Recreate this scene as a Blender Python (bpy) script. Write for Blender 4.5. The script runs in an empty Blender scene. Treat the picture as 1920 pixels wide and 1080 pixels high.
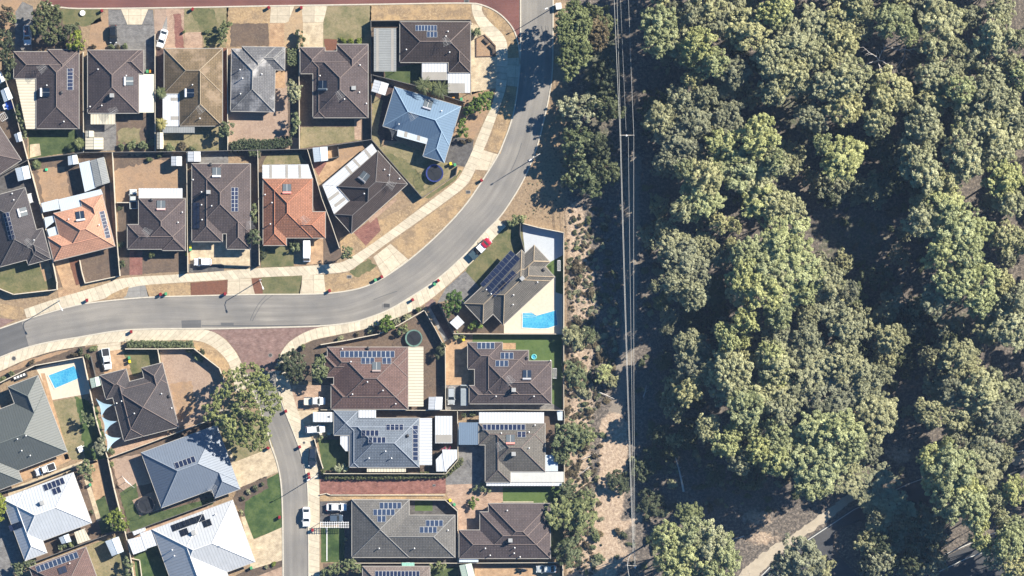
import bpy, math, random
import numpy as np
from mathutils import Vector, Matrix
R = math.radians
S = 0.125            # metres per photo pixel on the ground
CAMH = 1000.0
SUN_EL, SUN_AZ = R(35), math.atan2(0.52, 0.85)     # azimuth measured from +X towards +Y
scene = bpy.context.scene
COL = scene.collection
# ---------------------------------------------------------------- camera
cam = bpy.data.cameras.new('camera'); co = bpy.data.objects.new('camera', cam); COL.objects.link(co)
co.location = (0, 0, CAMH); co.rotation_euler = (0, 0, 0)
cam.sensor_width = 36; cam.lens = 36 * CAMH / (1920 * S); cam.clip_start = 1; cam.clip_end = 6000
scene.camera = co
# ---------------------------------------------------------------- world and sun
w = bpy.data.worlds.new('World'); scene.world = w; w.use_nodes = True
nt = w.node_tree; nt.nodes.clear()
sky = nt.nodes.new('ShaderNodeTexSky'); sky.sky_type = 'NISHITA'; sky.sun_disc = False
sky.sun_elevation = SUN_EL; sky.sun_rotation = math.pi / 2 - SUN_AZ
sky.air_density = 1.0; sky.dust_density = 0.3; sky.ozone_density = 2.0
bg = nt.nodes.new('ShaderNodeBackground'); bg.inputs[1].default_value = 0.05
wo = nt.nodes.new('ShaderNodeOutputWorld')
hs = nt.nodes.new('ShaderNodeHueSaturation'); hs.inputs['Saturation'].default_value = 1.6; hs.inputs['Value'].default_value = 1.0
nt.links.new(sky.outputs[0], hs.inputs['Color']); nt.links.new(hs.outputs[0], bg.inputs[0]); nt.links.new(bg.outputs[0], wo.inputs[0])
sl = bpy.data.lights.new('sun', 'SUN'); sl.energy = 5.0; sl.angle = R(0.5); sl.color = (1, 0.925, 0.79)
so = bpy.data.objects.new('sun', sl); COL.objects.link(so)
sd = Vector((math.cos(SUN_EL) * math.cos(SUN_AZ), math.cos(SUN_EL) * math.sin(SUN_AZ), math.sin(SUN_EL)))
so.rotation_euler = sd.to_track_quat('Z', 'Y').to_euler(); so.location = sd * 300
scene.view_settings.view_transform = 'Standard'; scene.view_settings.look = 'None'
scene.view_settings.exposure = 1.32; scene.view_settings.gamma = 1

def P(px, py, z=0.0):
    k = (CAMH - z) / CAMH
    return ((px - 960) * S * k, (540 - py) * S * k, z)
# ---------------------------------------------------------------- materials
MATS = {}
def nodes(name):
    m = bpy.data.materials.new(name); m.use_nodes = True
    n = m.node_tree; b = n.nodes['Principled BSDF']
    b.inputs['Specular IOR Level'].default_value = 0.3
    return m, n, b
def lk(n, a, b): n.links.new(a, b)
def noise(n, vec, scale, detail=4, rough=0.6):
    t = n.nodes.new('ShaderNodeTexNoise'); t.inputs['Scale'].default_value = scale
    t.inputs['Detail'].default_value = detail; t.inputs['Roughness'].default_value = rough
    if vec: lk(n, vec, t.inputs['Vector'])
    return t.outputs[0]
def ramp(n, fac, stops):
    r = n.nodes.new('ShaderNodeValToRGB'); lk(n, fac, r.inputs[0])
    e = r.color_ramp.elements
    while len(e) < len(stops): e.new(0.5)
    for k, (p, c) in enumerate(stops):
        e[k].position = p; e[k].color = (c[0], c[1], c[2], 1)
    return r.outputs[0]
def mixc(n, fac, a, b, mode='MIX'):
    m = n.nodes.new('ShaderNodeMix'); m.data_type = 'RGBA'; m.blend_type = mode
    for s, v in ((0, fac), (6, a), (7, b)):
        if hasattr(v, 'links'): lk(n, v, m.inputs[s])
        elif s == 0: m.inputs[0].default_value = v
        else: m.inputs[s].default_value = (v[0], v[1], v[2], 1)
    return m.outputs[2]
def mth(n, op, a, b=None, clamp=False):
    m = n.nodes.new('ShaderNodeMath'); m.operation = op; m.use_clamp = clamp
    for i, v in ((0, a), (1, b)):
        if v is None: continue
        if hasattr(v, 'links'): lk(n, v, m.inputs[i])
        else: m.inputs[i].default_value = v
    return m.outputs[0]
def pos(n): return n.nodes.new('ShaderNodeNewGeometry').outputs['Position']
def uv(n): return n.nodes.new('ShaderNodeUVMap').outputs[0]
def bump(n, b, h, dist=0.05, strength=0.6):
    u = n.nodes.new('ShaderNodeBump'); u.inputs['Distance'].default_value = dist
    u.inputs['Strength'].default_value = strength
    lk(n, h, u.inputs['Height']); lk(n, u.outputs[0], b.inputs['Normal'])
def sc(c, k): return tuple(min(1, x * k) for x in c)

def m_ground(name, c1, c2, c3=None, s1=0.35, s2=3.0, rough=0.95, grain=0.5, bmp=0.05):
    """mottled natural ground: c1/c2 large blotches, c3 flecks"""
    if name in MATS: return MATS[name]
    m, n, b = nodes(name); p = pos(n)
    a = ramp(n, noise(n, p, s1, 7, 0.72), [(0.30, sc(c1, 0.55)), (0.44, c1), (0.60, c2)])
    f = noise(n, p, s2 * 0.5, 7, 0.88)
    k = ramp(n, noise(n, p, s1 * 0.7, 3, 0.5), [(0.35, (grain * 0.25,) * 3), (0.65, (grain * 1.1,) * 3)])
    d = mixc(n, k, a, ramp(n, f, [(0.34, sc(c1, 0.4)), (0.5, c2), (0.64, c3 or sc(c2, 1.5))]))
    lk(n, d, b.inputs['Base Color']); b.inputs['Roughness'].default_value = rough
    bump(n, b, f, bmp); MATS[name] = m; return m
def m_plain(name, c, rough=0.6, var=0.12, s=1.5, metal=0.0, spec=0.3):
    if name in MATS: return MATS[name]
    m, n, b = nodes(name)
    f = noise(n, pos(n), s, 4, 0.6)
    lk(n, ramp(n, f, [(0.3, sc(c, 1 - var)), (0.7, sc(c, 1 + var))]), b.inputs['Base Color'])
    b.inputs['Roughness'].default_value = rough; b.inputs['Metallic'].default_value = metal
    b.inputs['Specular IOR Level'].default_value = spec
    MATS[name] = m; return m
def m_tile(name, c, c2=None, var=0.10, streak=None):
    """concrete roof tiles: UV in metres, v up the slope"""
    if name in MATS: return MATS[name]
    m, n, b = nodes(name); v = uv(n)
    br = n.nodes.new('ShaderNodeTexBrick'); lk(n, v, br.inputs['Vector'])
    br.inputs['Scale'].default_value = 1.0; br.inputs['Brick Width'].default_value = 0.36
    br.inputs['Row Height'].default_value = 0.44; br.inputs['Mortar Size'].default_value = 0.05
    br.inputs['Mortar Smooth'].default_value = 0.3; br.inputs['Bias'].default_value = 0.0
    br.inputs['Color1'].default_value = (*sc(c, 1 - var), 1)
    br.inputs['Color2'].default_value = (*sc(c2 or c, 1 + var), 1)
    br.inputs['Mortar'].default_value = (*sc(c, 0.42), 1)
    big = noise(n, pos(n), 0.45, 5, 0.6)
    col = mixc(n, 0.7, br.outputs[0], ramp(n, big, [(0.3, (0.74, 0.74, 0.75)), (0.7, (1.2, 1.19, 1.17))]), 'MULTIPLY')
    col = mixc(n, 1.0, col, ramp(n, noise(n, pos(n), 1.7, 6, 0.8), [(0.3, (0.88, 0.88, 0.88)), (0.7, (1.1, 1.1, 1.1))]), 'MULTIPLY')
    if streak:
        g = ramp(n, noise(n, pos(n), 0.22, 6, 0.6), [(0.5, (0, 0, 0)), (0.62, (1, 1, 1))])
        col = mixc(n, mth(n, 'MULTIPLY', g, 0.65), col, streak)
    lk(n, col, b.inputs['Base Color']); b.inputs['Roughness'].default_value = 0.85
    sp = n.nodes.new('ShaderNodeSeparateXYZ'); lk(n, v, sp.inputs[0])
    fr = mth(n, 'FRACT', mth(n, 'DIVIDE', sp.outputs[1], 0.44))
    wv = mth(n, 'SINE', mth(n, 'MULTIPLY', sp.outputs[0], 2 * math.pi / 0.36))
    bump(n, b, mth(n, 'ADD', mth(n, 'MULTIPLY', fr, -1.0), mth(n, 'MULTIPLY', wv, 0.4)), 0.04, 0.8)
    MATS[name] = m; return m
def m_metal(name, c, rib=0.25, var=0.08, rough=0.5, amp=0.03, line=0.75):
    """ribbed sheet roofing, ribs run along v"""
    if name in MATS: return MATS[name]
    m, n, b = nodes(name); v = uv(n)
    sp = n.nodes.new('ShaderNodeSeparateXYZ'); lk(n, v, sp.inputs[0])
    fr = mth(n, 'FRACT', mth(n, 'DIVIDE', sp.outputs[0], rib))
    ridge = mth(n, 'LESS_THAN', fr, 0.22)
    big = noise(n, pos(n), 0.6, 5, 0.65)
    base = ramp(n, big, [(0.3, sc(c, 1 - var)), (0.7, sc(c, 1 + var))])
    col = mixc(n, ridge, base, sc(c, line))
    lk(n, col, b.inputs['Base Color']); b.inputs['Roughness'].default_value = rough
    bump(n, b, ridge, amp, 0.7); MATS[name] = m; return m
def m_path(name, c, joint=1.5, dark=0.45, var=0.12, cross=0.0):
    if name in MATS: return MATS[name]
    m, n, b = nodes(name); v = uv(n)
    sp = n.nodes.new('ShaderNodeSeparateXYZ'); lk(n, v, sp.inputs[0])
    fr = mth(n, 'FRACT', mth(n, 'DIVIDE', sp.outputs[0], joint))
    j = mth(n, 'LESS_THAN', fr, 0.10 / joint)
    if cross:
        j = mth(n, 'MAXIMUM', j, mth(n, 'LESS_THAN', mth(n, 'FRACT', mth(n, 'DIVIDE', sp.outputs[1], cross)), 0.09 / cross))
    wn = n.nodes.new('ShaderNodeTexWhiteNoise'); wn.noise_dimensions = '1D'
    lk(n, mth(n, 'FLOOR', mth(n, 'DIVIDE', sp.outputs[0], joint)), wn.inputs['W'])
    slab = ramp(n, wn.outputs[0], [(0, sc(c, 0.86)), (1, sc(c, 1.1))])
    st = noise(n, pos(n), 1.1, 6, 0.7)
    col = mixc(n, 1.0, slab, ramp(n, st, [(0.3, (1 - 2 * var,) * 3), (0.7, (1 + var, 1 + var, 1 + var))]), 'MULTIPLY')
    col = mixc(n, mth(n, 'MULTIPLY', j, 0.8), col, sc(c, dark))
    lk(n, col, b.inputs['Base Color']); b.inputs['Roughness'].default_value = 0.9
    MATS[name] = m; return m
def m_road(name, c, streak=0.25, w=8.0):
    if name in MATS: return MATS[name]
    m, n, b = nodes(name); v = uv(n)
    mp = n.nodes.new('ShaderNodeMapping'); mp.inputs['Scale'].default_value = (0.06, 1.1, 1); lk(n, v, mp.inputs[0])
    a = noise(n, mp.outputs[0], 1.0, 4, 0.6)
    g = noise(n, pos(n), 6.0, 4, 0.8); l = noise(n, pos(n), 0.12, 3, 0.5)
    col = ramp(n, a, [(0.3, sc(c, 1 - streak)), (0.7, sc(c, 1 + streak))])
    col = mixc(n, 1.0, col, ramp(n, g, [(0.25, (0.7, 0.7, 0.7)), (0.75, (1.25, 1.25, 1.25))]), 'MULTIPLY')
    col = mixc(n, 1.0, col, ramp(n, l, [(0.35, (0.8, 0.81, 0.83)), (0.65, (1.12, 1.1, 1.06))]), 'MULTIPLY')
    sp = n.nodes.new('ShaderNodeSeparateXYZ'); lk(n, v, sp.inputs[0])
    # two slightly worn wheel tracks per lane
    t = mth(n, 'ABSOLUTE', mth(n, 'SINE', mth(n, 'MULTIPLY', sp.outputs[1], 4 * math.pi / w)))
    col = mixc(n, mth(n, 'MULTIPLY', t, 0.26), col, sc(c, 0.62))
    lk(n, col, b.inputs['Base Color']); b.inputs['Roughness'].default_value = 0.93
    bump(n, b, g, 0.02, 0.5); MATS[name] = m; return m
def m_brick(name, c, c2, bw=0.23, bh=0.115, src='pos', mort=0.6):
    if name in MATS: return MATS[name]
    m, n, b = nodes(name)
    br = n.nodes.new('ShaderNodeTexBrick'); lk(n, pos(n) if src == 'pos' else uv(n), br.inputs['Vector'])
    br.inputs['Scale'].default_value = 1; br.inputs['Brick Width'].default_value = bw
    br.inputs['Row Height'].default_value = bh; br.inputs['Mortar Size'].default_value = 0.012
    br.inputs['Color1'].default_value = (*c, 1); br.inputs['Color2'].default_value = (*c2, 1)
    br.inputs['Mortar'].default_value = (*sc(c, mort), 1)
    f = noise(n, pos(n), 0.7, 6, 0.7)
    col = mixc(n, 1.0, br.outputs[0], ramp(n, f, [(0.3, (0.62, 0.6, 0.6)), (0.72, (1.3, 1.3, 1.3))]), 'MULTIPLY')
    lk(n, col, b.inputs['Base Color']); b.inputs['Roughness'].default_value = 0.9
    MATS[name] = m; return m
def m_leaf(name, dark=(.04,.06,.02), light=(.1,.13,.05), var=(0.8, 1.2), trans=0.14):
    if name in MATS: return MATS[name]
    m, n, b = nodes(name)
    at = n.nodes.new('ShaderNodeAttribute'); at.attribute_name = 'tint'
    oi = n.nodes.new('ShaderNodeObjectInfo')
    col = mixc(n, at.outputs['Fac'], dark, light)
    col = mixc(n, 1.0, col, ramp(n, oi.outputs['Random'], [(0, (var[0], var[0], var[0] * 1.05)), (0.5, (1, 1, 1)), (1, (var[1] * 1.05, var[1], var[1] * 0.85))]), 'MULTIPLY')
    lk(n, col, b.inputs['Base Color']); b.inputs['Roughness'].default_value = 0.6
    b.inputs['Specular IOR Level'].default_value = 0.25
    tr = n.nodes.new('ShaderNodeBsdfTranslucent'); lk(n, col, tr.inputs[0])
    mx = n.nodes.new('ShaderNodeMixShader'); mx.inputs[0].default_value = trans
    lk(n, b.outputs[0], mx.inputs[1]); lk(n, tr.outputs[0], mx.inputs[2])
    lk(n, mx.outputs[0], n.nodes['Material Output'].inputs[0]); MATS[name] = m; return m
def m_paint(name, c, rough=0.25, metal=0.0):
    if name in MATS: return MATS[name]
    m, n, b = nodes(name); b.inputs['Base Color'].default_value = (*c, 1)
    b.inputs['Roughness'].default_value = rough; b.inputs['Metallic'].default_value = metal
    b.inputs['Coat Weight'].default_value = 0.4; b.inputs['Specular IOR Level'].default_value = 0.5
    MATS[name] = m; return m
def m_pv(name='solar_cells', c=(0.012, 0.018, 0.045), edge=(0.03, 0.035, 0.06)):
    if name in MATS: return MATS[name]
    m, n, b = nodes(name)
    br = n.nodes.new('ShaderNodeTexBrick'); lk(n, uv(n), br.inputs['Vector']); br.offset = 0
    br.inputs['Scale'].default_value = 1; br.inputs['Brick Width'].default_value = 0.16
    br.inputs['Row Height'].default_value = 0.16; br.inputs['Mortar Size'].default_value = 0.006
    br.inputs['Color1'].default_value = (*c, 1); br.inputs['Color2'].default_value = (*sc(c, 1.2), 1)
    br.inputs['Mortar'].default_value = (*edge, 1)
    lk(n, br.outputs[0], b.inputs['Base Color']); b.inputs['Roughness'].default_value = 0.18
    b.inputs['Specular IOR Level'].default_value = 0.5; MATS[name] = m; return m

# ---------------------------------------------------------------- object helpers
def tag(o, label=None, cat=None, group=None, kind=None):
    for k, v in (('label', label), ('category', cat), ('group', group), ('kind', kind)):
        if v: o[k] = v
    return o
def empty(name, loc, label, cat, group=None, rz=0.0):
    o = bpy.data.objects.new(name, None); COL.objects.link(o); o.empty_display_size = 0.5
    o.location = loc; o.rotation_euler = (0, 0, rz); return tag(o, label, cat, group)
def copy_tree(o, parent=None):
    c = o.copy(); COL.objects.link(c)
    if parent: c.parent = parent
    for ch in o.children: copy_tree(ch, c)
    return c
class MB:
    def __init__(s): s.v = []; s.f = []; s.uv = []; s.mi = []
    def face(s, pts, uvs=None, mi=0):
        k = len(s.v); s.v += [tuple(p) for p in pts]; s.f.append(list(range(k, k + len(pts))))
        s.uv += (uvs if uvs else [(p[0], p[1]) for p in pts]); s.mi.append(mi)
    def box(s, c, d, rz=0.0, mi=0, taper=1.0):
        ca, sa = math.cos(rz), math.sin(rz); q = []
        for z, t in ((-0.5, 1), (0.5, taper)):
            for x, y in ((-.5, -.5), (.5, -.5), (.5, .5), (-.5, .5)):
                X, Y = x * d[0] * t, y * d[1] * t
                q.append((c[0] + X * ca - Y * sa, c[1] + X * sa + Y * ca, c[2] + z * d[2]))
        for f in ((3, 2, 1, 0), (4, 5, 6, 7), (0, 1, 5, 4), (1, 2, 6, 5), (2, 3, 7, 6), (3, 0, 4, 7)):
            s.face([q[i] for i in f], mi=mi)
    def prism(s, poly, z0, z1, ang=0.0, mi=0, side=None):
        a = area(poly)
        if a < 0: poly = poly[::-1]
        ca, sa = math.cos(ang), math.sin(ang)
        def U(p): return (p[0] * ca + p[1] * sa, -p[0] * sa + p[1] * ca)
        z0s = z0 if hasattr(z0, '__len__') else [z0] * len(poly)
        z1s = z1 if hasattr(z1, '__len__') else [z1] * len(poly)
        if a < 0 and hasattr(z1, '__len__'): z1s = list(z1s)[::-1]; z0s = list(z0s)[::-1]
        s.face([(p[0], p[1], z) for p, z in zip(poly, z1s)], [U(p) for p in poly], mi)
        s.face([(p[0], p[1], z) for p, z in zip(poly[::-1], z0s[::-1])], [U(p) for p in poly[::-1]], mi)
        n = len(poly)
        for i in range(n):
            p, q = poly[i], poly[(i + 1) % n]; j = (i + 1) % n
            L = math.hypot(q[0] - p[0], q[1] - p[1])
            s.face([(p[0], p[1], z0s[i]), (q[0], q[1], z0s[j]), (q[0], q[1], z1s[j]), (p[0], p[1], z1s[i])],
                   [(0, z0s[i]), (L, z0s[j]), (L, z1s[j]), (0, z1s[i])], mi if side is None else side)
    def tube(s, a, b, r0, r1=None, n=7, mi=0, cap=True):
        a, b = Vector(a), Vector(b); r1 = r0 if r1 is None else r1
        d = (b - a).normalized(); u = d.orthogonal().normalized(); w_ = d.cross(u)
        A = [a + (u * math.cos(t) + w_ * math.sin(t)) * r0 for t in [2 * math.pi * i / n for i in range(n)]]
        B = [b + (u * math.cos(t) + w_ * math.sin(t)) * r1 for t in [2 * math.pi * i / n for i in range(n)]]
        for i in range(n):
            j = (i + 1) % n; s.face([A[i], A[j], B[j], B[i]], mi=mi)
        if cap: s.face(A[::-1], mi=mi); s.face(B, mi=mi)
    def path(s, pts, r, n=6, mi=0):
        for i in range(len(pts) - 1):
            rr = r if not hasattr(r, '__len__') else r[i]; r2 = r if not hasattr(r, '__len__') else r[i + 1]
            s.tube(pts[i], pts[i + 1], rr, r2, n, mi)
    def build(s, name, mats, parent=None, smooth=False, tri=False, loc=None):
        me = bpy.data.meshes.new(name)
        off = Vector(parent_off(parent)) if parent else Vector((0, 0, 0))
        if loc is not None: off = Vector(loc)
        me.from_pydata([(v[0] - off.x, v[1] - off.y, v[2] - off.z) for v in s.v], [], s.f)
        ul = me.uv_layers.new(name='UVMap')
        flat = [c for t in s.uv for c in t]
        ul.data.foreach_set('uv', flat)
        ms = mats if isinstance(mats, (list, tuple)) else [mats]
        for m in ms: me.materials.append(m)
        me.polygons.foreach_set('material_index', s.mi)
        if smooth: me.polygons.foreach_set('use_smooth', [True] * len(s.f))
        if tri:
            import bmesh
            bm = bmesh.new(); bm.from_mesh(me); bmesh.ops.triangulate(bm, faces=bm.faces[:]); bm.to_mesh(me); bm.free()
        me.update()
        o = bpy.data.objects.new(name, me); COL.objects.link(o)
        if parent: o.parent = parent
        if loc is not None: o.location = loc
        return o
def parent_off(p):
    v = Vector((0, 0, 0))
    while p: v = v + Vector(p.location); p = p.parent
    return v
def area(poly): return 0.5 * sum(poly[i][0] * poly[(i + 1) % len(poly)][1] - poly[(i + 1) % len(poly)][0] * poly[i][1] for i in range(len(poly)))
def PX(poly, z=0.0): return [P(x, y, z)[:2] for x, y in poly]
def resample(pts, n):
    d = [0]
    for i in range(1, len(pts)): d.append(d[-1] + math.dist(pts[i - 1], pts[i]))
    out = []
    for k in range(n + 1):
        t = d[-1] * k / n; i = 1
        while i < len(d) - 1 and d[i] < t: i += 1
        f = (t - d[i - 1]) / max(1e-9, d[i] - d[i - 1])
        out.append(tuple(pts[i - 1][j] + (pts[i][j] - pts[i - 1][j]) * f for j in range(len(pts[0]))))
    return out
def smooth_line(pts, it=2):
    for _ in range(it):
        q = [pts[0]]
        for i in range(len(pts) - 1):
            a, b = pts[i], pts[i + 1]
            q.append((a[0] * .75 + b[0] * .25, a[1] * .75 + b[1] * .25)); q.append((a[0] * .25 + b[0] * .75, a[1] * .25 + b[1] * .75))
        q.append(pts[-1]); pts = q
    return pts
# ---------------------------------------------------------------- palette
CREAM = (0.52, 0.455, 0.35); 
G_SAND = m_ground('dry_sand', (0.40, 0.28, 0.165), (0.30, 0.22, 0.14), (0.48, 0.36, 0.23), 0.5, 5.0, grain=0.6)
G_STRAW = m_ground('straw_grass', (0.42, 0.29, 0.155), (0.21, 0.15, 0.095), (0.58, 0.44, 0.27), 0.35, 4.0, grain=0.65)
G_DIRT = m_ground('brown_dirt', (0.15, 0.105, 0.075), (0.095, 0.07, 0.055), (0.24, 0.19, 0.14), 0.4, 4.0, grain=0.6)
G_ORANGE = m_ground('orange_dirt', (0.33, 0.215, 0.13), (0.24, 0.165, 0.11), (0.44, 0.32, 0.21), 0.4, 5.0, grain=0.5)
G_PINK = m_ground('pink_gravel', (0.34, 0.25, 0.19), (0.26, 0.185, 0.14), (0.48, 0.38, 0.3), 0.4, 5.0, grain=0.6)
G_MULCH = m_ground('red_mulch', (0.17, 0.075, 0.045), (0.13, 0.06, 0.04), (0.25, 0.13, 0.09), 0.8, 5.0, grain=0.5)
G_BARK = m_ground('garden_bed', (0.07, 0.055, 0.045), (0.11, 0.08, 0.06), (0.2, 0.16, 0.12), 0.6, 4.0, grain=0.6)
G_LAWN = m_ground('green_lawn', (0.032, 0.055, 0.02), (0.075, 0.098, 0.038), (0.11, 0.13, 0.055), 0.4, 4.0, grain=0.45)
G_RICH = m_ground('rich_lawn', (0.026, 0.056, 0.016), (0.078, 0.11, 0.036), (0.10, 0.14, 0.045), 0.3, 4.0, grain=0.35)
G_TURF = m_ground('synthetic_turf', (0.065, 0.105, 0.03), (0.085, 0.125, 0.04), (0.11, 0.155, 0.055), 0.5, 5.0, grain=0.3)
G_DRYL = m_ground('dry_lawn', (0.11, 0.115, 0.052), (0.24, 0.195, 0.115), (0.34, 0.28, 0.165), 0.3, 4.0, grain=0.6)
G_OLIVE = m_ground('olive_lawn', (0.072, 0.088, 0.036), (0.15, 0.135, 0.068), (0.24, 0.21, 0.11), 0.35, 4.0, grain=0.5)
CONC = m_path('concrete_path', CREAM, 1.5, 0.5)
CONCD = m_path('concrete_drive', (0.50, 0.43, 0.325), 2.9, 0.5, 0.12, 2.9)
CONCG = m_path('grey_concrete', (0.25, 0.24, 0.225), 3.0, 0.6, 0.1, 3.0)
KERB = m_plain('kerb_concrete', (0.46, 0.42, 0.35), 0.85, 0.12)
ASPH = m_road('old_asphalt', (0.225, 0.212, 0.196), 0.16)
ASPHD = m_road('dark_asphalt', (0.115, 0.115, 0.118), 0.08)
ASPHB = m_road('new_asphalt', (0.07, 0.07, 0.075), 0.08)
REDR = m_road('red_asphalt', (0.165, 0.075, 0.065), 0.14)
REDP = m_brick('faded_red_paving', (0.19, 0.12, 0.105), (0.24, 0.165, 0.145), 0.46, 0.23)
REDB = m_brick('red_paving', (0.19, 0.085, 0.07), (0.25, 0.125, 0.10), 0.46, 0.23)
PINKB = m_brick('pink_paving', (0.32, 0.22, 0.16), (0.40, 0.29, 0.215), 0.46, 0.23)
TANB = m_brick('tan_paving', (0.36, 0.235, 0.14), (0.41, 0.28, 0.17), 0.46, 0.23)
CREAMB = m_brick('cream_paving', (0.44, 0.36, 0.25), (0.5, 0.42, 0.30), 0.46, 0.23)
GREYB = m_brick('grey_paving', (0.15, 0.145, 0.14), (0.2, 0.195, 0.19), 0.46, 0.23)
DARKB = m_brick('charcoal_paving', (0.085, 0.08, 0.078), (0.12, 0.115, 0.11), 0.46, 0.23)
DREDB = m_brick('maroon_paving', (0.07, 0.045, 0.04), (0.11, 0.07, 0.06), 0.46, 0.23)
DECK = m_plain('pool_deck', (0.52, 0.46, 0.37), 0.8, 0.07)
WHITE = m_metal('white_sheet', (0.52, 0.54, 0.57), 0.7, 0.08, 0.5, 0.03, 0.74)
CREAMS = m_metal('cream_sheet', (0.55, 0.50, 0.39), 0.7, 0.06, 0.5, 0.03, 0.68)
CREAMF = m_metal('pale_cream_sheet', (0.66, 0.64, 0.52), 0.9, 0.06, 0.5, 0.01, 0.95)
GREYS = m_metal('grey_sheet', (0.26, 0.27, 0.27), 0.4, 0.12, 0.45, 0.04, 0.6)
PALEG = m_metal('pale_green_sheet', (0.42, 0.50, 0.42), 0.5, 0.05, 0.5, 0.02, 0.88)
PALEB = m_metal('pale_blue_sheet', (0.46, 0.52, 0.58), 0.4, 0.05, 0.5, 0.02, 0.85)
SKYL = m_metal('skylight_sheet', (0.33, 0.31, 0.28), 0.25, 0.08, 0.4, 0.02, 0.7)
BLUES = m_metal('slate_blue_sheet', (0.13, 0.18, 0.25), 0.5, 0.05, 0.5, 0.02, 0.8)
FENCE_C = m_plain('cream_fence_steel', (0.47, 0.42, 0.34), 0.6, 0.06)
FENCE_W = m_plain('limestone_wall', (0.5, 0.44, 0.35), 0.85, 0.1)
FENCE_D = m_plain('grey_fence_steel', (0.12, 0.115, 0.11), 0.6, 0.1)
WALLB = m_brick('cream_brick', (0.34, 0.27, 0.19), (0.42, 0.34, 0.25), 0.23, 0.086, 'uv', 1.15)
GLASS = m_paint('window_glass', (0.02, 0.025, 0.03), 0.08)
FRAME = m_plain('white_frame', (0.6, 0.6, 0.6), 0.5, 0.03)
GUT = m_plain('gutter_cream', (0.38, 0.36, 0.33), 0.5, 0.05)
RUB = m_plain('black_rubber', (0.02, 0.02, 0.02), 0.7, 0.1)
STEEL = m_plain('galvanised_steel', (0.42, 0.42, 0.41), 0.45, 0.08, metal=0.3)
DARKM = m_plain('dark_plastic', (0.03, 0.032, 0.035), 0.5, 0.1)
WHITEP = m_plain('white_plastic', (0.7, 0.7, 0.7), 0.4, 0.03)

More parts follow.
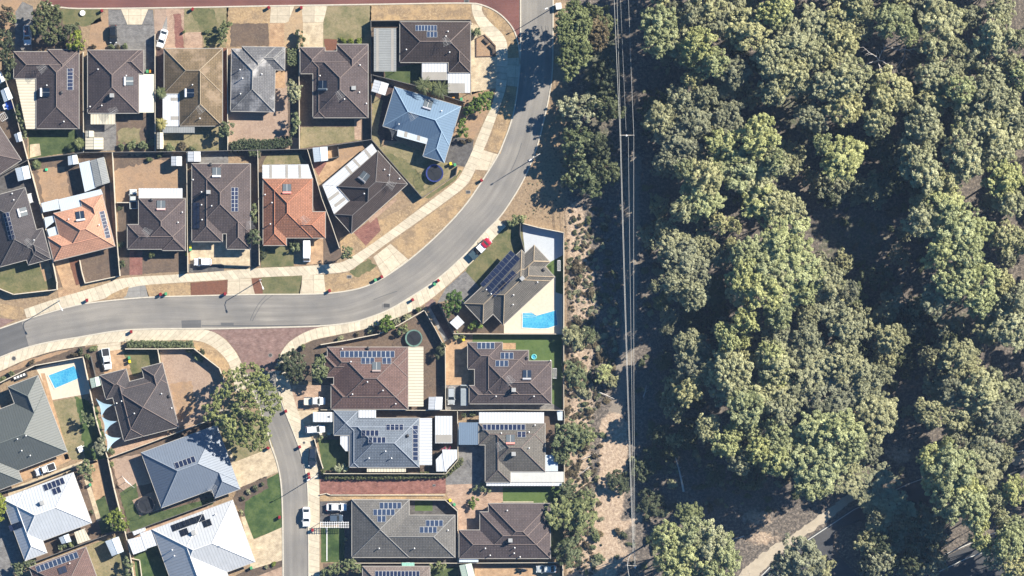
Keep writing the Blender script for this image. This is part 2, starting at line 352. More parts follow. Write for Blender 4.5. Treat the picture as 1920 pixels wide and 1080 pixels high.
# ---------------------------------------------------------------- the ground: one sheet, painted with what grows on it
def blob_field(X, Y, blobs):
    f = np.zeros_like(X)
    for (x, y, rx, ry, v) in blobs:
        f = np.maximum(f, v * np.clip(1.35 - np.sqrt(((X - x) / rx) ** 2 + ((Y - y) / ry) ** 2), 0, 1))
    return f
def seg_field(X, Y, pts, wd, v):
    f = np.zeros_like(X)
    for (x0, y0), (x1, y1) in zip(pts[:-1], pts[1:]):
        dx, dy = x1 - x0, y1 - y0; t = np.clip(((X - x0) * dx + (Y - y0) * dy) / (dx * dx + dy * dy), 0, 1)
        d = np.hypot(X - x0 - t * dx, Y - y0 - t * dy); f = np.maximum(f, v * np.clip(1.5 - d / wd, 0, 1))
    return f
def make_ground():
    xs = np.concatenate([[-26000, -9000, -3000, -1500, -700, -300, -150], np.arange(-60, 2000, 10), [2100, 2300, 2700, 3500, 5000, 9000, 26000]]).astype(float)
    ys = np.concatenate([[-26000, -9000, -3000, -1500, -700, -300, -150], np.arange(-60, 1160, 10), [1250, 1400, 1800, 2500, 4000, 9000, 26000]]).astype(float)
    X, Y = np.meshgrid(xs, ys)
    sand = seg_field(X, Y, [(1075, 400), (1085, 470), (1095, 560), (1088, 640), (1090, 720), (1085, 820), (1085, 900), (1095, 1000), (1080, 1120)], 30, 0.62)
    sand = np.maximum(sand, seg_field(X, Y, [(1010, 330), (990, 380), (1020, 400)], 45, 0.8))
    sand = np.maximum(sand, blob_field(X, Y, [(1040, 270, 30, 60, .6), (1000, 340, 45, 60, .75), (1045, 60, 10, 60, .5), (1050, 15, 14, 20, .9)]))
    sand = np.maximum(sand, seg_field(X, Y, [(1150, 800), (1150, 880), (1142, 950), (1135, 1010), (1125, 1100)], 24, 1.2))
    sand = np.maximum(sand, seg_field(X, Y, [(1142, 1000), (1190, 975), (1230, 950)], 12, 0.6))
    sand = np.maximum(sand, blob_field(X, Y, [(1420, 970, 60, 25, .55), (1680, 850, 50, 25, .55), (1240, 800, 40, 30, .35), (1130, 1040, 60, 40, .9), (1430, 1010, 50, 20, .6), (1690, 860, 30, 12, .7), (1400, 890, 30, 20, .4)]))
    track = seg_field(X, Y, [(1188, 300), (1186, 400), (1182, 520), (1178, 640), (1165, 720), (1152, 810), (1148, 870)], 17, 0.72)
    track = np.maximum(track, seg_field(X, Y, [(1200, -200), (1196, 100), (1190, 260)], 12, .4))
    green = blob_field(X, Y, [(1130, 130, 50, 130, .7), (1120, 300, 40, 90, .8), (1110, 490, 40, 80, .25), (1250, 860, 60, 60, .5), (1600, 450, 140, 100, .5),
                              (1640, 620, 110, 80, .5), (1290, 640, 50, 100, .5), (1500, 200, 90, 160, .5), (1750, 160, 200, 140, .4), (1800, 600, 100, 80, .4)])
    sub = np.clip((1062 - X) / 10 + 0.5, 0, 1)       # left of the bush: dry soil of the housing estate
    me = bpy.data.meshes.new('ground')
    V = np.stack([(X - 960) * S, (540 - Y) * S, np.zeros_like(X)], -1).reshape(-1, 3)
    ny, nx = X.shape; idx = np.arange(nx * ny).reshape(ny, nx)
    F = np.stack([idx[1:, :-1], idx[1:, 1:], idx[:-1, 1:], idx[:-1, :-1]], -1).reshape(-1, 4)
    me.from_pydata(V.tolist(), [], F.tolist())
    ca = me.color_attributes.new('kinds', 'FLOAT_COLOR', 'POINT')
    ca.data.foreach_set('color', np.stack([sand, green, sub, track], -1).reshape(-1).astype(np.float32))
    m, n, b = nodes('bush_ground'); p = pos(n)
    at = n.nodes.new('ShaderNodeAttribute'); at.attribute_name = 'kinds'
    sp = n.nodes.new('ShaderNodeSeparateColor'); lk(n, at.outputs['Color'], sp.inputs[0])
    fine = noise(n, p, 1.5, 7, 0.85); mid = noise(n, p, 0.55, 6, 0.7); big = noise(n, p, 0.12, 4, 0.6)
    litter = ramp(n, fine, [(0.34, (0.035, 0.031, 0.03)), (0.5, (0.105, 0.09, 0.078)), (0.62, (0.28, 0.235, 0.195))])
    sandc = ramp(n, fine, [(0.32, (0.15, 0.105, 0.08)), (0.47, (0.33, 0.245, 0.18)), (0.62, (0.52, 0.415, 0.31))])
    grn = ramp(n, fine, [(0.32, (0.03, 0.037, 0.022)), (0.5, (0.08, 0.09, 0.055)), (0.65, (0.19, 0.19, 0.13))])
    estate = ramp(n, fine, [(0.3, (0.14, 0.1, 0.07)), (0.5, (0.25, 0.18, 0.115)), (0.72, (0.38, 0.29, 0.19))])
    trk = ramp(n, fine, [(0.3, (0.13, 0.11, 0.09)), (0.7, (0.29, 0.25, 0.205))])
    def soft(w_, nz, k=2.2, off=1.0):
        return mth(n, 'ADD', mth(n, 'MULTIPLY', mth(n, 'SUBTRACT', mth(n, 'ADD', w_, nz), off), k), 0.5, True)
    c = mixc(n, soft(sp.outputs[1], mid, 4), litter, grn)
    c = mixc(n, soft(at.outputs['Alpha'], mid, 5), c, trk)
    c = mixc(n, soft(sp.outputs[0], mid, 5), c, sandc)
    c = mixc(n, sp.outputs[2], c, estate)
    lk(n, c, b.inputs['Base Color']); b.inputs['Roughness'].default_value = 0.97
    bump(n, b, mth(n, 'ADD', fine, mth(n, 'MULTIPLY', mid, 2.0)), 0.15, 0.8)
    me.materials.append(m)
    o = bpy.data.objects.new('ground', me); COL.objects.link(o); tag(o, kind='structure')
make_ground()
rngp = random.Random(5)
def patch(name, poly, mat, lvl=1, jag=0.0):
    pts = PX(poly)
    if not jag and mat.name.split('_')[-1] in ('sand', 'grass', 'dirt', 'gravel', 'mulch', 'lawn', 'bed'): jag = .07
    if jag:
        out = []
        for i in range(len(pts)):
            a, b = pts[i], pts[(i + 1) % len(pts)]; n = max(1, int(math.dist(a, b) / 0.6))
            for k in range(n):
                t = k / n; out.append((a[0] + (b[0] - a[0]) * t + rngp.uniform(-jag, jag), a[1] + (b[1] - a[1]) * t + rngp.uniform(-jag, jag)))
        pts = out
    if area(pts) < 0: pts = pts[::-1]
    mb = MB(); z = 0.006 + 0.004 * lvl
    i = max(range(len(poly)), key=lambda i: math.dist(poly[i], poly[(i + 1) % len(poly)]))
    a, b = PX([poly[i], poly[(i + 1) % len(poly)]]); an = math.atan2(b[1] - a[1], b[0] - a[0]); ca, sa = math.cos(an), math.sin(an)
    mb.face([(p[0], p[1], z) for p in pts], [(p[0] * ca + p[1] * sa, -p[0] * sa + p[1] * ca) for p in pts])
    return tag(mb.build(name, mat, tri=True), kind='structure')
def strip(name, A, B, mat, lvl=1, n=90, sm=True, z=None):
    if sm: A, B = smooth_line(A), smooth_line(B)
    A = resample(PX(A), n); B = resample(PX(B), n); mb = MB(); z = 0.006 + 0.004 * lvl if z is None else z; u = 0
    for i in range(n):
        m0 = ((A[i][0] + B[i][0]) / 2, (A[i][1] + B[i][1]) / 2); m1 = ((A[i + 1][0] + B[i + 1][0]) / 2, (A[i + 1][1] + B[i + 1][1]) / 2)
        du = math.dist(m0, m1); w0, w1 = math.dist(A[i], B[i]), math.dist(A[i + 1], B[i + 1])
        q = [(A[i], (u, w0)), (B[i], (u, 0)), (B[i + 1], (u + du, 0)), (A[i + 1], (u + du, w1))]
        if area([x[0] for x in q]) < 0: q = q[::-1]
        mb.face([(*x[0], z) for x in q], [x[1] for x in q]); u += du
    return tag(mb.build(name, mat), kind='structure')
def kerb(pts, wd=0.3, h=0.11, mat=None, name='kerb', sm=True):
    """raised edging along a line"""
    if sm: pts = smooth_line(pts)
    q = PX(pts); mb = MB(); L = []; Rr = []
    for i in range(len(q)):
        a, b = q[max(0, i - 1)], q[min(len(q) - 1, i + 1)]; d = math.dist(a, b) or 1
        nx, ny = -(b[1] - a[1]) / d * wd / 2, (b[0] - a[0]) / d * wd / 2
        L.append((q[i][0] + nx, q[i][1] + ny)); Rr.append((q[i][0] - nx, q[i][1] - ny))
    for i in range(len(q) - 1):
        mb.face([(*Rr[i], h), (*Rr[i + 1], h), (*L[i + 1], h), (*L[i], h)])
        mb.face([(*L[i], h), (*L[i + 1], h), (*L[i + 1], 0), (*L[i], 0)])
        mb.face([(*Rr[i + 1], h), (*Rr[i], h), (*Rr[i], 0), (*Rr[i + 1], 0)])
    return tag(mb.build(name, mat or KERB), kind='structure')
INNER = [(976, -60), (976, 0), (976, 100), (975, 125), (971, 162), (965, 205), (955, 240), (944, 268), (935, 290), (907, 335), (872, 387), (825, 437), (775, 482), (722, 520), (682, 540), (625, 550), (565, 552), (475, 552), (350, 555), (275, 557), (190, 565), (140, 572), (60, 595), (0, 616), (-70, 645)]
OUTER = [(1037, -60), (1037, 0), (1037, 70), (1036, 140), (1030, 180), (1022, 217), (1010, 267), (995, 309), (977, 347), (950, 390), (935, 410), (907, 437), (875, 475), (820, 525), (770, 557), (732, 580), (700, 593), (662, 605), (600, 612), (500, 614), (387, 617), (350, 616), (265, 617), (217, 620), (150, 632), (85, 642), (37, 655), (0, 670), (-70, 698)]
strip('road', INNER, OUTER, ASPH, 1, 160)
kerb(INNER[:24]); kerb(OUTER)
patch('road_patch', [(-60, 640), (40, 601), (54, 649), (-60, 692)], ASPHD, 2)
RL = [(462, 700), (472, 730), (485, 760), (500, 800), (506, 830), (519, 863), (527, 900), (530, 952), (531, 1080), (531, 1200)]
RR = [(516, 695), (522, 732), (530, 760), (538, 780), (558, 830), (572, 874), (577, 913), (578, 952), (579, 1080), (579, 1200)]
strip('side_road', RL, RR, ASPH, 1, 60)
kerb(RL); kerb(RR, 0.25)
patch('red_junction', [(387, 618), (600, 613), (578, 621), (555, 632), (540, 643), (530, 657), (526, 665), (518, 695), (462, 702), (456, 688), (445, 662), (425, 637), (405, 624)], REDP, 2)
patch('red_road', [(60, -60), (78, 2), (115, 15), (200, 15), (360, 14), (500, 10), (710, 8), (885, 5), (905, 9), (930, 20), (950, 37), (965, 57), (974, 82), (976, 60), (976, -60)], REDR, 2)
kerb([(78, 3), (115, 16), (200, 16), (360, 14), (500, 11), (710, 8), (885, 5), (905, 9), (930, 20), (950, 37), (965, 57), (973, 85), (975, 120)])
kerb([(976, -40), (976, 0), (976, 62)], 0.25, 0.03)
kerb([(0, 617), (387, 617)][0:0] or [(387, 617), (500, 615), (600, 612)], 0.25, 0.04)
patch('red_crossing', [(-40, 600), (0, 596), (28, 600), (0, 614), (-40, 625)], REDP, 3)
for pl in ([(340, 601), (377, 600), (377, 614), (341, 615)], [(414, 605), (438, 605), (438, 612), (414, 612)]):
    patch('asphalt_patch', pl, ASPHD, 2)
kerb([(378, 611), (500, 611), (600, 609)], 0.3, 0.012, ASPHD, 'bitumen_seal', False)
for pl in ([(500, 553), (488, 565), (478, 580), (469, 601), (459, 602)][:4], [(512, 553), (494, 566), (486, 578), (473, 602)], [(978, 268), (972, 290), (958, 320)], [(700, 562), (720, 554), (745, 546)]):
    kerb(pl, 0.14, 0.014, ASPHD, 'tyre_mark')
# footpaths
PU = [(884, 6), (885, 25), (895, 47), (912, 65), (927, 82), (932, 100), (931, 165), (922, 200), (907, 230), (894, 260), (885, 285), (872, 312), (860, 335), (840, 352), (775, 400), (710, 449), (655, 485), (637, 494), (560, 500), (485, 502), (350, 514), (225, 520), (200, 532), (150, 547), (110, 558), (45, 580)]
PL = [(905, 9), (902, 22), (922, 45), (940, 60), (951, 77), (952, 100), (951, 160), (940, 192), (925, 235), (916, 260), (900, 297), (890, 322), (877, 347), (840, 375), (775, 422), (710, 467), (662, 505), (647, 511), (560, 517), (500, 519), (350, 529), (242, 536), (200, 560), (160, 568), (120, 576), (50, 596)]
strip('footpath', PU, PL, CONC, 5, 150)
strip('footpath', [(935, 411), (907, 438), (875, 476), (820, 526), (770, 558), (732, 581), (700, 594)], [(949, 424), (925, 448), (885, 493), (833, 541), (795, 571), (760, 590), (700, 613)], CONC, 5, 60)
strip('footpath', [(700, 594), (662, 606), (600, 613), (575, 621), (555, 632), (540, 643), (529, 657), (519, 680), (517, 695), (523, 730), (538, 780), (558, 830), (573, 874), (578, 913), (579, 952), (580, 1080), (580, 1160)],
      [(700, 613), (662, 622), (612, 632), (587, 637), (565, 647), (552, 656), (541, 672), (536, 690), (541, 710), (556, 765), (566, 790), (588, 825), (597, 880), (599, 925), (599, 960), (599, 1080), (599, 1160)], CONC, 5, 110)
strip('footpath', [(-60, 695), (0, 672), (37, 656), (85, 643), (150, 633), (217, 621), (265, 618), (350, 617), (387, 618), (405, 624), (425, 638), (445, 663), (458, 692), (470, 726)],
      [(-60, 722), (0, 696), (45, 675), (100, 657), (175, 646), (230, 640), (300, 639), (350, 637), (375, 639), (397, 648), (417, 665), (430, 682), (436, 705), (442, 735)], CONC, 5, 100)
# verges and driveways (photo pixels)
PATCHES = [
('paved_driveway', [(42, 3), (62, 12), (60, 95), (28, 95), (29, 22)], GREYB, 2, 0), ('verge', [(-30, -30), (42, 3), (28, 30), (24, 95), (-30, 95)], G_ORANGE, 1, .1),
('lawn', [(115, 17), (188, 18), (190, 40), (160, 50), (118, 45)], G_OLIVE, 2, .12), ('garden_bed', [(62, 18), (118, 18), (150, 50), (160, 95), (60, 95)], G_BARK, 1, .1),
('garden_bed', [(170, 45), (203, 20), (203, 93), (165, 93)], G_ORANGE, 2, .1), ('driveway', [(203, 18), (287, 18), (289, 47), (290, 60), (291, 140), (268, 145), (267, 94), (205, 94)], GREYB, 2, 0),
('driveway_apron', [(227, 17), (278, 17), (266, 46), (239, 46)], CONCD, 3, 0), ('kerb_slab', [(204, 46), (288, 46), (288, 47.4), (204, 47.4)], DARKB, 4, 0),
('verge', [(289, 17), (315, 17), (315, 90), (290, 90)], G_PINK, 2, .08), ('red_driveway', [(312, 16), (345, 16), (344, 92), (308, 92)], PINKB, 3, 0), ('paving_strip', [(325, 25), (340, 25), (345, 90), (330, 90)], REDB, 4, .2),
('path', [(305, 50), (313, 30), (314, 60), (308, 90), (296, 90)], CONCG, 4, 0),
('lawn', [(345, 15), (428, 14), (423, 88), (382, 88), (380, 60), (346, 62)], G_DRYL, 2, .12), ('lawn', [(355, 16), (400, 16), (415, 80), (385, 84), (372, 45)], G_OLIVE, 3, .25), ('paving', [(346, 61), (379, 60), (379, 90), (346, 90)], PINKB, 3, 0),
('verge', [(425, 13), (507, 12), (505, 88), (424, 88)], G_STRAW, 2, .1), ('dirt_yard', [(432, 44), (504, 44), (504, 86), (432, 88)], G_DIRT, 3, .15), ('driveway_apron', [(508, 11), (552, 11), (541, 40), (535, 43), (506, 43)], CONCD, 4, 0), ('driveway', [(505, 44), (533, 43), (533, 90), (505, 90)], TANB, 4, 0),
('verge', [(533, 43), (556, 14), (569, 14), (569, 92), (533, 92)], G_SAND, 2, .1), ('driveway_apron', [(565, 11), (614, 11), (606, 42), (568, 42)], CONCD, 4, 0), ('driveway', [(568, 42.5), (606, 42.5), (606, 92), (568, 92)], CREAMB, 4, 0),
('lawn', [(606, 12), (696, 11), (696, 88), (606, 88)], G_DRYL, 2, .1), ('garden_bed', [(607, 73), (632, 73), (632, 98), (612, 98)], G_MULCH, 3, .1), ('verge', [(694, 9), (883, 6), (882, 38), (693, 40)], G_STRAW, 2, .1),
('yard', [(697, 41), (884, 41), (884, 178), (697, 140)], G_BARK, 1, 0), ('lawn', [(722, 130), (790, 118), (790, 155), (760, 156), (722, 146)], G_LAWN, 2, .1), ('driveway', [(883, 42), (895, 47), (915, 68), (932, 98), (931, 165), (915, 167), (883, 178)], CREAMB, 3, 0), ('garden_bed', [(893, 72), (908, 65), (929, 86), (929, 105), (893, 106)], G_ORANGE, 4, 0),
('verge', [(903, 11), (926, 20), (948, 38), (964, 62), (973, 88), (974, 108), (952, 109), (951, 77), (935, 56), (918, 40)], G_STRAW, 2, .08), ('driveway_apron', [(951, 109), (975, 108), (971, 163), (951, 160)], CONCD, 4, 0), ('verge', [(952, 161), (971, 164), (963, 210), (950, 250), (938, 288), (914, 282), (925, 240), (940, 197)], G_STRAW, 2, .08),
('lawn', [(52, 244), (142, 243), (150, 283), (56, 298)], G_LAWN, 2, .1), ('paved_slab', [(56, 271), (74, 269), (77, 291), (56, 296)], CREAMB, 4, 0), ('paving', [(160, 212), (218, 230), (218, 282), (160, 284)], GREYB, 2, 0), ('dry_yard', [(218, 213), (290, 213), (290, 283), (218, 283)], G_DIRT, 2, .05), ('lawn', [(222, 240), (262, 240), (262, 270), (222, 268)], G_DRYL, 3, .4),
('side_path', [(270, 94), (291, 94), (291, 212), (262, 212)], GREYB, 1, 0), ('yard', [(293, 237), (427, 237), (427, 283), (293, 283)], G_DRYL, 2, 0), ('side_path', [(418, 90), (427, 90), (427, 240), (418, 240)], G_MULCH, 2, 0), ('side_path', [(293, 92), (308, 92), (308, 240), (293, 240)], DREDB, 2, 0),
('sand_yard', [(428, 90), (560, 90), (560, 280), (428, 282)], G_PINK, 1, 0), ('driveway', [(516, 133), (535, 133), (535, 165), (516, 165)], TANB, 3, 0), ('garden_bed', [(537, 90), (561, 90), (561, 258), (541, 258)], G_BARK, 2, .1),
('yard', [(562, 222), (697, 222), (697, 265), (577, 280), (562, 280)], G_DIRT, 1, 0), ('lawn', [(563, 238), (676, 238), (676, 263), (563, 278)], G_DRYL, 2, .1), ('paving_strip', [(664, 222), (678, 222), (677, 262), (665, 262)], PINKB, 3, 0), ('side_yard', [(562, 138), (588, 138), (588, 238), (562, 238)], G_DIRT, 2, 0),
('paving', [(700, 142), (739, 160), (722, 235), (745, 265), (706, 262)], DREDB, 1, 0), ('lawn', [(698, 178), (718, 188), (708, 250), (718, 275), (750, 268), (856, 310), (852, 328), (792, 372), (697, 262)], G_DRYL, 2, .1), ('lawn', [(720, 285), (760, 300), (800, 335), (790, 366), (750, 325)], G_OLIVE, 3, .4),
('driveway', [(842, 255), (888, 262), (886, 285), (871, 313), (834, 304)], DARKB, 4, 0), ('garden_bed', [(862, 195), (884, 180), (884, 172), (922, 168), (930, 170), (905, 228), (888, 262), (845, 254)], G_ORANGE, 3, 0), ('verge', [(858, 313), (871, 313), (858, 334), (790, 385), (745, 425), (700, 456), (675, 470), (655, 484), (640, 480), (660, 440), (792, 372)], G_STRAW, 1, .05),
('lawn', [(797, 370), (856, 328), (862, 318), (866, 320), (853, 338), (805, 372)], G_OLIVE, 2, .1),
('yard', [(0, 300), (52, 300), (75, 380), (91, 445), (95, 500), (-40, 520), (-40, 300)], DARKB, 1, 0), ('yard', [(50, 300), (52, 268), (45, 240), (10, 170), (-40, 130), (-40, 300)], G_BARK, 1, 0), ('lawn', [(-40, 495), (88, 488), (108, 540), (27, 551), (0, 540), (-40, 525)], G_OLIVE, 3, 0), ('paving_strip', [(72, 490), (92, 488), (98, 520), (84, 528)], TANB, 4, 0),
('dirt_yard', [(56, 298), (211, 286), (220, 440), (226, 517), (108, 540), (76, 380)], G_DIRT, 1, 0), ('dirt_yard', [(70, 318), (122, 312), (132, 370), (82, 380)], G_ORANGE, 2, .3), ('side_path', [(193, 285), (211, 285), (222, 465), (215, 462), (205, 345)], TANB, 2, 0), ('driveway', [(102, 490), (128, 484), (146, 548), (122, 552)], TANB, 3, 0), ('garden_bed', [(128, 484), (148, 480), (158, 532), (144, 540)], G_MULCH, 3, 0), ('dirt_yard', [(151, 487), (220, 465), (223, 516), (160, 530)], G_DIRT, 3, .05),
('dirt_yard', [(213, 286), (350, 285), (350, 355), (258, 355), (258, 380), (219, 380)], G_ORANGE, 1, 0), ('dirt_yard', [(214, 290), (350, 290), (345, 306), (300, 300), (240, 312), (214, 320)], G_DIRT, 2, .4), ('side_yard', [(220, 380), (260, 380), (260, 422), (238, 422), (238, 515), (225, 515)], G_BARK, 2, 0), ('driveway', [(243, 468), (267, 470), (267, 515), (243, 516)], REDB, 4, 0), ('dirt_yard', [(267, 468), (350, 468), (350, 508), (267, 514)], G_DIRT, 3, 0), ('garden_bed', [(225, 470), (243, 470), (243, 516), (226, 517)], G_BARK, 3, 0),
('paving', [(354, 284), (428, 284), (428, 306), (354, 306)], GREYB, 2, 0), ('yard', [(428, 284), (487, 282), (487, 470), (470, 470), (470, 306)], G_BARK, 1, 0), ('driveway', [(355, 450), (471, 450), (471, 499), (420, 503), (420, 497), (357, 496)], CREAMB, 3, 0), ('garden_bed', [(353, 495), (420, 497), (420, 508), (354, 512)], DARKB, 4, 0), ('yard', [(471, 440), (486, 440), (487, 500), (471, 500)], DARKB, 2, 0),
('yard', [(487, 283), (577, 280), (612, 400), (640, 480), (605, 495), (488, 500)], G_BARK, 1, 0), ('lawn', [(500, 293), (560, 286), (575, 308), (492, 309)], G_DRYL, 2, .2), ('lawn', [(490, 460), (551, 460), (551, 499), (489, 502)], G_OLIVE, 3, 0), ('driveway', [(551, 446), (606, 446), (606, 494), (551, 498)], TANB, 4, 0), ('dirt_yard', [(606, 440), (630, 440), (640, 478), (630, 493), (606, 496)], G_DIRT, 3, .05),
('paving', [(578, 280), (697, 263), (605, 348)], TANB, 2, 0), ('paving_strip', [(582, 300), (614, 296), (612, 306), (597, 330)], REDB, 3, 0), ('dirt_yard', [(614, 276), (690, 266), (680, 282), (650, 300), (630, 300)], G_ORANGE, 3, .1), ('side_yard', [(600, 345), (627, 400), (657, 436), (640, 478), (612, 390)], G_BARK, 2, 0),
('driveway', [(663, 436), (706, 404), (714, 432), (686, 461)], REDB, 4, 0), ('paving_strip', [(690, 412), (742, 370), (745, 375), (694, 418)], PINKB, 5, 0), ('verge', [(637, 446), (661, 436), (685, 461), (655, 484), (640, 480)], G_STRAW, 3, .05),
('verge', [(733, 457), (777, 424), (842, 376), (878, 349), (890, 324), (906, 334), (870, 388), (822, 440), (767, 487)], G_STRAW, 3, .06), ('driveway_apron', [(700, 482), (732, 457), (766, 487), (720, 522)], CONCD, 4, 0), ('driveway_apron', [(905, 281), (935, 290), (918, 320), (892, 318)], CONCD, 4, 0),
('verge', [(607, 516), (656, 511), (690, 486), (718, 518), (680, 539), (630, 549), (611, 549)], G_STRAW, 3, .06), ('lawn', [(655, 510), (690, 484), (706, 500), (670, 520)], G_OLIVE, 4, .25), ('driveway_apron', [(567, 516), (607, 515), (611, 551), (560, 552)], CONCD, 4, 0),
('verge_lawn', [(490, 520), (567, 517), (563, 551), (493, 552)], G_OLIVE, 4, .05), ('garden_bed', [(471, 523), (490, 521), (493, 552), (478, 552)], G_MULCH, 5, .05), ('driveway_apron', [(427, 523), (471, 522), (478, 552), (426, 553)], CONCD, 4, 0), ('garden_bed', [(357, 530), (427, 525), (426, 553), (358, 555)], G_MULCH, 4, .05), ('verge', [(272, 534), (358, 530), (358, 556), (278, 557)], G_STRAW, 4, .05), ('driveway_apron', [(242, 536), (272, 534), (280, 557), (232, 559)], CONCG, 4, 0),
('verge', [(192, 563), (215, 548), (242, 537), (236, 556)], G_STRAW, 6, .05), ('verge', [(145, 546), (185, 535), (225, 518), (160, 531)], G_STRAW, 2, .05), ('verge', [(-40, 560), (45, 578), (42, 597), (20, 598), (0, 590), (-40, 590)], G_STRAW, 3, .1), ('footway', [(108, 545), (150, 533), (150, 548), (110, 560)], TANB, 4, 0),
('concrete_slab', [(979, 421), (1056, 437), (1056, 478), (1030, 492), (985, 480)], m_plain('pale_slab', (.39, .42, .46), .7, .05), 6, 0), ('garden_bed', [(-60, 722), (0, 697), (45, 676), (100, 658), (160, 648), (165, 700), (70, 690), (0, 722), (-60, 745)], G_BARK, 2, 0), ('verge', [(-40, 712), (0, 698), (45, 677), (100, 661), (145, 652), (100, 668), (60, 682), (0, 706)], G_ORANGE, 3, .1),
('pool_deck', [(67, 690), (157, 670), (168, 738), (98, 750)], DECK, 3, 0), ('lawn', [(98, 753), (155, 742), (170, 800), (186, 860), (130, 862)], G_DRYL, 2, .05), ('lawn', [(140, 742), (180, 760), (205, 860), (160, 862), (150, 790)], G_RICH, 3, .3), ('side_path', [(76, 700), (84, 700), (130, 860), (122, 862)], TANB, 4, 0),
('driveway', [(184, 657), (226, 652), (245, 690), (196, 703)], TANB, 4, 0), ('driveway_apron', [(182, 646), (226, 641), (227, 655), (184, 661)], CONCD, 6, 0), ('garden_bed', [(158, 652), (182, 648), (196, 705), (175, 720)], G_BARK, 3, .05), ('lawn', [(228, 655), (299, 654), (302, 685), (250, 706)], G_OLIVE, 2, .05),
('sand_yard', [(299, 655), (364, 655), (412, 692), (425, 730), (395, 785), (336, 803), (304, 680)], G_PINK, 2, 0), ('sand_yard', [(318, 720), (360, 715), (368, 770), (336, 790)], G_ORANGE, 3, .2), ('verge', [(362, 641), (380, 641), (400, 650), (417, 666), (430, 684), (424, 712), (412, 688), (365, 655)], G_STRAW, 3, .04),
('yard', [(186, 740), (215, 745), (238, 828), (336, 805), (400, 785), (203, 860)], PINKB, 1, 0), ('verge', [(404, 790), (440, 740), (500, 800), (512, 838), (435, 868)], G_DRYL, 2, .08), ('driveway', [(436, 868), (512, 838), (524, 884), (450, 914)], CREAMB, 4, 0), ('path', [(420, 846), (432, 842), (452, 905), (446, 912)], CREAMB, 5, 0),
('yard', [(204, 858), (402, 790), (404, 935), (244, 1000)], G_DIRT, 1, 0), ('dirt_yard', [(208, 862), (262, 850), (285, 905), (225, 920)], G_PINK, 2, .2), ('lawn', [(224, 925), (255, 905), (262, 955), (300, 960), (400, 932), (400, 945), (245, 998)], G_LAWN, 3, .1), ('paved_slab', [(248, 938), (290, 920), (302, 955), (262, 968)], PINKB, 4, 0),
('lawn', [(447, 925), (524, 886), (528, 950), (528, 990), (472, 1012)], G_RICH, 3, .05), ('garden_bed', [(446, 916), (500, 892), (503, 915), (460, 940), (458, 975), (436, 935)], G_BARK, 4, .15), ('driveway', [(462, 1018), (530, 988), (530, 1050), (470, 1068)], CREAMB, 4, 0), ('path', [(452, 970), (459, 968), (476, 1012), (465, 1020)], CREAMB, 5, 0), ('garden_bed', [(430, 1085), (475, 1062), (530, 1048), (530, 1160), (430, 1160)], G_BARK, 3, .05), ('paving', [(470, 1085), (530, 1062), (530, 1082)], PINKB, 4, 0),
('yard', [(0, 925), (165, 865), (205, 860), (245, 1000), (215, 1000), (65, 1055), (0, 1080)], G_DIRT, 1, 0), ('driveway', [(163, 868), (182, 862), (197, 930), (178, 940)], TANB, 3, 0), ('lawn', [(178, 940), (197, 928), (214, 995), (190, 1002)], G_LAWN, 3, .1), ('path', [(14, 918), (170, 858), (184, 866), (110, 892), (16, 930)], CREAMB, 3, 0), ('path', [(158, 900), (166, 897), (190, 975), (182, 978)], CREAMB, 4, 0),
('paving', [(36, 884), (126, 850), (134, 862), (44, 902)], TANB, 4, 0), ('asphalt_yard', [(-40, 980), (10, 960), (45, 1056), (10, 1090), (-40, 1090)], GREYB, 2, 0),
('lawn', [(160, 1025), (230, 1000), (250, 1085), (180, 1090)], G_DRYL, 2, .05), ('lawn', [(248, 1010), (298, 1005), (330, 1085), (255, 1085)], G_RICH, 2, .05), ('paving', [(246, 1000), (400, 940), (400, 950), (300, 990), (250, 1010)], PINKB, 2, 0),
('dirt_yard', [(600, 650), (710, 627), (796, 583), (835, 652), (836, 768), (602, 768)], G_DIRT, 1, 0), ('garden_bed', [(552, 656), (587, 638), (700, 614), (795, 574), (795, 585), (710, 628), (602, 648), (605, 720), (541, 710), (540, 680)], G_BARK, 3, 0), ('driveway', [(543, 722), (622, 722), (622, 766), (556, 768)], PINKB, 4, 0), ('driveway', [(556, 770), (626, 768), (628, 812), (590, 826), (566, 792)], CREAMB, 4, 0),
('red_mulch_bed', [(803, 578), (820, 567), (850, 630), (834, 640)], DREDB, 3, 0), ('paved_strip', [(799, 575), (804, 572), (840, 636), (834, 642)], CONCG, 4, 0), ('crossover', [(796, 572), (810, 560), (818, 566), (802, 580)], REDP, 6, 0),
('lawn', [(596, 824), (655, 824), (655, 882), (606, 882)], G_LAWN, 3, 0), ('yard', [(588, 818), (655, 812), (655, 826), (596, 826)], G_BARK, 2, 0), ('yard', [(600, 768), (858, 770), (858, 862), (835, 886), (606, 887)], G_BARK, 1, 0), ('hedge_bed', [(590, 886), (835, 886), (868, 862), (868, 870), (836, 902), (600, 900)], G_BARK, 2, 0),
('brick_driveway', [(600, 898), (835, 894), (836, 925), (618, 928), (600, 926)], REDB, 4, 0), ('verge', [(600, 927), (834, 926), (838, 934), (660, 938), (600, 960)], G_STRAW, 4, 0), ('driveway', [(600, 940), (660, 938), (660, 980), (600, 980)], DARKB, 5, 0),
('brick_court', [(835, 909), (915, 906), (942, 910), (943, 943), (918, 945), (900, 994), (860, 996), (858, 955), (838, 930)], PINKB, 4, 0), ('driveway', [(858, 800), (912, 800), (912, 908), (836, 910), (836, 880), (858, 860)], GREYB, 3, 0),
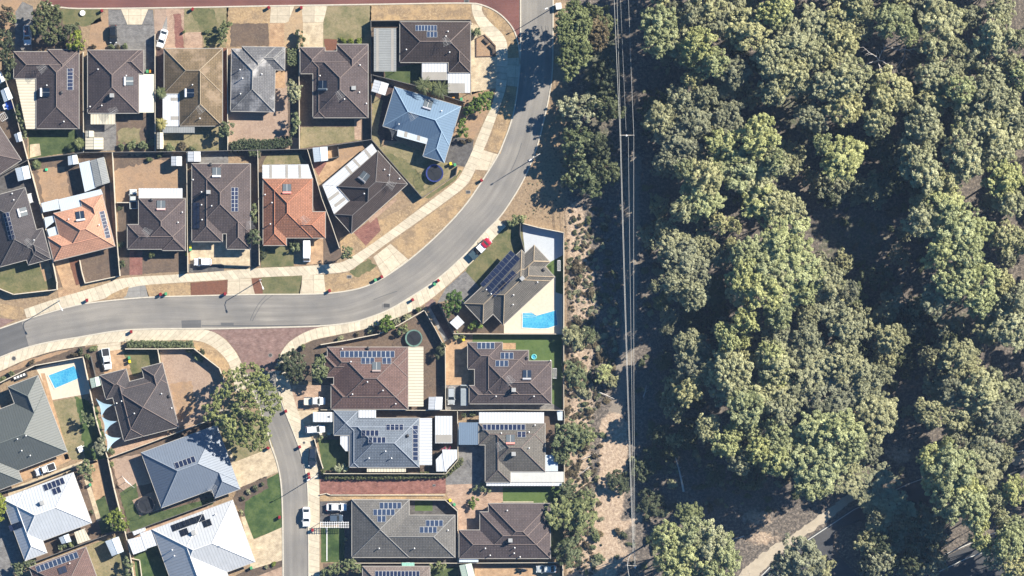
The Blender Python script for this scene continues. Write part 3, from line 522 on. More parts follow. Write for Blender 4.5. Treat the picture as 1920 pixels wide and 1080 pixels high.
('lawn', [(943, 915), (1056, 912), (1056, 943), (943, 943)], G_TURF, 3, 0), ('yard', [(1020, 770), (1056, 770), (1056, 905), (1020, 905)], G_DIRT, 1, 0), ('lawn', [(602, 988), (646, 988), (646, 1054), (602, 1054)], G_RICH, 3, 0), ('path', [(646, 985), (660, 985), (660, 1054), (646, 1054)], DARKB, 3, 0),
('yard', [(767, 936), (858, 938), (858, 1055), (660, 1055), (660, 1045), (853, 1045), (853, 966), (767, 966)], DARKB, 2, 0), ('lawn', [(778, 938), (811, 938), (811, 958), (778, 958)], G_TURF, 3, 0), ('yard', [(858, 1044), (1056, 1044), (1056, 944), (1032, 944), (1032, 1050)], G_LAWN, 1, 0),
('driveway', [(835, 640), (856, 630), (878, 640), (878, 725), (835, 725)], TANB, 4, 0), ('driveway', [(835, 722), (882, 722), (882, 768), (835, 768)], GREYB, 5, 0), ('lawn', [(886, 627), (1054, 627), (1054, 767), (1032, 767), (1032, 680), (990, 680), (990, 658), (940, 658), (940, 645), (886, 645)], G_TURF, 2, 0), ('paved_slab', [(943, 643), (967, 643), (967, 655), (943, 655)], TANB, 4, 0), ('side_path', [(880, 757), (1036, 757), (1054, 768), (880, 768)], GREYB, 3, 0),
('lawn', [(880, 490), (949, 424), (962, 410), (977, 418), (985, 475), (905, 560), (870, 520)], G_OLIVE, 3, 0), ('driveway', [(836, 540), (872, 508), (905, 545), (872, 572), (850, 560), (820, 568)], GREYB, 4, 0), ('yard', [(822, 568), (905, 565), (945, 606), (945, 625), (855, 625)], G_BARK, 2, 0), ('pool_deck', [(945, 604), (1000, 545), (1042, 518), (1042, 548), (1055, 552), (1055, 625), (945, 625)], DECK, 4, 0), ('lawn', [(1020, 492), (1055, 478), (1055, 552), (1042, 548), (1040, 520)], G_TURF, 3, 0),
('paved_yard', [(606, 1056), (1055, 1056), (1055, 1160), (606, 1160)], G_DIRT, 1, 0), ('driveway', [(890, 1064), (1050, 1064), (1050, 1160), (890, 1160)], TANB, 2, 0), ('lawn', [(808, 1066), (860, 1062), (860, 1160), (808, 1160)], G_LAWN, 2, 0),
('gravel_path', [(1370, 1100), (1392, 1068), (1440, 1030), (1490, 1000), (1545, 960), (1610, 910), (1622, 918), (1600, 938), (1560, 970), (1490, 1018), (1440, 1060), (1400, 1100)], m_ground('pale_gravel', (0.42, 0.36, 0.28), (0.34, 0.29, 0.225), (0.5, 0.45, 0.37), 0.5, 4, grain=0.4), 2, .25),
('gravel_path', [(1895, 860), (1920, 850), (2050, 830), (2050, 850), (1900, 872)], MATS['pale_gravel'], 2, .25),
('highway', [(1412, 1100), (1450, 1052), (1600, 952), (1700, 905), (1800, 868), (2060, 810), (2060, 850), (1720, 945), (1615, 975), (1570, 992), (1561, 1012), (1575, 1045), (1618, 1090), (1620, 1110)], ASPHB, 1, 0), ('highway', [(1680, 1090), (1780, 1040), (1860, 1004), (2060, 958), (2060, 1110), (1670, 1110)], ASPHB, 1, 0),
]
for p in PATCHES: patch(*p)
WL = m_plain('road_line_white', (0.55, 0.55, 0.52), 0.7, 0.1)
kerb([(1420, 1088), (1452, 1055), (1522, 1008), (1602, 955), (1702, 908), (1802, 871), (2060, 813)], 0.16, 0.02, WL, 'edge_line', False)
kerb([(1690, 1083), (1780, 1036), (1860, 1001), (1930, 977), (2060, 957)], 0.16, 0.02, WL, 'edge_line', False)
kerb([(1738, 1083), (1810, 1048), (1880, 1022), (1960, 1000)], 0.16, 0.02, WL, 'edge_line', False)
kerb([(1618, 1085), (1605, 1068), (1582, 1048), (1565, 1030), (1561, 1010), (1575, 992), (1615, 975)], 0.22, 0.12, G_DIRT)
for pl in ([(893, 72), (908, 65), (929, 86), (929, 105), (893, 106), (893, 72)],): kerb(pl, 0.25, 0.25, m_plain('timber_edge', (0.12, 0.08, 0.06)), 'garden_edging', False)
kerb([(612, 1000), (612, 990)], .2, .1, WHITEP, 'garden_edging', False); kerb([(613, 988), (613, 1052)], .2, .1, WHITEP, 'garden_edging', False)
def drain(px, py, r, sq=False, m=None):
    mb = MB(); x, y, _ = P(px, py)
    if sq: mb.box((x, y, 0.045), (r * 2, r * 1.4, 0.07)); mb.box((x, y, 0.085), (r * 1.6, r * 1.0, 0.02), mi=1)
    else: mb.tube((x, y, 0), (x, y, 0.045), r, n=18); mb.tube((x, y, 0.03), (x, y, 0.05), r * .75, n=18, mi=1)
    o = mb.build('drain_cover' if sq else 'manhole_cover', [m or CONCG, m_plain('cast_iron', (0.06, 0.06, 0.06), 0.6)], loc=(x, y, 0)); return o
tag(drain(507, 666, .5), 'round manhole cover with pale ring in the faded red junction', 'manhole cover')
tag(drain(725, 573, .9, True), 'square twin grate set in the road edge by the brown footpath bend', 'drain')
tag(drain(570, 830, .32), 'small round grey cover in footpath beside the dark car', 'manhole cover')
tag(drain(26, 672, .55), 'round cover in the pale footpath at the left edge of the photo', 'manhole cover')
tag(drain(875, 2, .6, True), 'white edged drain on the red road beside corner footpath', 'drain')
tag(drain(878, 360, .55, True), 'square concrete lid in the straw verge inside the road bend', 'drain')
tag(drain(655, 519, .55, True), 'square concrete lid beside the green patch of verge', 'drain')
tag(drain(814, 910, .35, True), 'small dark square grate in the shared red brick driveway', 'drain')
# ---------------------------------------------------------------- roofs: hip roofs worked out from each house's outline
def clipc(poly, h):
    """keep the part of poly where h(p) >= 0 ; h = (a,b,c)"""
    out = []; n = len(poly)
    for i in range(n):
        p, q = poly[i], poly[(i + 1) % n]; dp = h[0] * p[0] + h[1] * p[1] + h[2]; dq = h[0] * q[0] + h[1] * q[1] + h[2]
        if dp >= 0: out.append(p)
        if (dp > 0 > dq) or (dp < 0 < dq):
            t = dp / (dp - dq); out.append((p[0] + (q[0] - p[0]) * t, p[1] + (q[1] - p[1]) * t))
    return out if len(out) >= 3 and abs(area(out)) > 1e-5 else []
def sub(f, g): return (f[0] - g[0], f[1] - g[1], f[2] - g[2])
class House:
    def __init__(s, name, outline, ang, mat, label, capm, eave=2.5, pitch=0.53, wall=None, gutm=None, cat='house'):
        s.ang = R(ang); s.eave = eave; s.pitch = pitch; s.mat = mat
        ca, sa = math.cos(s.ang), math.sin(s.ang); s.ca, s.sa = ca, sa
        pw = [P(x, y, eave)[:2] for x, y in outline]
        if area(pw) < 0: pw = pw[::-1]
        L = [(p[0] * ca + p[1] * sa, -p[0] * sa + p[1] * ca) for p in pw]; n = len(L)
        # snap to alternating horizontal / vertical edges
        hor = [abs(L[(i + 1) % n][0] - L[i][0]) > abs(L[(i + 1) % n][1] - L[i][1]) for i in range(n)]
        val = [(L[i][1] + L[(i + 1) % n][1]) / 2 if hor[i] else (L[i][0] + L[(i + 1) % n][0]) / 2 for i in range(n)]
        for i in range(n):
            if hor[i] == hor[i - 1]: print('OUTLINE NOT ALTERNATING', name, label, i)
        V = []
        for i in range(n):
            a = i - 1; V.append((val[i], val[a]) if not hor[i] else (val[a], val[i]))
        s.poly = V
        xs = sorted(set(round(v[0], 4) for v in V)); ys = sorted(set(round(v[1], 4) for v in V))
        def inside(x, y):
            c = False
            for i in range(n):
                a, b = V[i], V[(i + 1) % n]
                if (a[1] > y) != (b[1] > y) and x < (b[0] - a[0]) * (y - a[1]) / (b[1] - a[1]) + a[0]: c = not c
            return c
        cell = {(i, j): inside((xs[i] + xs[i + 1]) / 2, (ys[j] + ys[j + 1]) / 2) for i in range(len(xs) - 1) for j in range(len(ys) - 1)}
        rects = []
        for i0 in range(len(xs) - 1):
            for i1 in range(i0, len(xs) - 1):
                for j0 in range(len(ys) - 1):
                    for j1 in range(j0, len(ys) - 1):
                        if all(cell[(i, j)] for i in range(i0, i1 + 1) for j in range(j0, j1 + 1)): rects.append((i0, i1, j0, j1))
        mx = [r for r in rects if not any(q != r and q[0] <= r[0] and q[1] >= r[1] and q[2] <= r[2] and q[3] >= r[3] for q in rects)]
        s.rects = [(xs[a], xs[b + 1], ys[c], ys[d + 1]) for a, b, c, d in mx]
        s.pl = [((1, 0, -r[0]), (-1, 0, r[1]), (0, 1, -r[2]), (0, -1, r[3])) for r in s.rects]
        cx = sum(p[0] for p in pw) / n; cy = sum(p[1] for p in pw) / n
        s.root = empty(name, (cx, cy, 0), label, cat)
        s.build(capm, wall or WALLB, gutm or GUT)
    def W(s, p, z): return (p[0] * s.ca - p[1] * s.sa, p[0] * s.sa + p[1] * s.ca, z)
    def zl(s, p): return max(min(f[0] * p[0] + f[1] * p[1] + f[2] for f in q) for q in s.pl)
    def z(s, x, y): return s.eave + s.pitch * max(0, s.zl((x * s.ca + y * s.sa, -x * s.sa + y * s.ca)))
    def on(s, px, py, up=0.0):
        zz = s.eave + 1
        for _ in range(4):
            x, y, _z = P(px, py, zz); zz = s.z(x, y) + up
        return (x, y, zz)
    def build(s, capm, wall, gutm):
        mb = MB(); E = 1e-4
        for i, r in enumerate(s.rects):
            for k, f in enumerate(s.pl[i]):
                poly = [(r[0], r[2]), (r[1], r[2]), (r[1], r[3]), (r[0], r[3])]
                for m, g in enumerate(s.pl[i]):
                    if m != k and poly: poly = clipc(poly, sub(g, f))
                pieces = [poly] if poly else []
                for j in range(len(s.rects)):
                    if j == i: continue
                    e = E if j < i else -E; new = []
                    for pc in pieces:
                        rem = pc
                        for g in s.pl[j]:
                            h = sub(g, f); h = (h[0], h[1], h[2] + e)
                            o = clipc(rem, (-h[0], -h[1], -h[2]))
                            if o: new.append(o)
                            rem = clipc(rem, h)
                            if not rem: break
                    pieces = new
                L = math.hypot(1, s.pitch)
                for pc in pieces:
                    if area(pc) < 0: pc = pc[::-1]
                    zs = [f[0] * p[0] + f[1] * p[1] + f[2] for p in pc]
                    mb.face([s.W(p, s.eave + s.pitch * z_) for p, z_ in zip(pc, zs)], [((p[1] if f[0] else p[0]), z_ * L) for p, z_ in zip(pc, zs)])
        s.roof = mb.build('roof', s.mat, s.root)
        # ridge and hip caps
        mb = MB()
        for i, r in enumerate(s.rects):
            x0, x1, y0, y1 = r; wx, wy = x1 - x0, y1 - y0; h = min(wx, wy) / 2
            if wx >= wy: A, B = (x0 + h, (y0 + y1) / 2), (x1 - h, (y0 + y1) / 2); hs = [((x0, y0), A), ((x0, y1), A), ((x1, y0), B), ((x1, y1), B), (A, B)]
            else: A, B = ((x0 + x1) / 2, y0 + h), ((x0 + x1) / 2, y1 - h); hs = [((x0, y0), A), ((x1, y0), A), ((x0, y1), B), ((x1, y1), B), (A, B)]
            for p, q in hs:
                if math.dist(p, q) < 0.15: continue
                zp, zq = [min(f[0] * t[0] + f[1] * t[1] + f[2] for f in s.pl[i]) for t in (p, q)]
                iv = [(0.0, 1.0)]
                for j in range(len(s.rects)):
                    if j == i: continue
                    lo, hi = 0.0, 1.0; e = E if j < i else -0.02
                    for g in s.pl[j]:
                        a0 = g[0] * p[0] + g[1] * p[1] + g[2] - zp + e; a1 = g[0] * q[0] + g[1] * q[1] + g[2] - zq + e
                        if a0 < 0 and a1 < 0: lo, hi = 1, 0; break
                        if a0 < 0: lo = max(lo, a0 / (a0 - a1))
                        elif a1 < 0: hi = min(hi, a0 / (a0 - a1))
                    if lo < hi:
                        nw = []
                        for a, b in iv:
                            if lo > a: nw.append((a, min(b, lo)))
                            if hi < b: nw.append((max(a, hi), b))
                        iv = nw
                for a, b in iv:
                    if (b - a) * math.dist(p, q) < 0.2: continue
                    pa = s.W((p[0] + (q[0] - p[0]) * a, p[1] + (q[1] - p[1]) * a), s.eave + s.pitch * (zp + (zq - zp) * a) + .02)
                    pb = s.W((p[0] + (q[0] - p[0]) * b, p[1] + (q[1] - p[1]) * b), s.eave + s.pitch * (zp + (zq - zp) * b) + .02)
                    mb.tube(pa, pb, 0.11, n=6)
        if mb.f: mb.build('ridge_cap', capm, s.root)
        # gutter, soffit, walls
        V = s.poly; n = len(V)
        def off(d):
            out = []
            for i in range(n):
                a, b, c = V[i - 1], V[i], V[(i + 1) % n]
                d1 = ((b[1] - a[1]), -(b[0] - a[0])); l1 = math.hypot(*d1) or 1; d2 = ((c[1] - b[1]), -(c[0] - b[0])); l2 = math.hypot(*d2) or 1
                out.append((b[0] + d * (d1[0] / l1 + d2[0] / l2), b[1] + d * (d1[1] / l1 + d2[1] / l2)))
            return out
        O = off(0.11); I = off(-0.45); mb = MB(); e = s.eave
        for i in range(n):
            j = (i + 1) % n
            mb.face([s.W(V[i], e + .01), s.W(O[i], e + .01), s.W(O[j], e + .01), s.W(V[j], e + .01)])
            mb.face([s.W(O[i], e - .16), s.W(O[j], e - .16), s.W(O[j], e + .01), s.W(O[i], e + .01)])
            mb.face([s.W(O[i], e - .16), s.W(V[i], e - .16), s.W(V[j], e - .16), s.W(O[j], e - .16)])
        mb.build('gutter', gutm, s.root)
        mb = MB(); mb.face([s.W(p, e - .12) for p in V[::-1]]); mb.build('soffit', FRAME, s.root, tri=True)
        mb = MB(); s.wallpoly = I
        for i in range(n):
            j = (i + 1) % n; L = math.dist(I[i], I[j])
            mb.face([s.W(I[i], 0), s.W(I[j], 0), s.W(I[j], e - .12), s.W(I[i], e - .12)], [(0, 0), (L, 0), (L, e), (0, e)])
        mb.build('wall', wall, s.root)
        done = False
        for i in range(n):
            a, b = I[i], I[(i + 1) % n]; L = math.dist(a, b)
            if L < 3.2: continue
            d = ((b[0] - a[0]) / L, (b[1] - a[1]) / L); nr = (d[1], -d[0]); an = math.atan2(d[1], d[0]) + s.ang
            if not done and L > 4 and n > 4:
                done = True; c = (a[0] + d[0] * L / 2 + nr[0] * .03, a[1] + d[1] * L / 2 + nr[1] * .03)
                m2 = MB(); m2.box(s.W(c, 1.03), (0.9, 0.08, 2.06), an); dr = m2.build('door', m_plain('door_paint', (0.12, 0.07, 0.05), 0.5), s.root)
                m3 = MB(); c2 = (c[0] + d[0] * .36 + nr[0] * .07, c[1] + d[1] * .36 + nr[1] * .07); m3.box(s.W(c2, 1.0), (0.12, 0.06, 0.04), an); h = m3.build('handle', STEEL, s.root); h.parent = dr
                continue
            for k in range(1 if L < 8 else 2):
                t = L * (k + 1) / (2 if L < 8 else 3); c = (a[0] + d[0] * t + nr[0] * .02, a[1] + d[1] * t + nr[1] * .02)
                m2 = MB()
                for q, dd, zz in ((0, (1.9, .08, .07), 2.03), (0, (1.9, .08, .07), .87), (-.93, (.06, .08, 1.1), 1.45), (.93, (.06, .08, 1.1), 1.45), (0, (.05, .08, 1.1), 1.45)):
                    m2.box(s.W((c[0] + d[0] * q, c[1] + d[1] * q), zz), dd, an)
                fr = m2.build('window', FRAME, s.root); m3 = MB(); m3.box(s.W(c, 1.45), (1.8, .03, 1.12), an); g = m3.build('pane', GLASS, s.root); g.parent = fr
    # things fixed to the roof ---------------------------------------------------
    def flat(s, px, py, w, h, ang, up, th, mb, mi=0, uvd=None):
        """slab lying on the roof slope; w,h in photo pixels, ang in photo (clockwise, degrees)"""
        a = R(ang); q = []
        for x, y in ((-.5, .5), (.5, .5), (.5, -.5), (-.5, -.5)):
            X, Y = x * w, y * h; q.append((px + X * math.cos(a) - Y * math.sin(a), py + X * math.sin(a) + Y * math.cos(a)))
        c = Vector(s.on(px, py, up)); e = 1.5
        A = [Vector(s.on(*p, up)) for p in q]
        # plane from the centre gradient
        gx = (s.z(c.x + .15, c.y) - s.z(c.x - .15, c.y)) / .3; gy = (s.z(c.x, c.y + .15) - s.z(c.x, c.y - .15)) / .3
        T = [(v.x, v.y, c.z + gx * (v.x - c.x) + gy * (v.y - c.y)) for v in A]; Bm = [(t[0], t[1], t[2] - th) for t in T]
        W_, H_ = w * S, h * S; u4 = [(0, 0), (W_, 0), (W_, H_), (0, H_)]
        mb.face(T, uvd or u4, mi); 
        for i in range(4):
            j = (i + 1) % 4; mb.face([Bm[i], Bm[j], T[j], T[i]], [(0, 0)] * 4, 1)
    def solar(s, px, py, cols, rows, ang=0, pw=8.3, ph=12.6, mat=None, rim=None):
        a = R(ang)
        for c in range(cols):
            for r in range(rows):
                x = (c - (cols - 1) / 2) * pw; y = (r - (rows - 1) / 2) * ph
                X, Y = px + x * math.cos(a) - y * math.sin(a), py + x * math.sin(a) + y * math.cos(a)
                mb = MB(); s.flat(X, Y, pw * .97, ph * .97, ang, .12, .04, mb, 1); s.flat(X, Y, pw * .86, ph * .91, ang, .126, .005, mb, 0)
                mb.build('solar_panel', [mat or m_pv(), rim or m_plain('aluminium_rim', (0.45, 0.46, 0.48), 0.4)], s.root)
    def heater(s, px, py, ang=0, dark=False, tank=(.8, .8, .8)):
        """roof water heater: collector and tank below it (ang 0: tank at the photo's lower side)"""
        a = R(ang); mb = MB(); s.flat(px, py, 16, 14, ang, .16, .06, mb, 0)
        o = mb.build('solar_water_heater', [m_paint('collector_glass', (0.10, 0.115, 0.125), 0.15) if not dark else m_paint('dark_collector', (0.02, 0.03, 0.05), 0.15), DARKM], s.root)
        ty = 9.5; c = []
        for x in (-8, 8): c.append(s.on(px + x * math.cos(a) - ty * math.sin(a), py + x * math.sin(a) + ty * math.cos(a), .32))
        mb = MB(); mb.tube(c[0], c[1], .27, n=14); t = mb.build('tank', m_plain('tank_%d' % int(tank[1] * 100), tank, 0.4, 0.03), s.root, smooth=False); t.parent = o
        mb = MB(); s.flat(px, py, 1.0, 14, ang, .175, .01, mb, 0); k = mb.build('glazing_bar', [STEEL, STEEL], s.root); k.parent = o
    def vent(s, px, py, r=.14, whirl=False):
        c = s.on(px, py); mb = MB(); mb.tube((c[0], c[1], c[2] - .1), (c[0], c[1], c[2] + .5), r * .7, n=8); mb.tube((c[0], c[1], c[2] + .5), (c[0], c[1], c[2] + .62), r * 1.3, r * .6, n=8)
        mb.build('roof_vent', WHITEP, s.root)
    def whirly(s, px, py):
        c = s.on(px, py); mb = MB(); mb.tube((c[0], c[1], c[2] - .1), (c[0], c[1], c[2] + .35), .2, n=12)
        for k in range(5): mb.tube((c[0], c[1], c[2] + .35 + k * .06), (c[0], c[1], c[2] + .41 + k * .06), .42 * math.sin(1.0 + k * .42), .42 * math.sin(1.42 + k * .42), n=14)
        mb.build('turbine_vent', m_plain('dark_vent', (0.03, 0.03, 0.035), 0.5), s.root)
    def cooler(s, px, py, m=None):
        c = s.on(px, py); mb = MB(); mb.box((c[0], c[1], c[2] + .35), (1.05, 1.0, .8), s.ang, taper=.86); mb.box((c[0], c[1], c[2] + .77), (.95, .9, .04), s.ang, 1)
        mb.build('evaporative_cooler', [m or m_plain('cooler_beige', (0.30, 0.29, 0.28), 0.5, .05), STEEL], s.root)
    def antenna(s, px, py, ang=30):
        c = s.on(px, py); mb = MB(); a = R(ang); top = (c[0], c[1], c[2] + 1.6); mb.tube((c[0], c[1], c[2] - .1), top, .03, n=5)
        d = (math.cos(a), math.sin(a)); mb.tube((c[0] - d[0] * .7, c[1] - d[1] * .7, top[2]), (c[0] + d[0] * 1.3, c[1] + d[1] * 1.3, top[2]), .03, n=4)
        for k in range(7):
            t = -.6 + k * .3; l = 1.15 - k * .09; x, y = c[0] + d[0] * t, c[1] + d[1] * t
            mb.tube((x - d[1] * l, y + d[0] * l, top[2]), (x + d[1] * l, y - d[0] * l, top[2]), .028, n=4)
        mb.build('antenna', STEEL, s.root)
    def skylight(s, px, py, w, h, ang, mat): mb = MB(); s.flat(px, py, w, h, ang, .05, .04, mb); mb.build('skylight', [mat, mat], s.root)
    def patio(s, poly, mat, z=2.35, ribs=0, stripes=(), zs=None, name='patio_roof'):
        p = [P(x, y, z)[:2] for x, y in poly]; mb = MB(); mb.prism(p, z - .07, z, R(ribs)); o = mb.build(name, mat, s.root, tri=True)
        for st in stripes:
            q = [P(x, y, z)[:2] for x, y in st]; m2 = MB(); m2.prism(q, z + .003, z + .02, R(ribs)); k = m2.build('skylight', SKYL, s.root); k.parent = o
        cx = sum(a[0] for a in p) / len(p); cy = sum(a[1] for a in p) / len(p)
        for a in p:
            x, y = a[0] + (cx - a[0]) * .06, a[1] + (cy - a[1]) * .06
            m2 = MB(); m2.box((x, y, (z - .07) / 2), (.09, .09, z - .07)); k = m2.build('post', FRAME, s.root); k.parent = o
        return o
T_BROWN = m_tile('brown_tiles', (0.098, 0.078, 0.08)); T_BROWN2 = m_tile('umber_tiles', (0.10, 0.08, 0.08)); T_CHAR = m_tile('charcoal_tiles', (0.075, 0.067, 0.072))
T_DKB = m_tile('dark_brown_tiles', (0.06, 0.046, 0.044)); T_TAN = m_tile('tan_tiles', (0.17, 0.125, 0.075), streak=(0.27, 0.2, 0.14)); T_GREY = m_tile('weathered_grey_tiles', (0.15, 0.15, 0.16), streak=(0.42, 0.41, 0.41))
T_ORANGE = m_tile('orange_tiles', (0.30, 0.142, 0.092)); T_SALM = m_tile('salmon_tiles', (0.52, 0.28, 0.19), var=.05); T_RED = m_tile('red_brown_tiles', (0.15, 0.095, 0.085)); T_OLIVE = m_tile('grey_brown_tiles', (0.14, 0.13, 0.118))
T_ASH = m_tile('ash_grey_tiles', (0.145, 0.14, 0.135)); T_BLUEG = m_tile('blue_grey_tiles', (0.165, 0.195, 0.24), var=.03); M_BLUE = m_metal('sky_blue_roofing', (0.125, 0.19, 0.275), .6, .05, .5, .03, .85); M_GREEN = m_metal('grey_green_roofing', (0.08, 0.09, 0.09), .6, .06, .5, .03, .82)
M_WHITE = m_metal('white_roofing', (0.46, 0.485, 0.52), .7, .07, .5, .03, .82); M_SLATE = m_metal('slate_roofing', (0.155, 0.185, 0.235), .6, .06, .5, .03, .85); M_OFFW = m_metal('off_white_roofing', (0.43, 0.445, 0.47), .7, .07, .5, .03, .82)
C_BR = m_plain('cap_brown', (0.16, 0.125, 0.115), .8); C_CH = m_plain('cap_charcoal', (0.12, 0.11, 0.11), .8); C_TAN = m_plain('cap_tan', (0.30, 0.24, 0.17), .8); C_GR = m_plain('cap_grey', (0.22, 0.215, 0.21), .8)
C_OR = m_plain('cap_orange', (0.36, 0.15, 0.09), .8); C_SA = m_plain('cap_salmon', (0.48, 0.25, 0.17), .8); C_BL = m_plain('cap_blue', (0.24, 0.34, 0.45), .6); C_WH = m_plain('cap_white', (0.62, 0.63, 0.64), .6); C_GN = m_plain('cap_green', (0.13, 0.145, 0.14), .6); C_SL = m_plain('cap_slate', (0.24, 0.27, 0.32), .6)
def H(*a, **k): return House('house', *a, **k)
PVB = m_pv('blue_cells', (0.024, 0.038, 0.075), (0.05, 0.065, 0.10))
h = H([(26, 97), (90, 97), (90, 93), (148, 93), (148, 241), (68, 241), (68, 147), (26, 147)], 0, T_BROWN, 'brown tiled house with long cream patio roof down its left side, top left block', C_BR)
h.patio([(28, 143), (66.5, 143), (67, 242), (49, 242)], CREAMS, 2.35, 90); h.solar(131.5, 148.5, 1, 6, 0, 12, 6.8); h.heater(86, 173, 90, True, (.7, .7, .7)); h.whirly(115, 174); h.antenna(79, 130, 35); h.vent(88, 160); h.vent(120, 228)
h = H([(164, 94), (269, 94), (269, 138), (260, 138), (260, 212), (165, 212)], 0, T_BROWN, 'brown tiled house beside the pale yellow carport, second in the top row', C_BR)
h.patio([(260.5, 139), (288.5, 139), (288.5, 211), (260.5, 211)], CREAMF, 2.3, 90, name='carport_roof'); h.patio([(170, 212.5), (216, 212.5), (216, 233), (170, 233)], CREAMS, 2.3); h.heater(243, 152, 90, False, (.65, .65, .68)); h.cooler(210, 179); h.vent(184, 130); h.vent(191, 198); h.vent(169, 200); h.vent(237, 142); h.antenna(212, 210)
h = H([(308, 91), (417, 91), (417, 236), (337, 236), (337, 175), (308, 175)], 0, T_TAN, 'tan and brown tiled house with a blotchy faded right slope', C_TAN)
h.patio([(305, 175.5), (336, 175.5), (336, 237), (305, 237)], WHITE, 2.35, 0, [[(320, 183), (335, 183), (335, 189), (320, 189)], [(320, 218), (335, 218), (335, 225), (320, 225)]]); h.patio([(305, 238), (365, 238), (365, 249), (305, 249)], GREYS, 2.3); h.heater(357, 174, 90, True, (.5, .52, .55)); h.vent(361, 159); h.vent(375, 222); h.antenna(378, 207, 130)
h = H([(433, 92), (454, 92), (454, 88), (534, 88), (534, 131), (515, 131), (515, 209), (434, 209)], -1, T_GREY, 'weathered grey tiled house with bleached white patches on its roof', C_GR)
h.vent(450, 131); h.vent(455, 147); h.vent(451, 176); h.vent(491, 139)
h = H([(562, 89), (609, 89), (609, 96), (632, 96), (632, 83), (689, 83), (691, 220), (587, 221), (587, 138), (564, 138)], 0, T_BROWN, 'brown tiled house with three front wings and a dark water heater', C_BR)
h.heater(605, 158, 0, True, (.12, .15, .18)); h.vent(600, 142); h.vent(675, 122); h.vent(674, 173); h.vent(687, 194); h.vent(646, 186); h.cooler(663, 165, m_plain('cooler_green', (0.2, 0.24, 0.24))); h.antenna(639, 180, 125)
h = H([(749, 41), (882, 41), (882, 136), (841, 136), (841, 117), (751, 117)], 0, T_DKB, 'dark chocolate tiled house on the street corner with white patio roofs', C_BR)
h.solar(799, 52.5, 7, 1, 0, 5.8, 11, PVB); h.solar(810, 64.5, 3, 1, 0, 6.6, 11, PVB); h.patio([(791, 117.5), (839, 117.5), (839, 150), (791, 150)], WHITE, 2.3, 0, [[(792, 135), (838, 135), (838, 149.5), (792, 149.5)]]); h.patio([(840, 136.5), (882, 136.5), (882, 174), (840, 174)], WHITE, 2.3, 0, [[(840.5, 156), (872, 156), (872, 173.5), (840.5, 173.5)]]); h.vent(840, 59); h.vent(843, 98); h.vent(762, 93); h.antenna(838, 80, 115); h.vent(836, 68)
h = H([(739, 162), (862, 200), (835, 305), (793, 293), (802, 262), (719, 236)], -16.5, M_BLUE, 'sky blue metal roofed house inside the road bend', C_BL)
h.patio([(746, 241), (803, 256), (799, 270), (744, 255)], PALEB, 2.62, -16, [[(759, 245), (765, 246.6), (763, 258), (757, 256)], [(783, 252), (789, 253.5), (787, 264), (781, 262.5)]]); h.heater(803, 194, 17, False, (.35, .36, .4)); h.vent(828, 208); h.vent(748, 233); h.antenna(775, 219, 125)
h = H([(-32, 373), (47, 352), (68, 431), (80, 428), (95, 485), (53, 497), (50, 487), (-2, 501)], 15, T_CHAR, 'charcoal tiled house at the left edge of the photo beside the salmon roofed one', C_CH)
h.patio([(-12, 422), (0, 418), (17, 489), (3, 497)], PALEB, 2.3, 15); h.patio([(51, 364), (58, 362), (62, 379), (56, 381)], m_plain('pergola_white', (0.5, 0.5, 0.5)), 2.2, name='pergola'); h.heater(44, 397, 75, False, (.65, .65, .65)); h.solar(17, 424, 2, 6, -14, 6, 8.6); h.vent(26, 375); h.vent(23, 363); h.antenna(57, 456, 135); h.vent(64, 450)
h = H([(192, 365), (215, 461), (101, 490), (90, 445), (110, 440), (101, 400), (154, 387), (151, 375)], 13.8, T_SALM, 'salmon pink tiled house with pale metal patio roofs behind', C_SA, wall=m_brick('salmon_brick', (0.36, 0.24, 0.17), (0.42, 0.3, 0.22), .23, .086, 'uv', 1.1))
h.solar(197, 421, 1, 8, -14, 10, 6.5); h.heater(150, 403, -8, True, (.72, .7, .68)); h.patio([(109, 374), (189, 354.5), (193, 363.5), (152, 374.5), (154, 386), (114, 396)], PALEB, 2.3, 14); h.patio([(77, 381), (108, 373), (112, 392), (81, 398)], PALEB, 2.3, 14); h.patio([(83, 408), (101, 404), (104, 414), (86, 428)], PALEB, 2.25, 14); h.patio([(88, 430), (105, 424), (109, 439), (92, 444)], PALEB, 2.25, 14); h.vent(129, 411); h.vent(186, 422)
h = H([(260, 372), (347, 372), (348, 469), (304, 470), (304, 467), (239, 467), (239, 421), (260, 421)], 0, T_BROWN, 'brown tiled house with white flat roof at the back, pink path in front', C_BR)
h.patio([(260, 353), (342, 353), (342, 371.5), (260, 371.5)], WHITE, 2.35, 0); h.heater(302, 383, 0, False, (.75, .45, .42)); h.vent(334, 417); h.vent(342, 398); h.antenna(278, 436, 140); h.whirly(284, 375)
h = H([(359, 307), (469, 307), (470, 467), (425, 467), (425, 438), (417, 438), (417, 453), (361, 453)], 0, T_BROWN2, 'large brown tiled house behind the parked white wagon, two columns of solar panels', C_BR)
h.solar(440, 374, 2, 6, 0, 6.6, 7.5); h.heater(406, 321, 0, False, (.75, .75, .75)); h.cooler(391, 360); h.solar(368, 404, 2, 6, 0, 6.4, 8.2, m_pv('dull_cells', (.03, .035, .06), (.03, .035, .05)), DARKM); [h.vent(*q) for q in ((378, 360), (378, 384), (397, 386), (379, 412), (362, 337))]; h.whirly(395, 308.5); h.antenna(470, 424, 100)
h = H([(492, 335), (586, 335), (586, 397), (610, 397), (610, 446), (537, 446), (537, 460), (495, 460)], 0, T_ORANGE, 'bright orange tiled house with white striped patio roof', C_OR, wall=m_brick('orange_brick', (0.34, 0.2, 0.13), (0.4, 0.26, 0.18), .23, .086, 'uv', 1.1))
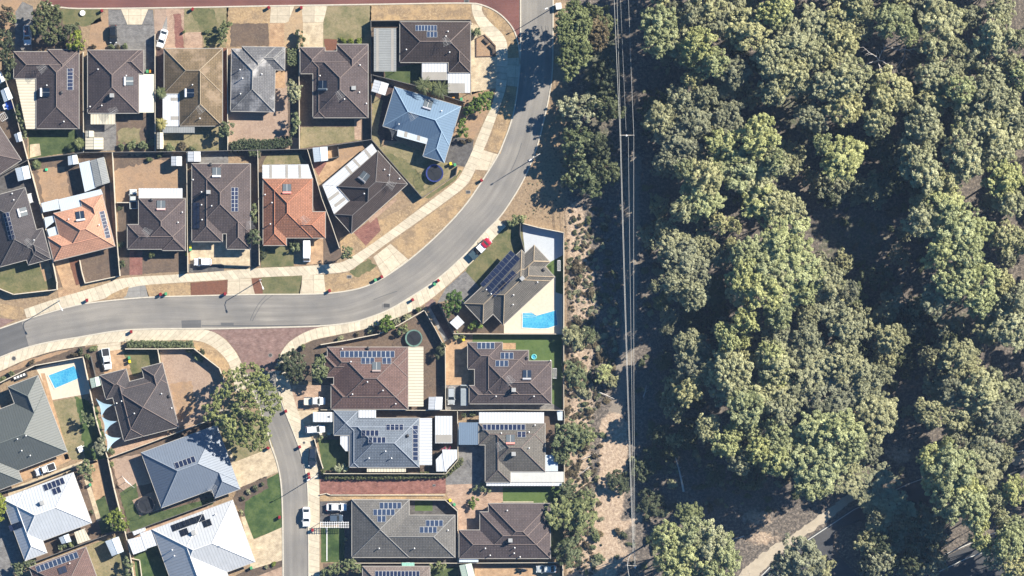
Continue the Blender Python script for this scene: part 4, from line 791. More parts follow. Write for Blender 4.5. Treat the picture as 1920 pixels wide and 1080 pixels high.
h.patio([(492, 309), (578, 308), (586, 334.3), (492, 334.3)], WHITE, 2.35, 90, [[(505, 309.5), (510, 309.5), (510, 333.5), (505, 333.5)], [(535, 309.5), (540, 309.5), (540, 333.5), (535, 333.5)], [(559, 309.5), (564, 309.5), (565, 333.5), (560, 333.5)]]); h.heater(538, 352, 0, False, (.8, .3, .25)); h.vent(510, 380); h.vent(507, 420); h.vent(497, 365); h.antenna(573, 414, 130)
h = H([(707, 284), (767, 346), (657, 436), (627, 402), (655, 377), (634, 349)], 41.5, T_DKB, 'dark brown tiled house turned diagonally, white striped patio roof on its back', C_CH)
h.patio([(697, 269), (707.5, 284), (634, 348.5), (604, 347)], WHITE, 2.35, -50, [[(682, 283), (686, 279), (697, 293), (692, 297)], [(661, 301), (665, 297), (677, 311), (673, 314)], [(646, 313), (650, 309), (662, 324), (657, 327)]]); h.patio([(604.5, 347.5), (634, 349), (655, 376.5), (626, 401)], WHITE, 2.34, -50, [[(615, 372), (634, 358), (637, 363), (618, 377)], [(626, 384), (645, 369), (649, 374), (629, 389)]]); h.heater(684, 330, 38, False, (.2, .2, .22)); h.vent(683, 363); h.vent(721, 318); h.vent(730, 328); h.vent(749, 335); h.antenna(735, 348, 150)
h = H([(976, 467), (985, 476), (1000, 460), (1032, 490), (1022, 500), (1042, 521), (943, 606), (924, 590), (905, 606), (872, 571)], 43, T_OLIVE, 'grey brown tiled house with a large solar array beside the swimming pool', C_TAN)
h.solar(938, 509, 2, 10, 42, 12.5, 8.6, None, m_plain('thin_rim', (0.1, 0.11, 0.13))); h.solar(951, 526, 1, 5, 42, 12.5, 8.6, None, MATS['thin_rim']); h.solar(935, 541, 1, 4, 42, 12.5, 8.6, None, MATS['thin_rim']); h.whirly(1019, 506); [h.vent(*q) for q in ((1008, 529), (963, 553), (962, 571), (921, 551), (912, 543))]; h.cooler(979, 522, T_OLIVE and m_plain('cooler_beige', (0,)*3))
h = H([(877, 642), (942, 642), (942, 657), (991, 657), (991, 677), (1034, 677), (1034, 757), (880, 757), (880, 723), (890, 723), (890, 692), (877, 692)], 0, T_BROWN, 'brown stepped tiled house wrapped by bright green lawn near the bushland', C_BR)
h.solar(911, 648, 4, 1, 0, 8.2, 12.5, PVB); h.solar(950.5, 667, 3, 1, 0, 8.2, 12.5, PVB); h.solar(941, 681.5, 3, 1, 0, 8.2, 11.5, PVB); h.heater(988, 701, 0, True, (.4, .4, .42)); h.cooler(963, 731, m_plain('cooler_white', (.5, .5, .5))); h.antenna(957, 714, 125); h.whirly(988, 671); [h.vent(*q) for q in ((930, 743), (1001, 743), (1032, 676))]
h = H([(614, 651), (765, 651), (765, 767), (621, 767), (621, 721), (626, 721), (626, 707), (609, 707), (609, 668), (614, 668)], 0, T_RED, 'red brown tiled house with a long cream patio roof on its right side', C_BR)
h.solar(689, 664, 12, 1, 0, 8.5, 12.5, PVB); h.solar(689.5, 676.5, 3, 1, 0, 8.5, 12, PVB); h.solar(725, 676.5, 2, 1, 0, 8.5, 12, PVB); h.heater(706, 686, 0, False, (.35, .28, .26)); h.patio([(766, 650), (794, 650), (794, 762), (766, 762)], CREAMS, 2.4, 90); [h.vent(*q) for q in ((658, 678), (689, 716), (718, 732), (742, 757), (642, 654), (661, 739))]; h.whirly(690, 653)
h = H([(626, 770), (672, 770), (672, 784), (786, 784), (786, 876), (655, 876), (655, 816), (626, 816)], 0, T_BLUEG, 'blue grey tiled house with white flat patio roofs around it', C_SL)
h.solar(694, 812, 4, 1, 0, 8.2, 11.5); h.solar(707, 825, 4, 1, 0, 8.2, 11.5); h.solar(740, 801, 4, 1, 0, 8.2, 11.5); h.solar(779, 830.5, 1, 8, 0, 11, 8.2); h.patio([(672, 769), (705, 769), (705, 783.5), (672, 783.5)], WHITE, 2.75); h.patio([(786.5, 784), (810, 784), (810, 872), (786.5, 872)], WHITE, 2.4, 90); h.patio([(638, 816.5), (654.5, 816.5), (654.5, 846), (648, 846), (638, 833)], WHITE, 2.3); h.patio([(688, 877), (761, 877), (761, 885), (688, 885)], CREAMS, 2.2); h.whirly(764, 817); [h.vent(*q) for q in ((723, 846), (734, 859), (692, 859))]
h = H([(898, 794), (1022, 794), (1022, 884), (957, 884), (957, 904), (910, 904), (910, 834), (898, 834)], 0, T_OLIVE, 'grey brown tiled house with white roof strip along its top and blue grey carport', C_BR)
h.solar(945, 801, 10, 1, 0, 8, 11); h.solar(978, 814.5, 2, 1, 0, 8, 11); h.heater(957, 822, 0, False, (.3, .3, .3)); h.patio([(898, 773), (1020, 773), (1020, 793.5), (898, 793.5)], WHITE, 2.4); h.patio([(957, 884.5), (1057, 884.5), (1057, 904), (957, 904)], m_metal('light_grey_sheet', (.5, .5, .48), .3, .06, .5, .02, .85), 2.35); h.patio([(912, 905), (1054, 905), (1054, 911), (912, 911)], WHITE, 2.2); h.patio([(1022.5, 853), (1046, 853), (1046, 883.5), (1022.5, 883.5)], PALEB, 2.3); h.patio([(860, 792), (897.5, 792), (897.5, 834), (860, 834)], BLUES, 2.4, name='carport_roof'); h.cooler(963, 851, m_plain('cooler_grey', (.3, .31, .33))); h.antenna(938, 838, 120); [h.vent(*q) for q in ((940, 812), (992, 810), (1003, 797), (992, 840))]
h = H([(660, 937), (767, 937), (767, 966), (853, 966), (853, 1045), (660, 1045)], 0, T_ASH, 'ash grey tiled house with three blocks of blue solar panels beside the red brick drive', C_GR)
h.solar(732, 948, 5, 1, 0, 8.2, 12, PVB); h.solar(720, 960.5, 5, 1, 0, 8.2, 12, PVB); h.solar(715.5, 973, 2, 1, 0, 8.2, 12, PVB); h.solar(814.5, 981, 4, 1, 0, 8.2, 12, PVB); h.solar(803, 993.5, 4, 1, 0, 8.2, 12, PVB); [h.vent(*q) for q in ((711, 1028), (777, 1028), (840, 994))]
h = H([(916, 944), (1032, 944), (1032, 1047), (861, 1047), (861, 994), (900, 994), (900, 960), (916, 960)], 0, T_BROWN, 'brown tiled house at the end of the pink brick court', C_BR)
h.cooler(957, 1013, m_plain('cooler_dark', (.1, .1, .1))); [h.vent(*q) for q in ((951, 957), (910, 1028), (965, 1027), (964, 1037), (919, 1041), (975, 1044))]; h.patio([(861, 1047.5), (897, 1047.5), (897, 1054), (861, 1054)], PALEB, 2.2)
h = H([(680, 1062), (806, 1062), (806, 1150), (680, 1150)], 0, m_tile('dusty_tiles', (.2, .165, .15)), 'dusty pink brown roofed house cut off by the bottom edge of the photo, middle block', C_BR)
h.solar(745, 1077, 12, 1, 0, 7, 13.5)
h = H([(16, 725), (71, 704), (126, 847), (34, 882), (42, 902), (-28, 929), (-78, 797), (27, 757)], 21, M_GREEN, 'dark grey green metal roofed house next to the small pool', C_GN)
[h.vent(*q) for q in ((33, 823), (49, 817), (41, 845), (57, 854))]
h = H([(187, 704), (236, 692), (243, 716), (271, 708), (265, 690), (305, 680), (334, 801), (232, 827), (212, 745), (199, 749)], 14.3, T_CHAR, 'charcoal tiled house with blue shade sails along its left wall', C_BR)
[h.vent(*q) for q in ((303, 738), (322, 765), (228, 752), (219, 756), (252, 775))]; h.whirly(317, 743)
h = H([(265, 849), (407, 797), (449, 917), (403, 934), (397, 917), (303, 953)], 20.1, M_SLATE, 'slate blue roofed house shaded by the big street tree', C_SL)
h.solar(347, 867, 5, 1, -20, 8, 12.5); h.antenna(400, 918, 60)
h = H([(7, 934), (137, 886), (172, 980), (80, 1014), (88, 1036), (44, 1053)], 20.2, M_WHITE, 'white metal roofed house at lower left with two rows of solar panels', C_WH)
h.solar(101, 908, 5, 1, -21, 8.3, 13); h.solar(106, 920, 2, 1, -21, 8.3, 12.5); h.cooler(79, 943); h.patio([(139, 998), (158, 991), (169, 1012), (146, 1020)], CREAMS, 2.2, 20); h.solar(29, 987, 3, 1, -21, 8.3, 12, None, DARKM)
h = H([(296, 990), (436, 937), (478, 1053), (425, 1073), (445, 1126), (337, 1165)], 20.1, M_OFFW, 'off white metal roofed house with black stepped solar panels, bottom of the side road', C_WH)
for q in ((333, 987, 3), (352, 980, 3), (372, 973, 3), (388, 981, 2), (345, 998, 2)): h.solar(q[0], q[1], q[2], 1, -20.5, 8, 13, m_pv('black_cells', (.008, .009, .014), (.012, .013, .018)), DARKM)
h.cooler(363, 999); [h.vent(*q) for q in ((323, 1031), (327, 1042), (404, 964), (413, 1023))]
h = H([(55, 1064), (161, 1026), (196, 1122), (90, 1160)], 20.2, T_RED, 'red brown roofed house at the bottom left corner of the photo', C_BR)
h.solar(107, 1054, 10, 1, -20, 8.3, 12.5, PVB); h.solar(117, 1069, 2, 1, -20, 8, 13, m_pv('dull_cells'), DARKM); h.vent(131, 1056)
h = H([(-7, 228), (40, 300), (-12, 334), (-58, 262)], -57, T_BROWN2, 'brown tiled house corner cut off by the left edge beside the tool sheds', C_BR)
h = H([(-60, 20), (-14, 30), (-20, 90), (-66, 82)], -10, T_CHAR, 'charcoal roofed house just outside the top left corner', C_CH)

# ---------------------------------------------------------------- sheds and carports that stand on their own
def shed(poly, mat, label, z=2.3, ridge=True, wall=None, ribs=None, cat='shed', name='garden_shed', open_=False, stripes=()):
    """poly: four corners in photo pixels; the ridge runs between the midpoints of edges 0 and 2"""
    rise = 0.35 if ridge else 0.0
    p = [P(x, y, z)[:2] for x, y in poly]
    if area(p) < 0: p = [p[1], p[0], p[3], p[2]]
    cx = sum(a[0] for a in p) / 4; cy = sum(a[1] for a in p) / 4; t = empty(name, (cx, cy, 0), label, cat)
    mb = MB(); m0 = ((p[0][0] + p[1][0]) / 2, (p[0][1] + p[1][1]) / 2); m1 = ((p[2][0] + p[3][0]) / 2, (p[2][1] + p[3][1]) / 2)
    def V(a, zz): return (a[0], a[1], zz)
    d = math.atan2(m1[1] - m0[1], m1[0] - m0[0])
    if ridge:
        L = math.dist(m0, m1); w_ = math.dist(p[0], p[1]) / 2
        mb.face([V(p[0], z), V(m0, z + rise), V(m1, z + rise), V(p[3], z)][::-1], [(0, 0), (0, w_), (L, w_), (L, 0)][::-1]); mb.face([V(m0, z + rise), V(p[1], z), V(p[2], z), V(m1, z + rise)][::-1], [(0, 0), (0, w_), (L, w_), (L, 0)][::-1])
        mb.face([V(p[0], z - .03), V(p[3], z - .03), V(p[2], z - .03), V(p[1], z - .03)])
        mb.face([V(p[0], z), V(p[1], z), V(m0, z + rise)]); mb.face([V(p[2], z), V(p[3], z), V(m1, z + rise)])
        mb.build('roof', mat, t)
        c = MB(); c.tube(V(m0, z + rise + .01), V(m1, z + rise + .01), .06, n=5); c.build('ridge_cap', mat, t)
    else: mb.prism(p, z - .06, z, d + math.pi / 2 if ribs is None else R(ribs)); mb.build('roof', mat, t, tri=True)
    for st in stripes:
        q = [P(x, y, z)[:2] for x, y in st]; m2 = MB(); m2.prism(q, z + .003, z + .02); m2.build('skylight', SKYL, t)
    ip = [(a[0] + (cx - a[0]) * .05, a[1] + (cy - a[1]) * .05) for a in p]
    if open_:
        for a in ip: m2 = MB(); m2.box((a[0], a[1], (z - .06) / 2), (.1, .1, z - .06)); m2.build('post', FRAME, t)
    else:
        m2 = MB()
        for i in range(4): a, b = ip[i], ip[(i + 1) % 4]; L = math.dist(a, b); m2.face([V(a, 0), V(b, 0), V(b, z - .04), V(a, z - .04)], [(0, 0), (L, 0), (L, z), (0, z)])
        m2.build('wall', wall or CREAMS, t)
        a, b = ip[0], ip[1]; e = math.atan2(b[1] - a[1], b[0] - a[0]); m3 = MB(); m3.box(((a[0] + b[0]) / 2, (a[1] + b[1]) / 2, 1.0), (.8, .08, 1.9), e); m3.build('door', wall or WHITE, t)
    return t
shed([(701, 53), (743, 53), (743, 134), (701, 134)], GREYS, 'long grey corrugated carport left of the dark chocolate corner house', 2.5, False, ribs=90, cat='carport', name='carport', open_=True, stripes=[[(705, 54), (710, 54), (710, 133), (705, 133)], [(733, 54), (738, 54), (738, 133), (733, 133)]])
shed([(148, 306), (168, 301), (180, 352), (159, 360)], PALEB, 'pale blue lean-to roof joined to the grey workshop behind the salmon house', 2.35, False, cat='carport', name='carport', open_=True)
shed([(169, 301), (195, 294), (206, 342), (179, 351)], GREYS, 'grey roofed workshop behind the salmon house', 2.5, True)
shed([(127, 293), (144, 290), (147, 307), (128, 310)], PALEB, 'small white shed against the back fence of the salmon house')
shed([(28, 316), (53, 310), (58, 334), (34, 340)], PALEB, 'white two-slope shed in the dark yard behind the left charcoal house')
shed([(321, 293), (341, 293), (341, 311), (321, 311)], WHITE, 'small white square shed in the orange dirt yard')
shed([(352, 284), (376, 284), (376, 303), (352, 303)], WHITE, 'white square shed at the back of the yard next to the hedge')
shed([(586, 277), (614, 275), (615, 301), (589, 304)], PALEB, 'white shed on the tan paving behind the diagonal dark house')
shed([(702, 149), (729, 157), (722, 179), (696, 171)], WHITE, 'white square gazebo roof left of the sky blue house', 2.4, True, cat='gazebo', name='gazebo', open_=True)
shed([(160, 245), (175, 245), (175, 257), (160, 257)], CREAMS, 'small cream shed roof above the two-tone cream shed')
shed([(160, 257.5), (193, 257.5), (193, 280), (160, 280)], CREAMS, 'two-tone cream shed below the second brown house')
shed([(294, 248), (306, 248), (306, 279), (294, 279)], CREAMS, 'narrow cream shed in the gap behind the tan roofed house')
shed([(26, 252), (39, 247), (42, 264), (31, 267)], PALEB, 'tiny white shed beside the left boundary fence')
shed([(1, 170), (15, 163), (24, 184), (8, 192)], PALEB, 'white two-slope shed left of the cream patio roof, above the blue tarpaulin')
shed([(-6, 138), (2, 134), (9, 151), (-2, 158)], PALEB, 'white shed corner at the left edge of the photo')
shed([(804, 744), (830, 744), (829, 768), (803, 768)], WHITE, 'white shed between the cream patio roof and the silver car')
shed([(816, 780), (848, 780), (848, 831), (816, 831)], WHITE, 'long white shed right of the blue grey house', 2.5, False, stripes=[[(817, 815), (847, 815), (847, 830), (817, 830)]])
shed([(829, 843), (857, 843), (857, 860), (834, 885)], WHITE, 'faceted white garden shed beside the pink bougainvillea', 2.4, False)
shed([(817, 862), (833, 845), (838, 884), (818, 884)], WHITE, 'low white lean-to on the side of the faceted white shed', 2.3, False)
shed([(861, 1060), (884, 1056), (891, 1082), (868, 1090)], PALEG, 'pale green shed at the bottom edge near the motorcycle')
shed([(843, 605), (858, 591), (871, 605), (857, 618)], WHITE, 'white square shed beside the grey brown house with the pool', 2.3, False)
shed([(168, 710), (187, 705), (190, 722), (172, 728)], PALEG, 'pale green garden shed between the small pool and the charcoal house')
shed([(239, 1012), (270, 1004), (275, 1031), (250, 1040)], WHITE, 'white patio roof right of the boundary fence, lower left', 2.3, False, cat='patio', name='patio', open_=True)
shed([(262, 1000), (285, 993), (295, 1022), (272, 1030)], WHITE, 'white carport roof beside the off white roofed house', 2.35, False, cat='carport', name='carport', open_=True)
shed([(248, 997), (272, 989), (273, 995), (251, 1004)], WHITE, 'narrow white roof strip behind the white patio', 2.4, False)
shed([(197, 1015), (222, 1006), (232, 1034), (210, 1043)], PALEB, 'white two-slope shed on dry lawn right of the bottom left house')
shed([(110, 1008), (128, 1001), (134, 1015), (116, 1020)], PALEB, 'small blue white play house behind the white roofed house', 1.8)
shed([(753, 1055), (777, 1055), (777, 1062), (754, 1062)], m_metal('mint_sheet', (.25, .48, .4), .4), 'narrow mint green lean-to roof at the bottom edge', 2.2, False)
shed([(1044, 769), (1055, 769), (1055, 788), (1046, 788)], PALEB, 'tiny white and blue cabinet at the right boundary fence', 1.5, False)
# ---------------------------------------------------------------- fences and walls
def fence(pts, mat, label, h=1.75, th=0.16, name='boundary_fence', cat='fence', posts=True, group=None):
    q = PX(pts); t = empty(name, (*q[0], 0), label, cat, group); mb = MB(); cp = MB(); ps = []
    for a, b in zip(q[:-1], q[1:]):
        L = math.dist(a, b)
        if L < .05: continue
        an = math.atan2(b[1] - a[1], b[0] - a[0]); c = ((a[0] + b[0]) / 2, (a[1] + b[1]) / 2)
        mb.box((*c, h / 2), (L, .05 if posts else th * .8, h), an); cp.box((*c, h + .025), (L + th * .4, th, .05), an)
        if posts:
            n = max(1, round(L / 2.4))
            for k in range(n + 1): ps.append((a[0] + (b[0] - a[0]) * k / n, a[1] + (b[1] - a[1]) * k / n, an))
    mb.build('panel', mat, t); cp.build('capping', mat, t)
    for x, y, an in ps[:90]:
        m2 = MB(); m2.box((x, y, h / 2 - .01), (.09, .09, h - .02), an); m2.build('post', mat, t)
    return t
FD, FC, FW = FENCE_D, FENCE_C, FENCE_W
FENCES = [
([(157, 98), (157, 150), (158, 286)], FC, 'cream fence between the first two brown houses of the top row'),
([(-10, 120), (12, 150), (30, 210), (45, 268), (53, 299)], FC, 'slanting cream fence left of the cream patio roof'),
([(54, 299), (160, 286), (350, 284.5), (577, 280), (697, 262)], FD, 'long grey fence behind the top row of houses'),
([(0, 330), (54, 300)], FD, 'short grey fence running down to the left edge below the cut off brown roof'),
([(291.5, 65), (292, 283)], FC, 'cream fence right of the pale yellow carport'),
([(427, 92), (428, 283)], FC, 'cream fence between the tan house and the weathered grey house'),
([(561, 60), (562, 279)], FC, 'cream fence between the weathered grey house and the three-winged brown house'),
([(696, 40), (697, 262)], FD, 'grey fence between the three-winged brown house and the corner house'),
([(694, 40), (882, 38), (884, 46)], FD, 'grey fence on the north side of the dark chocolate corner house'),
([(699, 141), (735, 150), (775, 160), (825, 177), (872, 192)], FD, 'grey fence between the corner house and the sky blue house'),
([(697, 262), (792, 371)], FD, 'diagonal grey fence between the trampoline lawn and the diagonal dark house'),
([(792, 371), (830, 345), (855, 328), (858, 312)], FD, 'low dark fence round the street corner of the trampoline lawn', 1.2),
([(54, 300), (75, 378), (91, 445), (108, 530), (108, 543), (27, 552), (0, 541), (-30, 530)], FW, 'cream wall round the front lawn at the left edge beside the salmon house'),
([(212, 286), (220, 445), (226, 517)], FW, 'cream fence between the salmon house and the orange dirt yard'),
([(226, 517), (160, 531), (154, 510), (150, 488)], FW, 'low white wall round the small brown garden in front of the salmon house', 0.9),
([(351, 286), (352, 400), (353, 510)], FC, 'cream fence left of the large brown house with two solar columns'),
([(484, 281), (486, 400), (487, 497)], FC, 'cream fence left of the bright orange tiled house'),
([(577, 280), (604, 372), (622, 420), (637, 465)], FC, 'slanting cream fence right of the bright orange tiled house'),
([(220, 380), (242, 380)], FW, 'short white gate wall below the orange dirt yard', 1.6),
([(370, 497), (415, 495), (420, 497), (471, 499)], FD, 'low grey fence across the front of the cream forecourt', 0.9),
([(616, 298), (636, 294), (634, 276)], FD, 'small dark mesh pen beside the white shed', 1.2),
([(976, 418), (1010, 427), (1056, 436)], FW, 'cream wall along the top of the big pale concrete slab'),
([(1057, 436), (1057, 530), (1057, 626)], FW, 'cream wall between the swimming pool yard and the bushland'),
([(850, 625.5), (940, 626), (1057, 626)], FC, 'cream fence between the pool yard and the bright green lawn'),
([(976, 418), (975, 440), (984, 473)], FD, 'curved dark fence left of the big pale concrete slab'),
([(1057, 627), (1057, 700), (1057, 768)], FC, 'cream fence between the bright green lawn and the bushland'),
([(858, 769), (950, 768), (1057, 769)], FC, 'cream fence below the brown stepped house'),
([(1058, 770), (1058, 840), (1058, 912)], FC, 'cream fence beside the bushland, right of the white roof strip house'),
([(823, 568), (838, 598), (853, 626)], FD, 'dark fence on the right side of the maroon mulch strip', 1.6),
([(797, 583), (816, 616), (835, 652), (836, 768)], FC, 'cream fence left of the tan brick driveway'),
([(602, 646), (650, 638), (710, 626), (747, 610), (795, 582)], FW, 'cream wall above the red brown house following the footpath', 1.5),
([(602, 768), (700, 768.5), (858, 769)], FC, 'cream fence below the red brown house'),
([(858, 771), (859, 862), (836, 888), (760, 887.5), (607, 887.5)], FC, 'cream fence on the far side of the blue grey house following the hedge'),
([(590, 823), (597, 850), (606, 878)], FW, 'low white wall with round caps beside the dark parked car', 0.8),
([(600, 927.5), (612, 925), (620, 928), (834, 928)], FW, 'low cream edging wall along the red brick driveway', 0.35),
([(660, 936), (767, 936.5), (835, 937), (858, 958), (859, 1055)], FC, 'cream fence between the ash grey house and the pink brick court'),
([(663, 1055), (860, 1055), (1055, 1054)], FC, 'cream fence at the bottom behind the ash grey house'),
([(943, 941), (1000, 941)], FW, 'low cream slatted edging below the bright green lawn strip', 0.6),
([(1055, 1056), (1056, 1110)], FW, 'cream fence right of the silver sedan at the bottom edge'),
([(0, 718), (67, 685), (157, 669), (170, 732), (182, 789), (203, 858)], FW, 'pale wall round the small pool and its lawn'),
([(203, 858), (215, 915), (244, 1030), (254, 1100)], FW, 'pale boundary wall running down between the white house and the slate blue house'),
([(0, 923), (60, 905), (161, 866)], FD, 'grey fence between the grey green roof and the white roof'),
([(203, 859), (300, 823), (400, 785)], FC, 'cream fence between the charcoal house and the slate blue house'),
([(240, 999), (320, 970), (405, 939)], FD, 'grey fence between the slate blue house and the off white house'),
([(60, 1055), (140, 1025), (215, 997)], FD, 'grey fence between the white roof and the bottom left red brown roof'),
([(236, 654), (297, 654), (364, 653), (412, 690), (421, 714)], FW, 'cream wall behind the clipped hedge and the yellow verge'),
([(297, 655), (301, 680)], FW, 'short cream wall reaching the charcoal house from the hedge'),
([(171, 668), (180, 706)], FD, 'dark fence left of the tan brick driveway with the white ute', 1.2),
([(248, 1047), (262, 1050), (266, 1080)], FW, 'cream garden edging at the bottom near the green yard', .5),
]
for f in FENCES: fence(*f[:3], h=f[3] if len(f) > 3 else 1.75, posts=not (len(f) > 3 and f[3] < 1.0), th=.2 if f[1] is FW else .14)
for px, py in ((602, 813), (617, 813)):
    x, y, _ = P(px, py); mb = MB(); mb.box((x, y, .6), (.45, .45, 1.2)); mb.box((x, y, 1.22), (.55, .55, .06)); tag(mb.build('gate_pillar', FW, loc=(x, y, 0)), 'white square pillar %s the white ute and the front lawn hedge ball' % ('nearest the road, between' if px < 610 else 'nearer the blue grey house, between'), 'pillar')
# ---------------------------------------------------------------- pools
WATER = None
def pool(poly, label, steps=None):
    global WATER
    if not WATER:
        m, n, b = nodes('pool_water'); p = pos(n)
        v = n.nodes.new('ShaderNodeTexVoronoi'); v.feature = 'DISTANCE_TO_EDGE'; v.inputs['Scale'].default_value = 1.6; lk(n, p, v.inputs['Vector'])
        big = noise(n, p, .35, 3)
        c = ramp(n, v.outputs[0], [(0, (0.13, 0.42, 0.55)), (.12, (0.05, 0.28, 0.46)), (1, (0.035, 0.25, 0.43))]); c = mixc(n, .5, c, ramp(n, big, [(.35, (0.015, 0.17, 0.38)), (.65, (0.08, 0.38, 0.52))]))
        lk(n, c, b.inputs['Base Color']); b.inputs['Roughness'].default_value = .08; bump(n, b, noise(n, p, 2.5, 3), .02, .4); WATER = m
    q = PX(poly); x = sum(a[0] for a in q) / len(q); y = sum(a[1] for a in q) / len(q); t = empty('swimming_pool', (x, y, 0), label, 'pool')
    if area(q) < 0: q = q[::-1]
    z0 = .05; mb = MB(); mb.face([(*a, z0) for a in q]); mb.build('water', WATER, t, tri=True)
    n = len(q); mb = MB()
    o = [(x + (a[0] - x) * 1.07, y + (a[1] - y) * 1.1) for a in q]
    for i in range(n):
        j = (i + 1) % n
        mb.face([(*q[i], .09), (*o[i], .09), (*o[j], .09), (*q[j], .09)]); mb.face([(*q[j], .0), (*q[i], .0), (*q[i], .09), (*q[j], .09)]); mb.face([(*o[i], .0), (*o[j], .0), (*o[j], .09), (*o[i], .09)])
    mb.build('coping', m_plain('pool_coping', (.55, .52, .45), .8), t)
    if steps:
        for k, (a, b) in enumerate(steps):
            A, B = P(*a)[:2], P(*b)[:2]; mb = MB(); mb.tube((*A, .07), (*B, .07), .06, n=6); mb.build('step', m_plain('pool_step', (.35, .6, .7), .3), t)
    return t
pool([(91, 704), (139, 686), (150, 708), (103, 728)], 'small pale blue rectangular swimming pool behind the wall at left')
pool([(980, 587), (997, 586), (1006, 592), (1042, 582), (1045, 609), (1028, 615), (1012, 616), (980, 614)], 'bright blue angular swimming pool on the cream deck', [((981, 589), (999, 588)), ((981, 592), (1003, 591)), ((981, 595), (1006, 594))])
# ---------------------------------------------------------------- trampolines and tank, paddling pool, washing lines
def trampoline(px, py, r, mat, label, net=True, ringm=None, cat='trampoline'):
    x, y, _ = P(px, py, .9); t = empty('trampoline', (x, y, 0), label, cat); mb = MB(); mb.tube((x, y, .86), (x, y, .88), r * .86, n=28); mb.build('mat', m_plain('trampoline_mat', (.015, .017, .022), .7), t)
    mb = MB(); N = 28
    for i in range(N):
        a, b = 2 * math.pi * i / N, 2 * math.pi * (i + 1) / N
        for (r0, z0), (r1, z1) in (((r * .85, .9), (r, .93)), ((r, .93), (r, .86)), ((r, .86), (r * .85, .86))):
            mb.face([(x + r0 * math.cos(a), y + r0 * math.sin(a), z0), (x + r1 * math.cos(a), y + r1 * math.sin(a), z1), (x + r1 * math.cos(b), y + r1 * math.sin(b), z1), (x + r0 * math.cos(b), y + r0 * math.sin(b), z0)])
    mb.build('safety_pad', ringm, t)
    for i in range(6):
        a = 2 * math.pi * i / 6; mb = MB(); mb.tube((x + r * math.cos(a), y + r * math.sin(a), 0), (x + r * math.cos(a), y + r * math.sin(a), 2.5 if net else .87), .035, n=6); mb.build('pole' if net else 'leg', STEEL, t)
    if net:
        mb = MB()
        for i in range(N):
            a, b = 2 * math.pi * i / N, 2 * math.pi * (i + 1) / N; mb.tube((x + r * math.cos(a), y + r * math.sin(a), 2.5), (x + r * math.cos(b), y + r * math.sin(b), 2.5), .03, n=5)
        mb.build('top_hoop', ringm, t)
trampoline(815, 325, 2.05, None, 'round black trampoline with blue rim on the dry lawn below the sky blue house', True, m_plain('blue_pad', (.022, .035, .16), .5))
trampoline(776, 634, 2.0, None, 'round dark trampoline with pale green rim above the red brown house', True, m_plain('green_pad', (.11, .19, .16), .5))
trampoline(274, 946, 2.0, None, 'round black trampoline beside the slate blue house', True, m_plain('black_pad', (.03, .03, .035), .5))
def ringpool(px, py, r, label):
    x, y, _ = P(px, py); t = empty('paddling_pool', (x, y, 0), label, 'paddling pool'); N = 20; mb = MB()
    for i in range(N):
        a, b = 2 * math.pi * i / N, 2 * math.pi * (i + 1) / N; mb.tube((x + r * math.cos(a), y + r * math.sin(a), .14), (x + r * math.cos(b), y + r * math.sin(b), .14), .13, n=8)
    mb.build('inflated_ring', m_plain('aqua_vinyl', (.12, .42, .40), .4), t); mb = MB(); mb.tube((x, y, .02), (x, y, .12), r * .95, n=20); mb.build('water', WATER, t)
ringpool(1001, 669, .55, 'small aqua paddling pool on the bright green lawn')
x, y, _ = P(155, 24.5); mb = MB(); mb.tube((x, y, 0), (x, y, .35), .62, .6, n=24); mb.tube((x, y, .35), (x, y, .4), .66, .64, n=24); tag(mb.build('round_table', WHITEP, loc=(x, y, 0)), 'white round disc standing on the green front lawn at top left', 'table')
def hanger(px, py, w_, l_, ang, label):
    x, y, _ = P(px, py, 1.8); t = empty('washing_line', (x, y, 0), label, 'washing line', rz=0); a = R(ang); d = (math.cos(a), math.sin(a)); e = (-d[1], d[0])
    for s_ in (-.5, .5):
        mb = MB(); X, Y = x + e[0] * l_ * s_, y + e[1] * l_ * s_; mb.tube((X, Y, 0), (X, Y, 1.8), .04, n=6); mb.build('post', STEEL, t)
    mb = MB()
    for s_ in (-.5, .5):
        X, Y = x + e[0] * l_ * s_, y + e[1] * l_ * s_; mb.tube((X - d[0] * w_ / 2, Y - d[1] * w_ / 2, 1.8), (X + d[0] * w_ / 2, Y + d[1] * w_ / 2, 1.8), .05, n=6)
    for k in range(5):
        o = (k / 4 - .5) * w_; mb.tube((x + d[0] * o - e[0] * l_ / 2, y + d[1] * o - e[1] * l_ / 2, 1.8), (x + d[0] * o + e[0] * l_ / 2, y + d[1] * o + e[1] * l_ / 2, 1.8), .03, n=5)
    mb.build('frame', WHITEP, t)
hanger(1048, 498, .7, 2.4, 0, 'white wall washing line on the small green strip above the pool'); hanger(1040, 700, .9, 2.3, 0, 'white washing line frame on the bright green side lawn'); hanger(6, 219, 1.6, 1.6, 30, 'white washing line at the left edge below the blue tarpaulin')
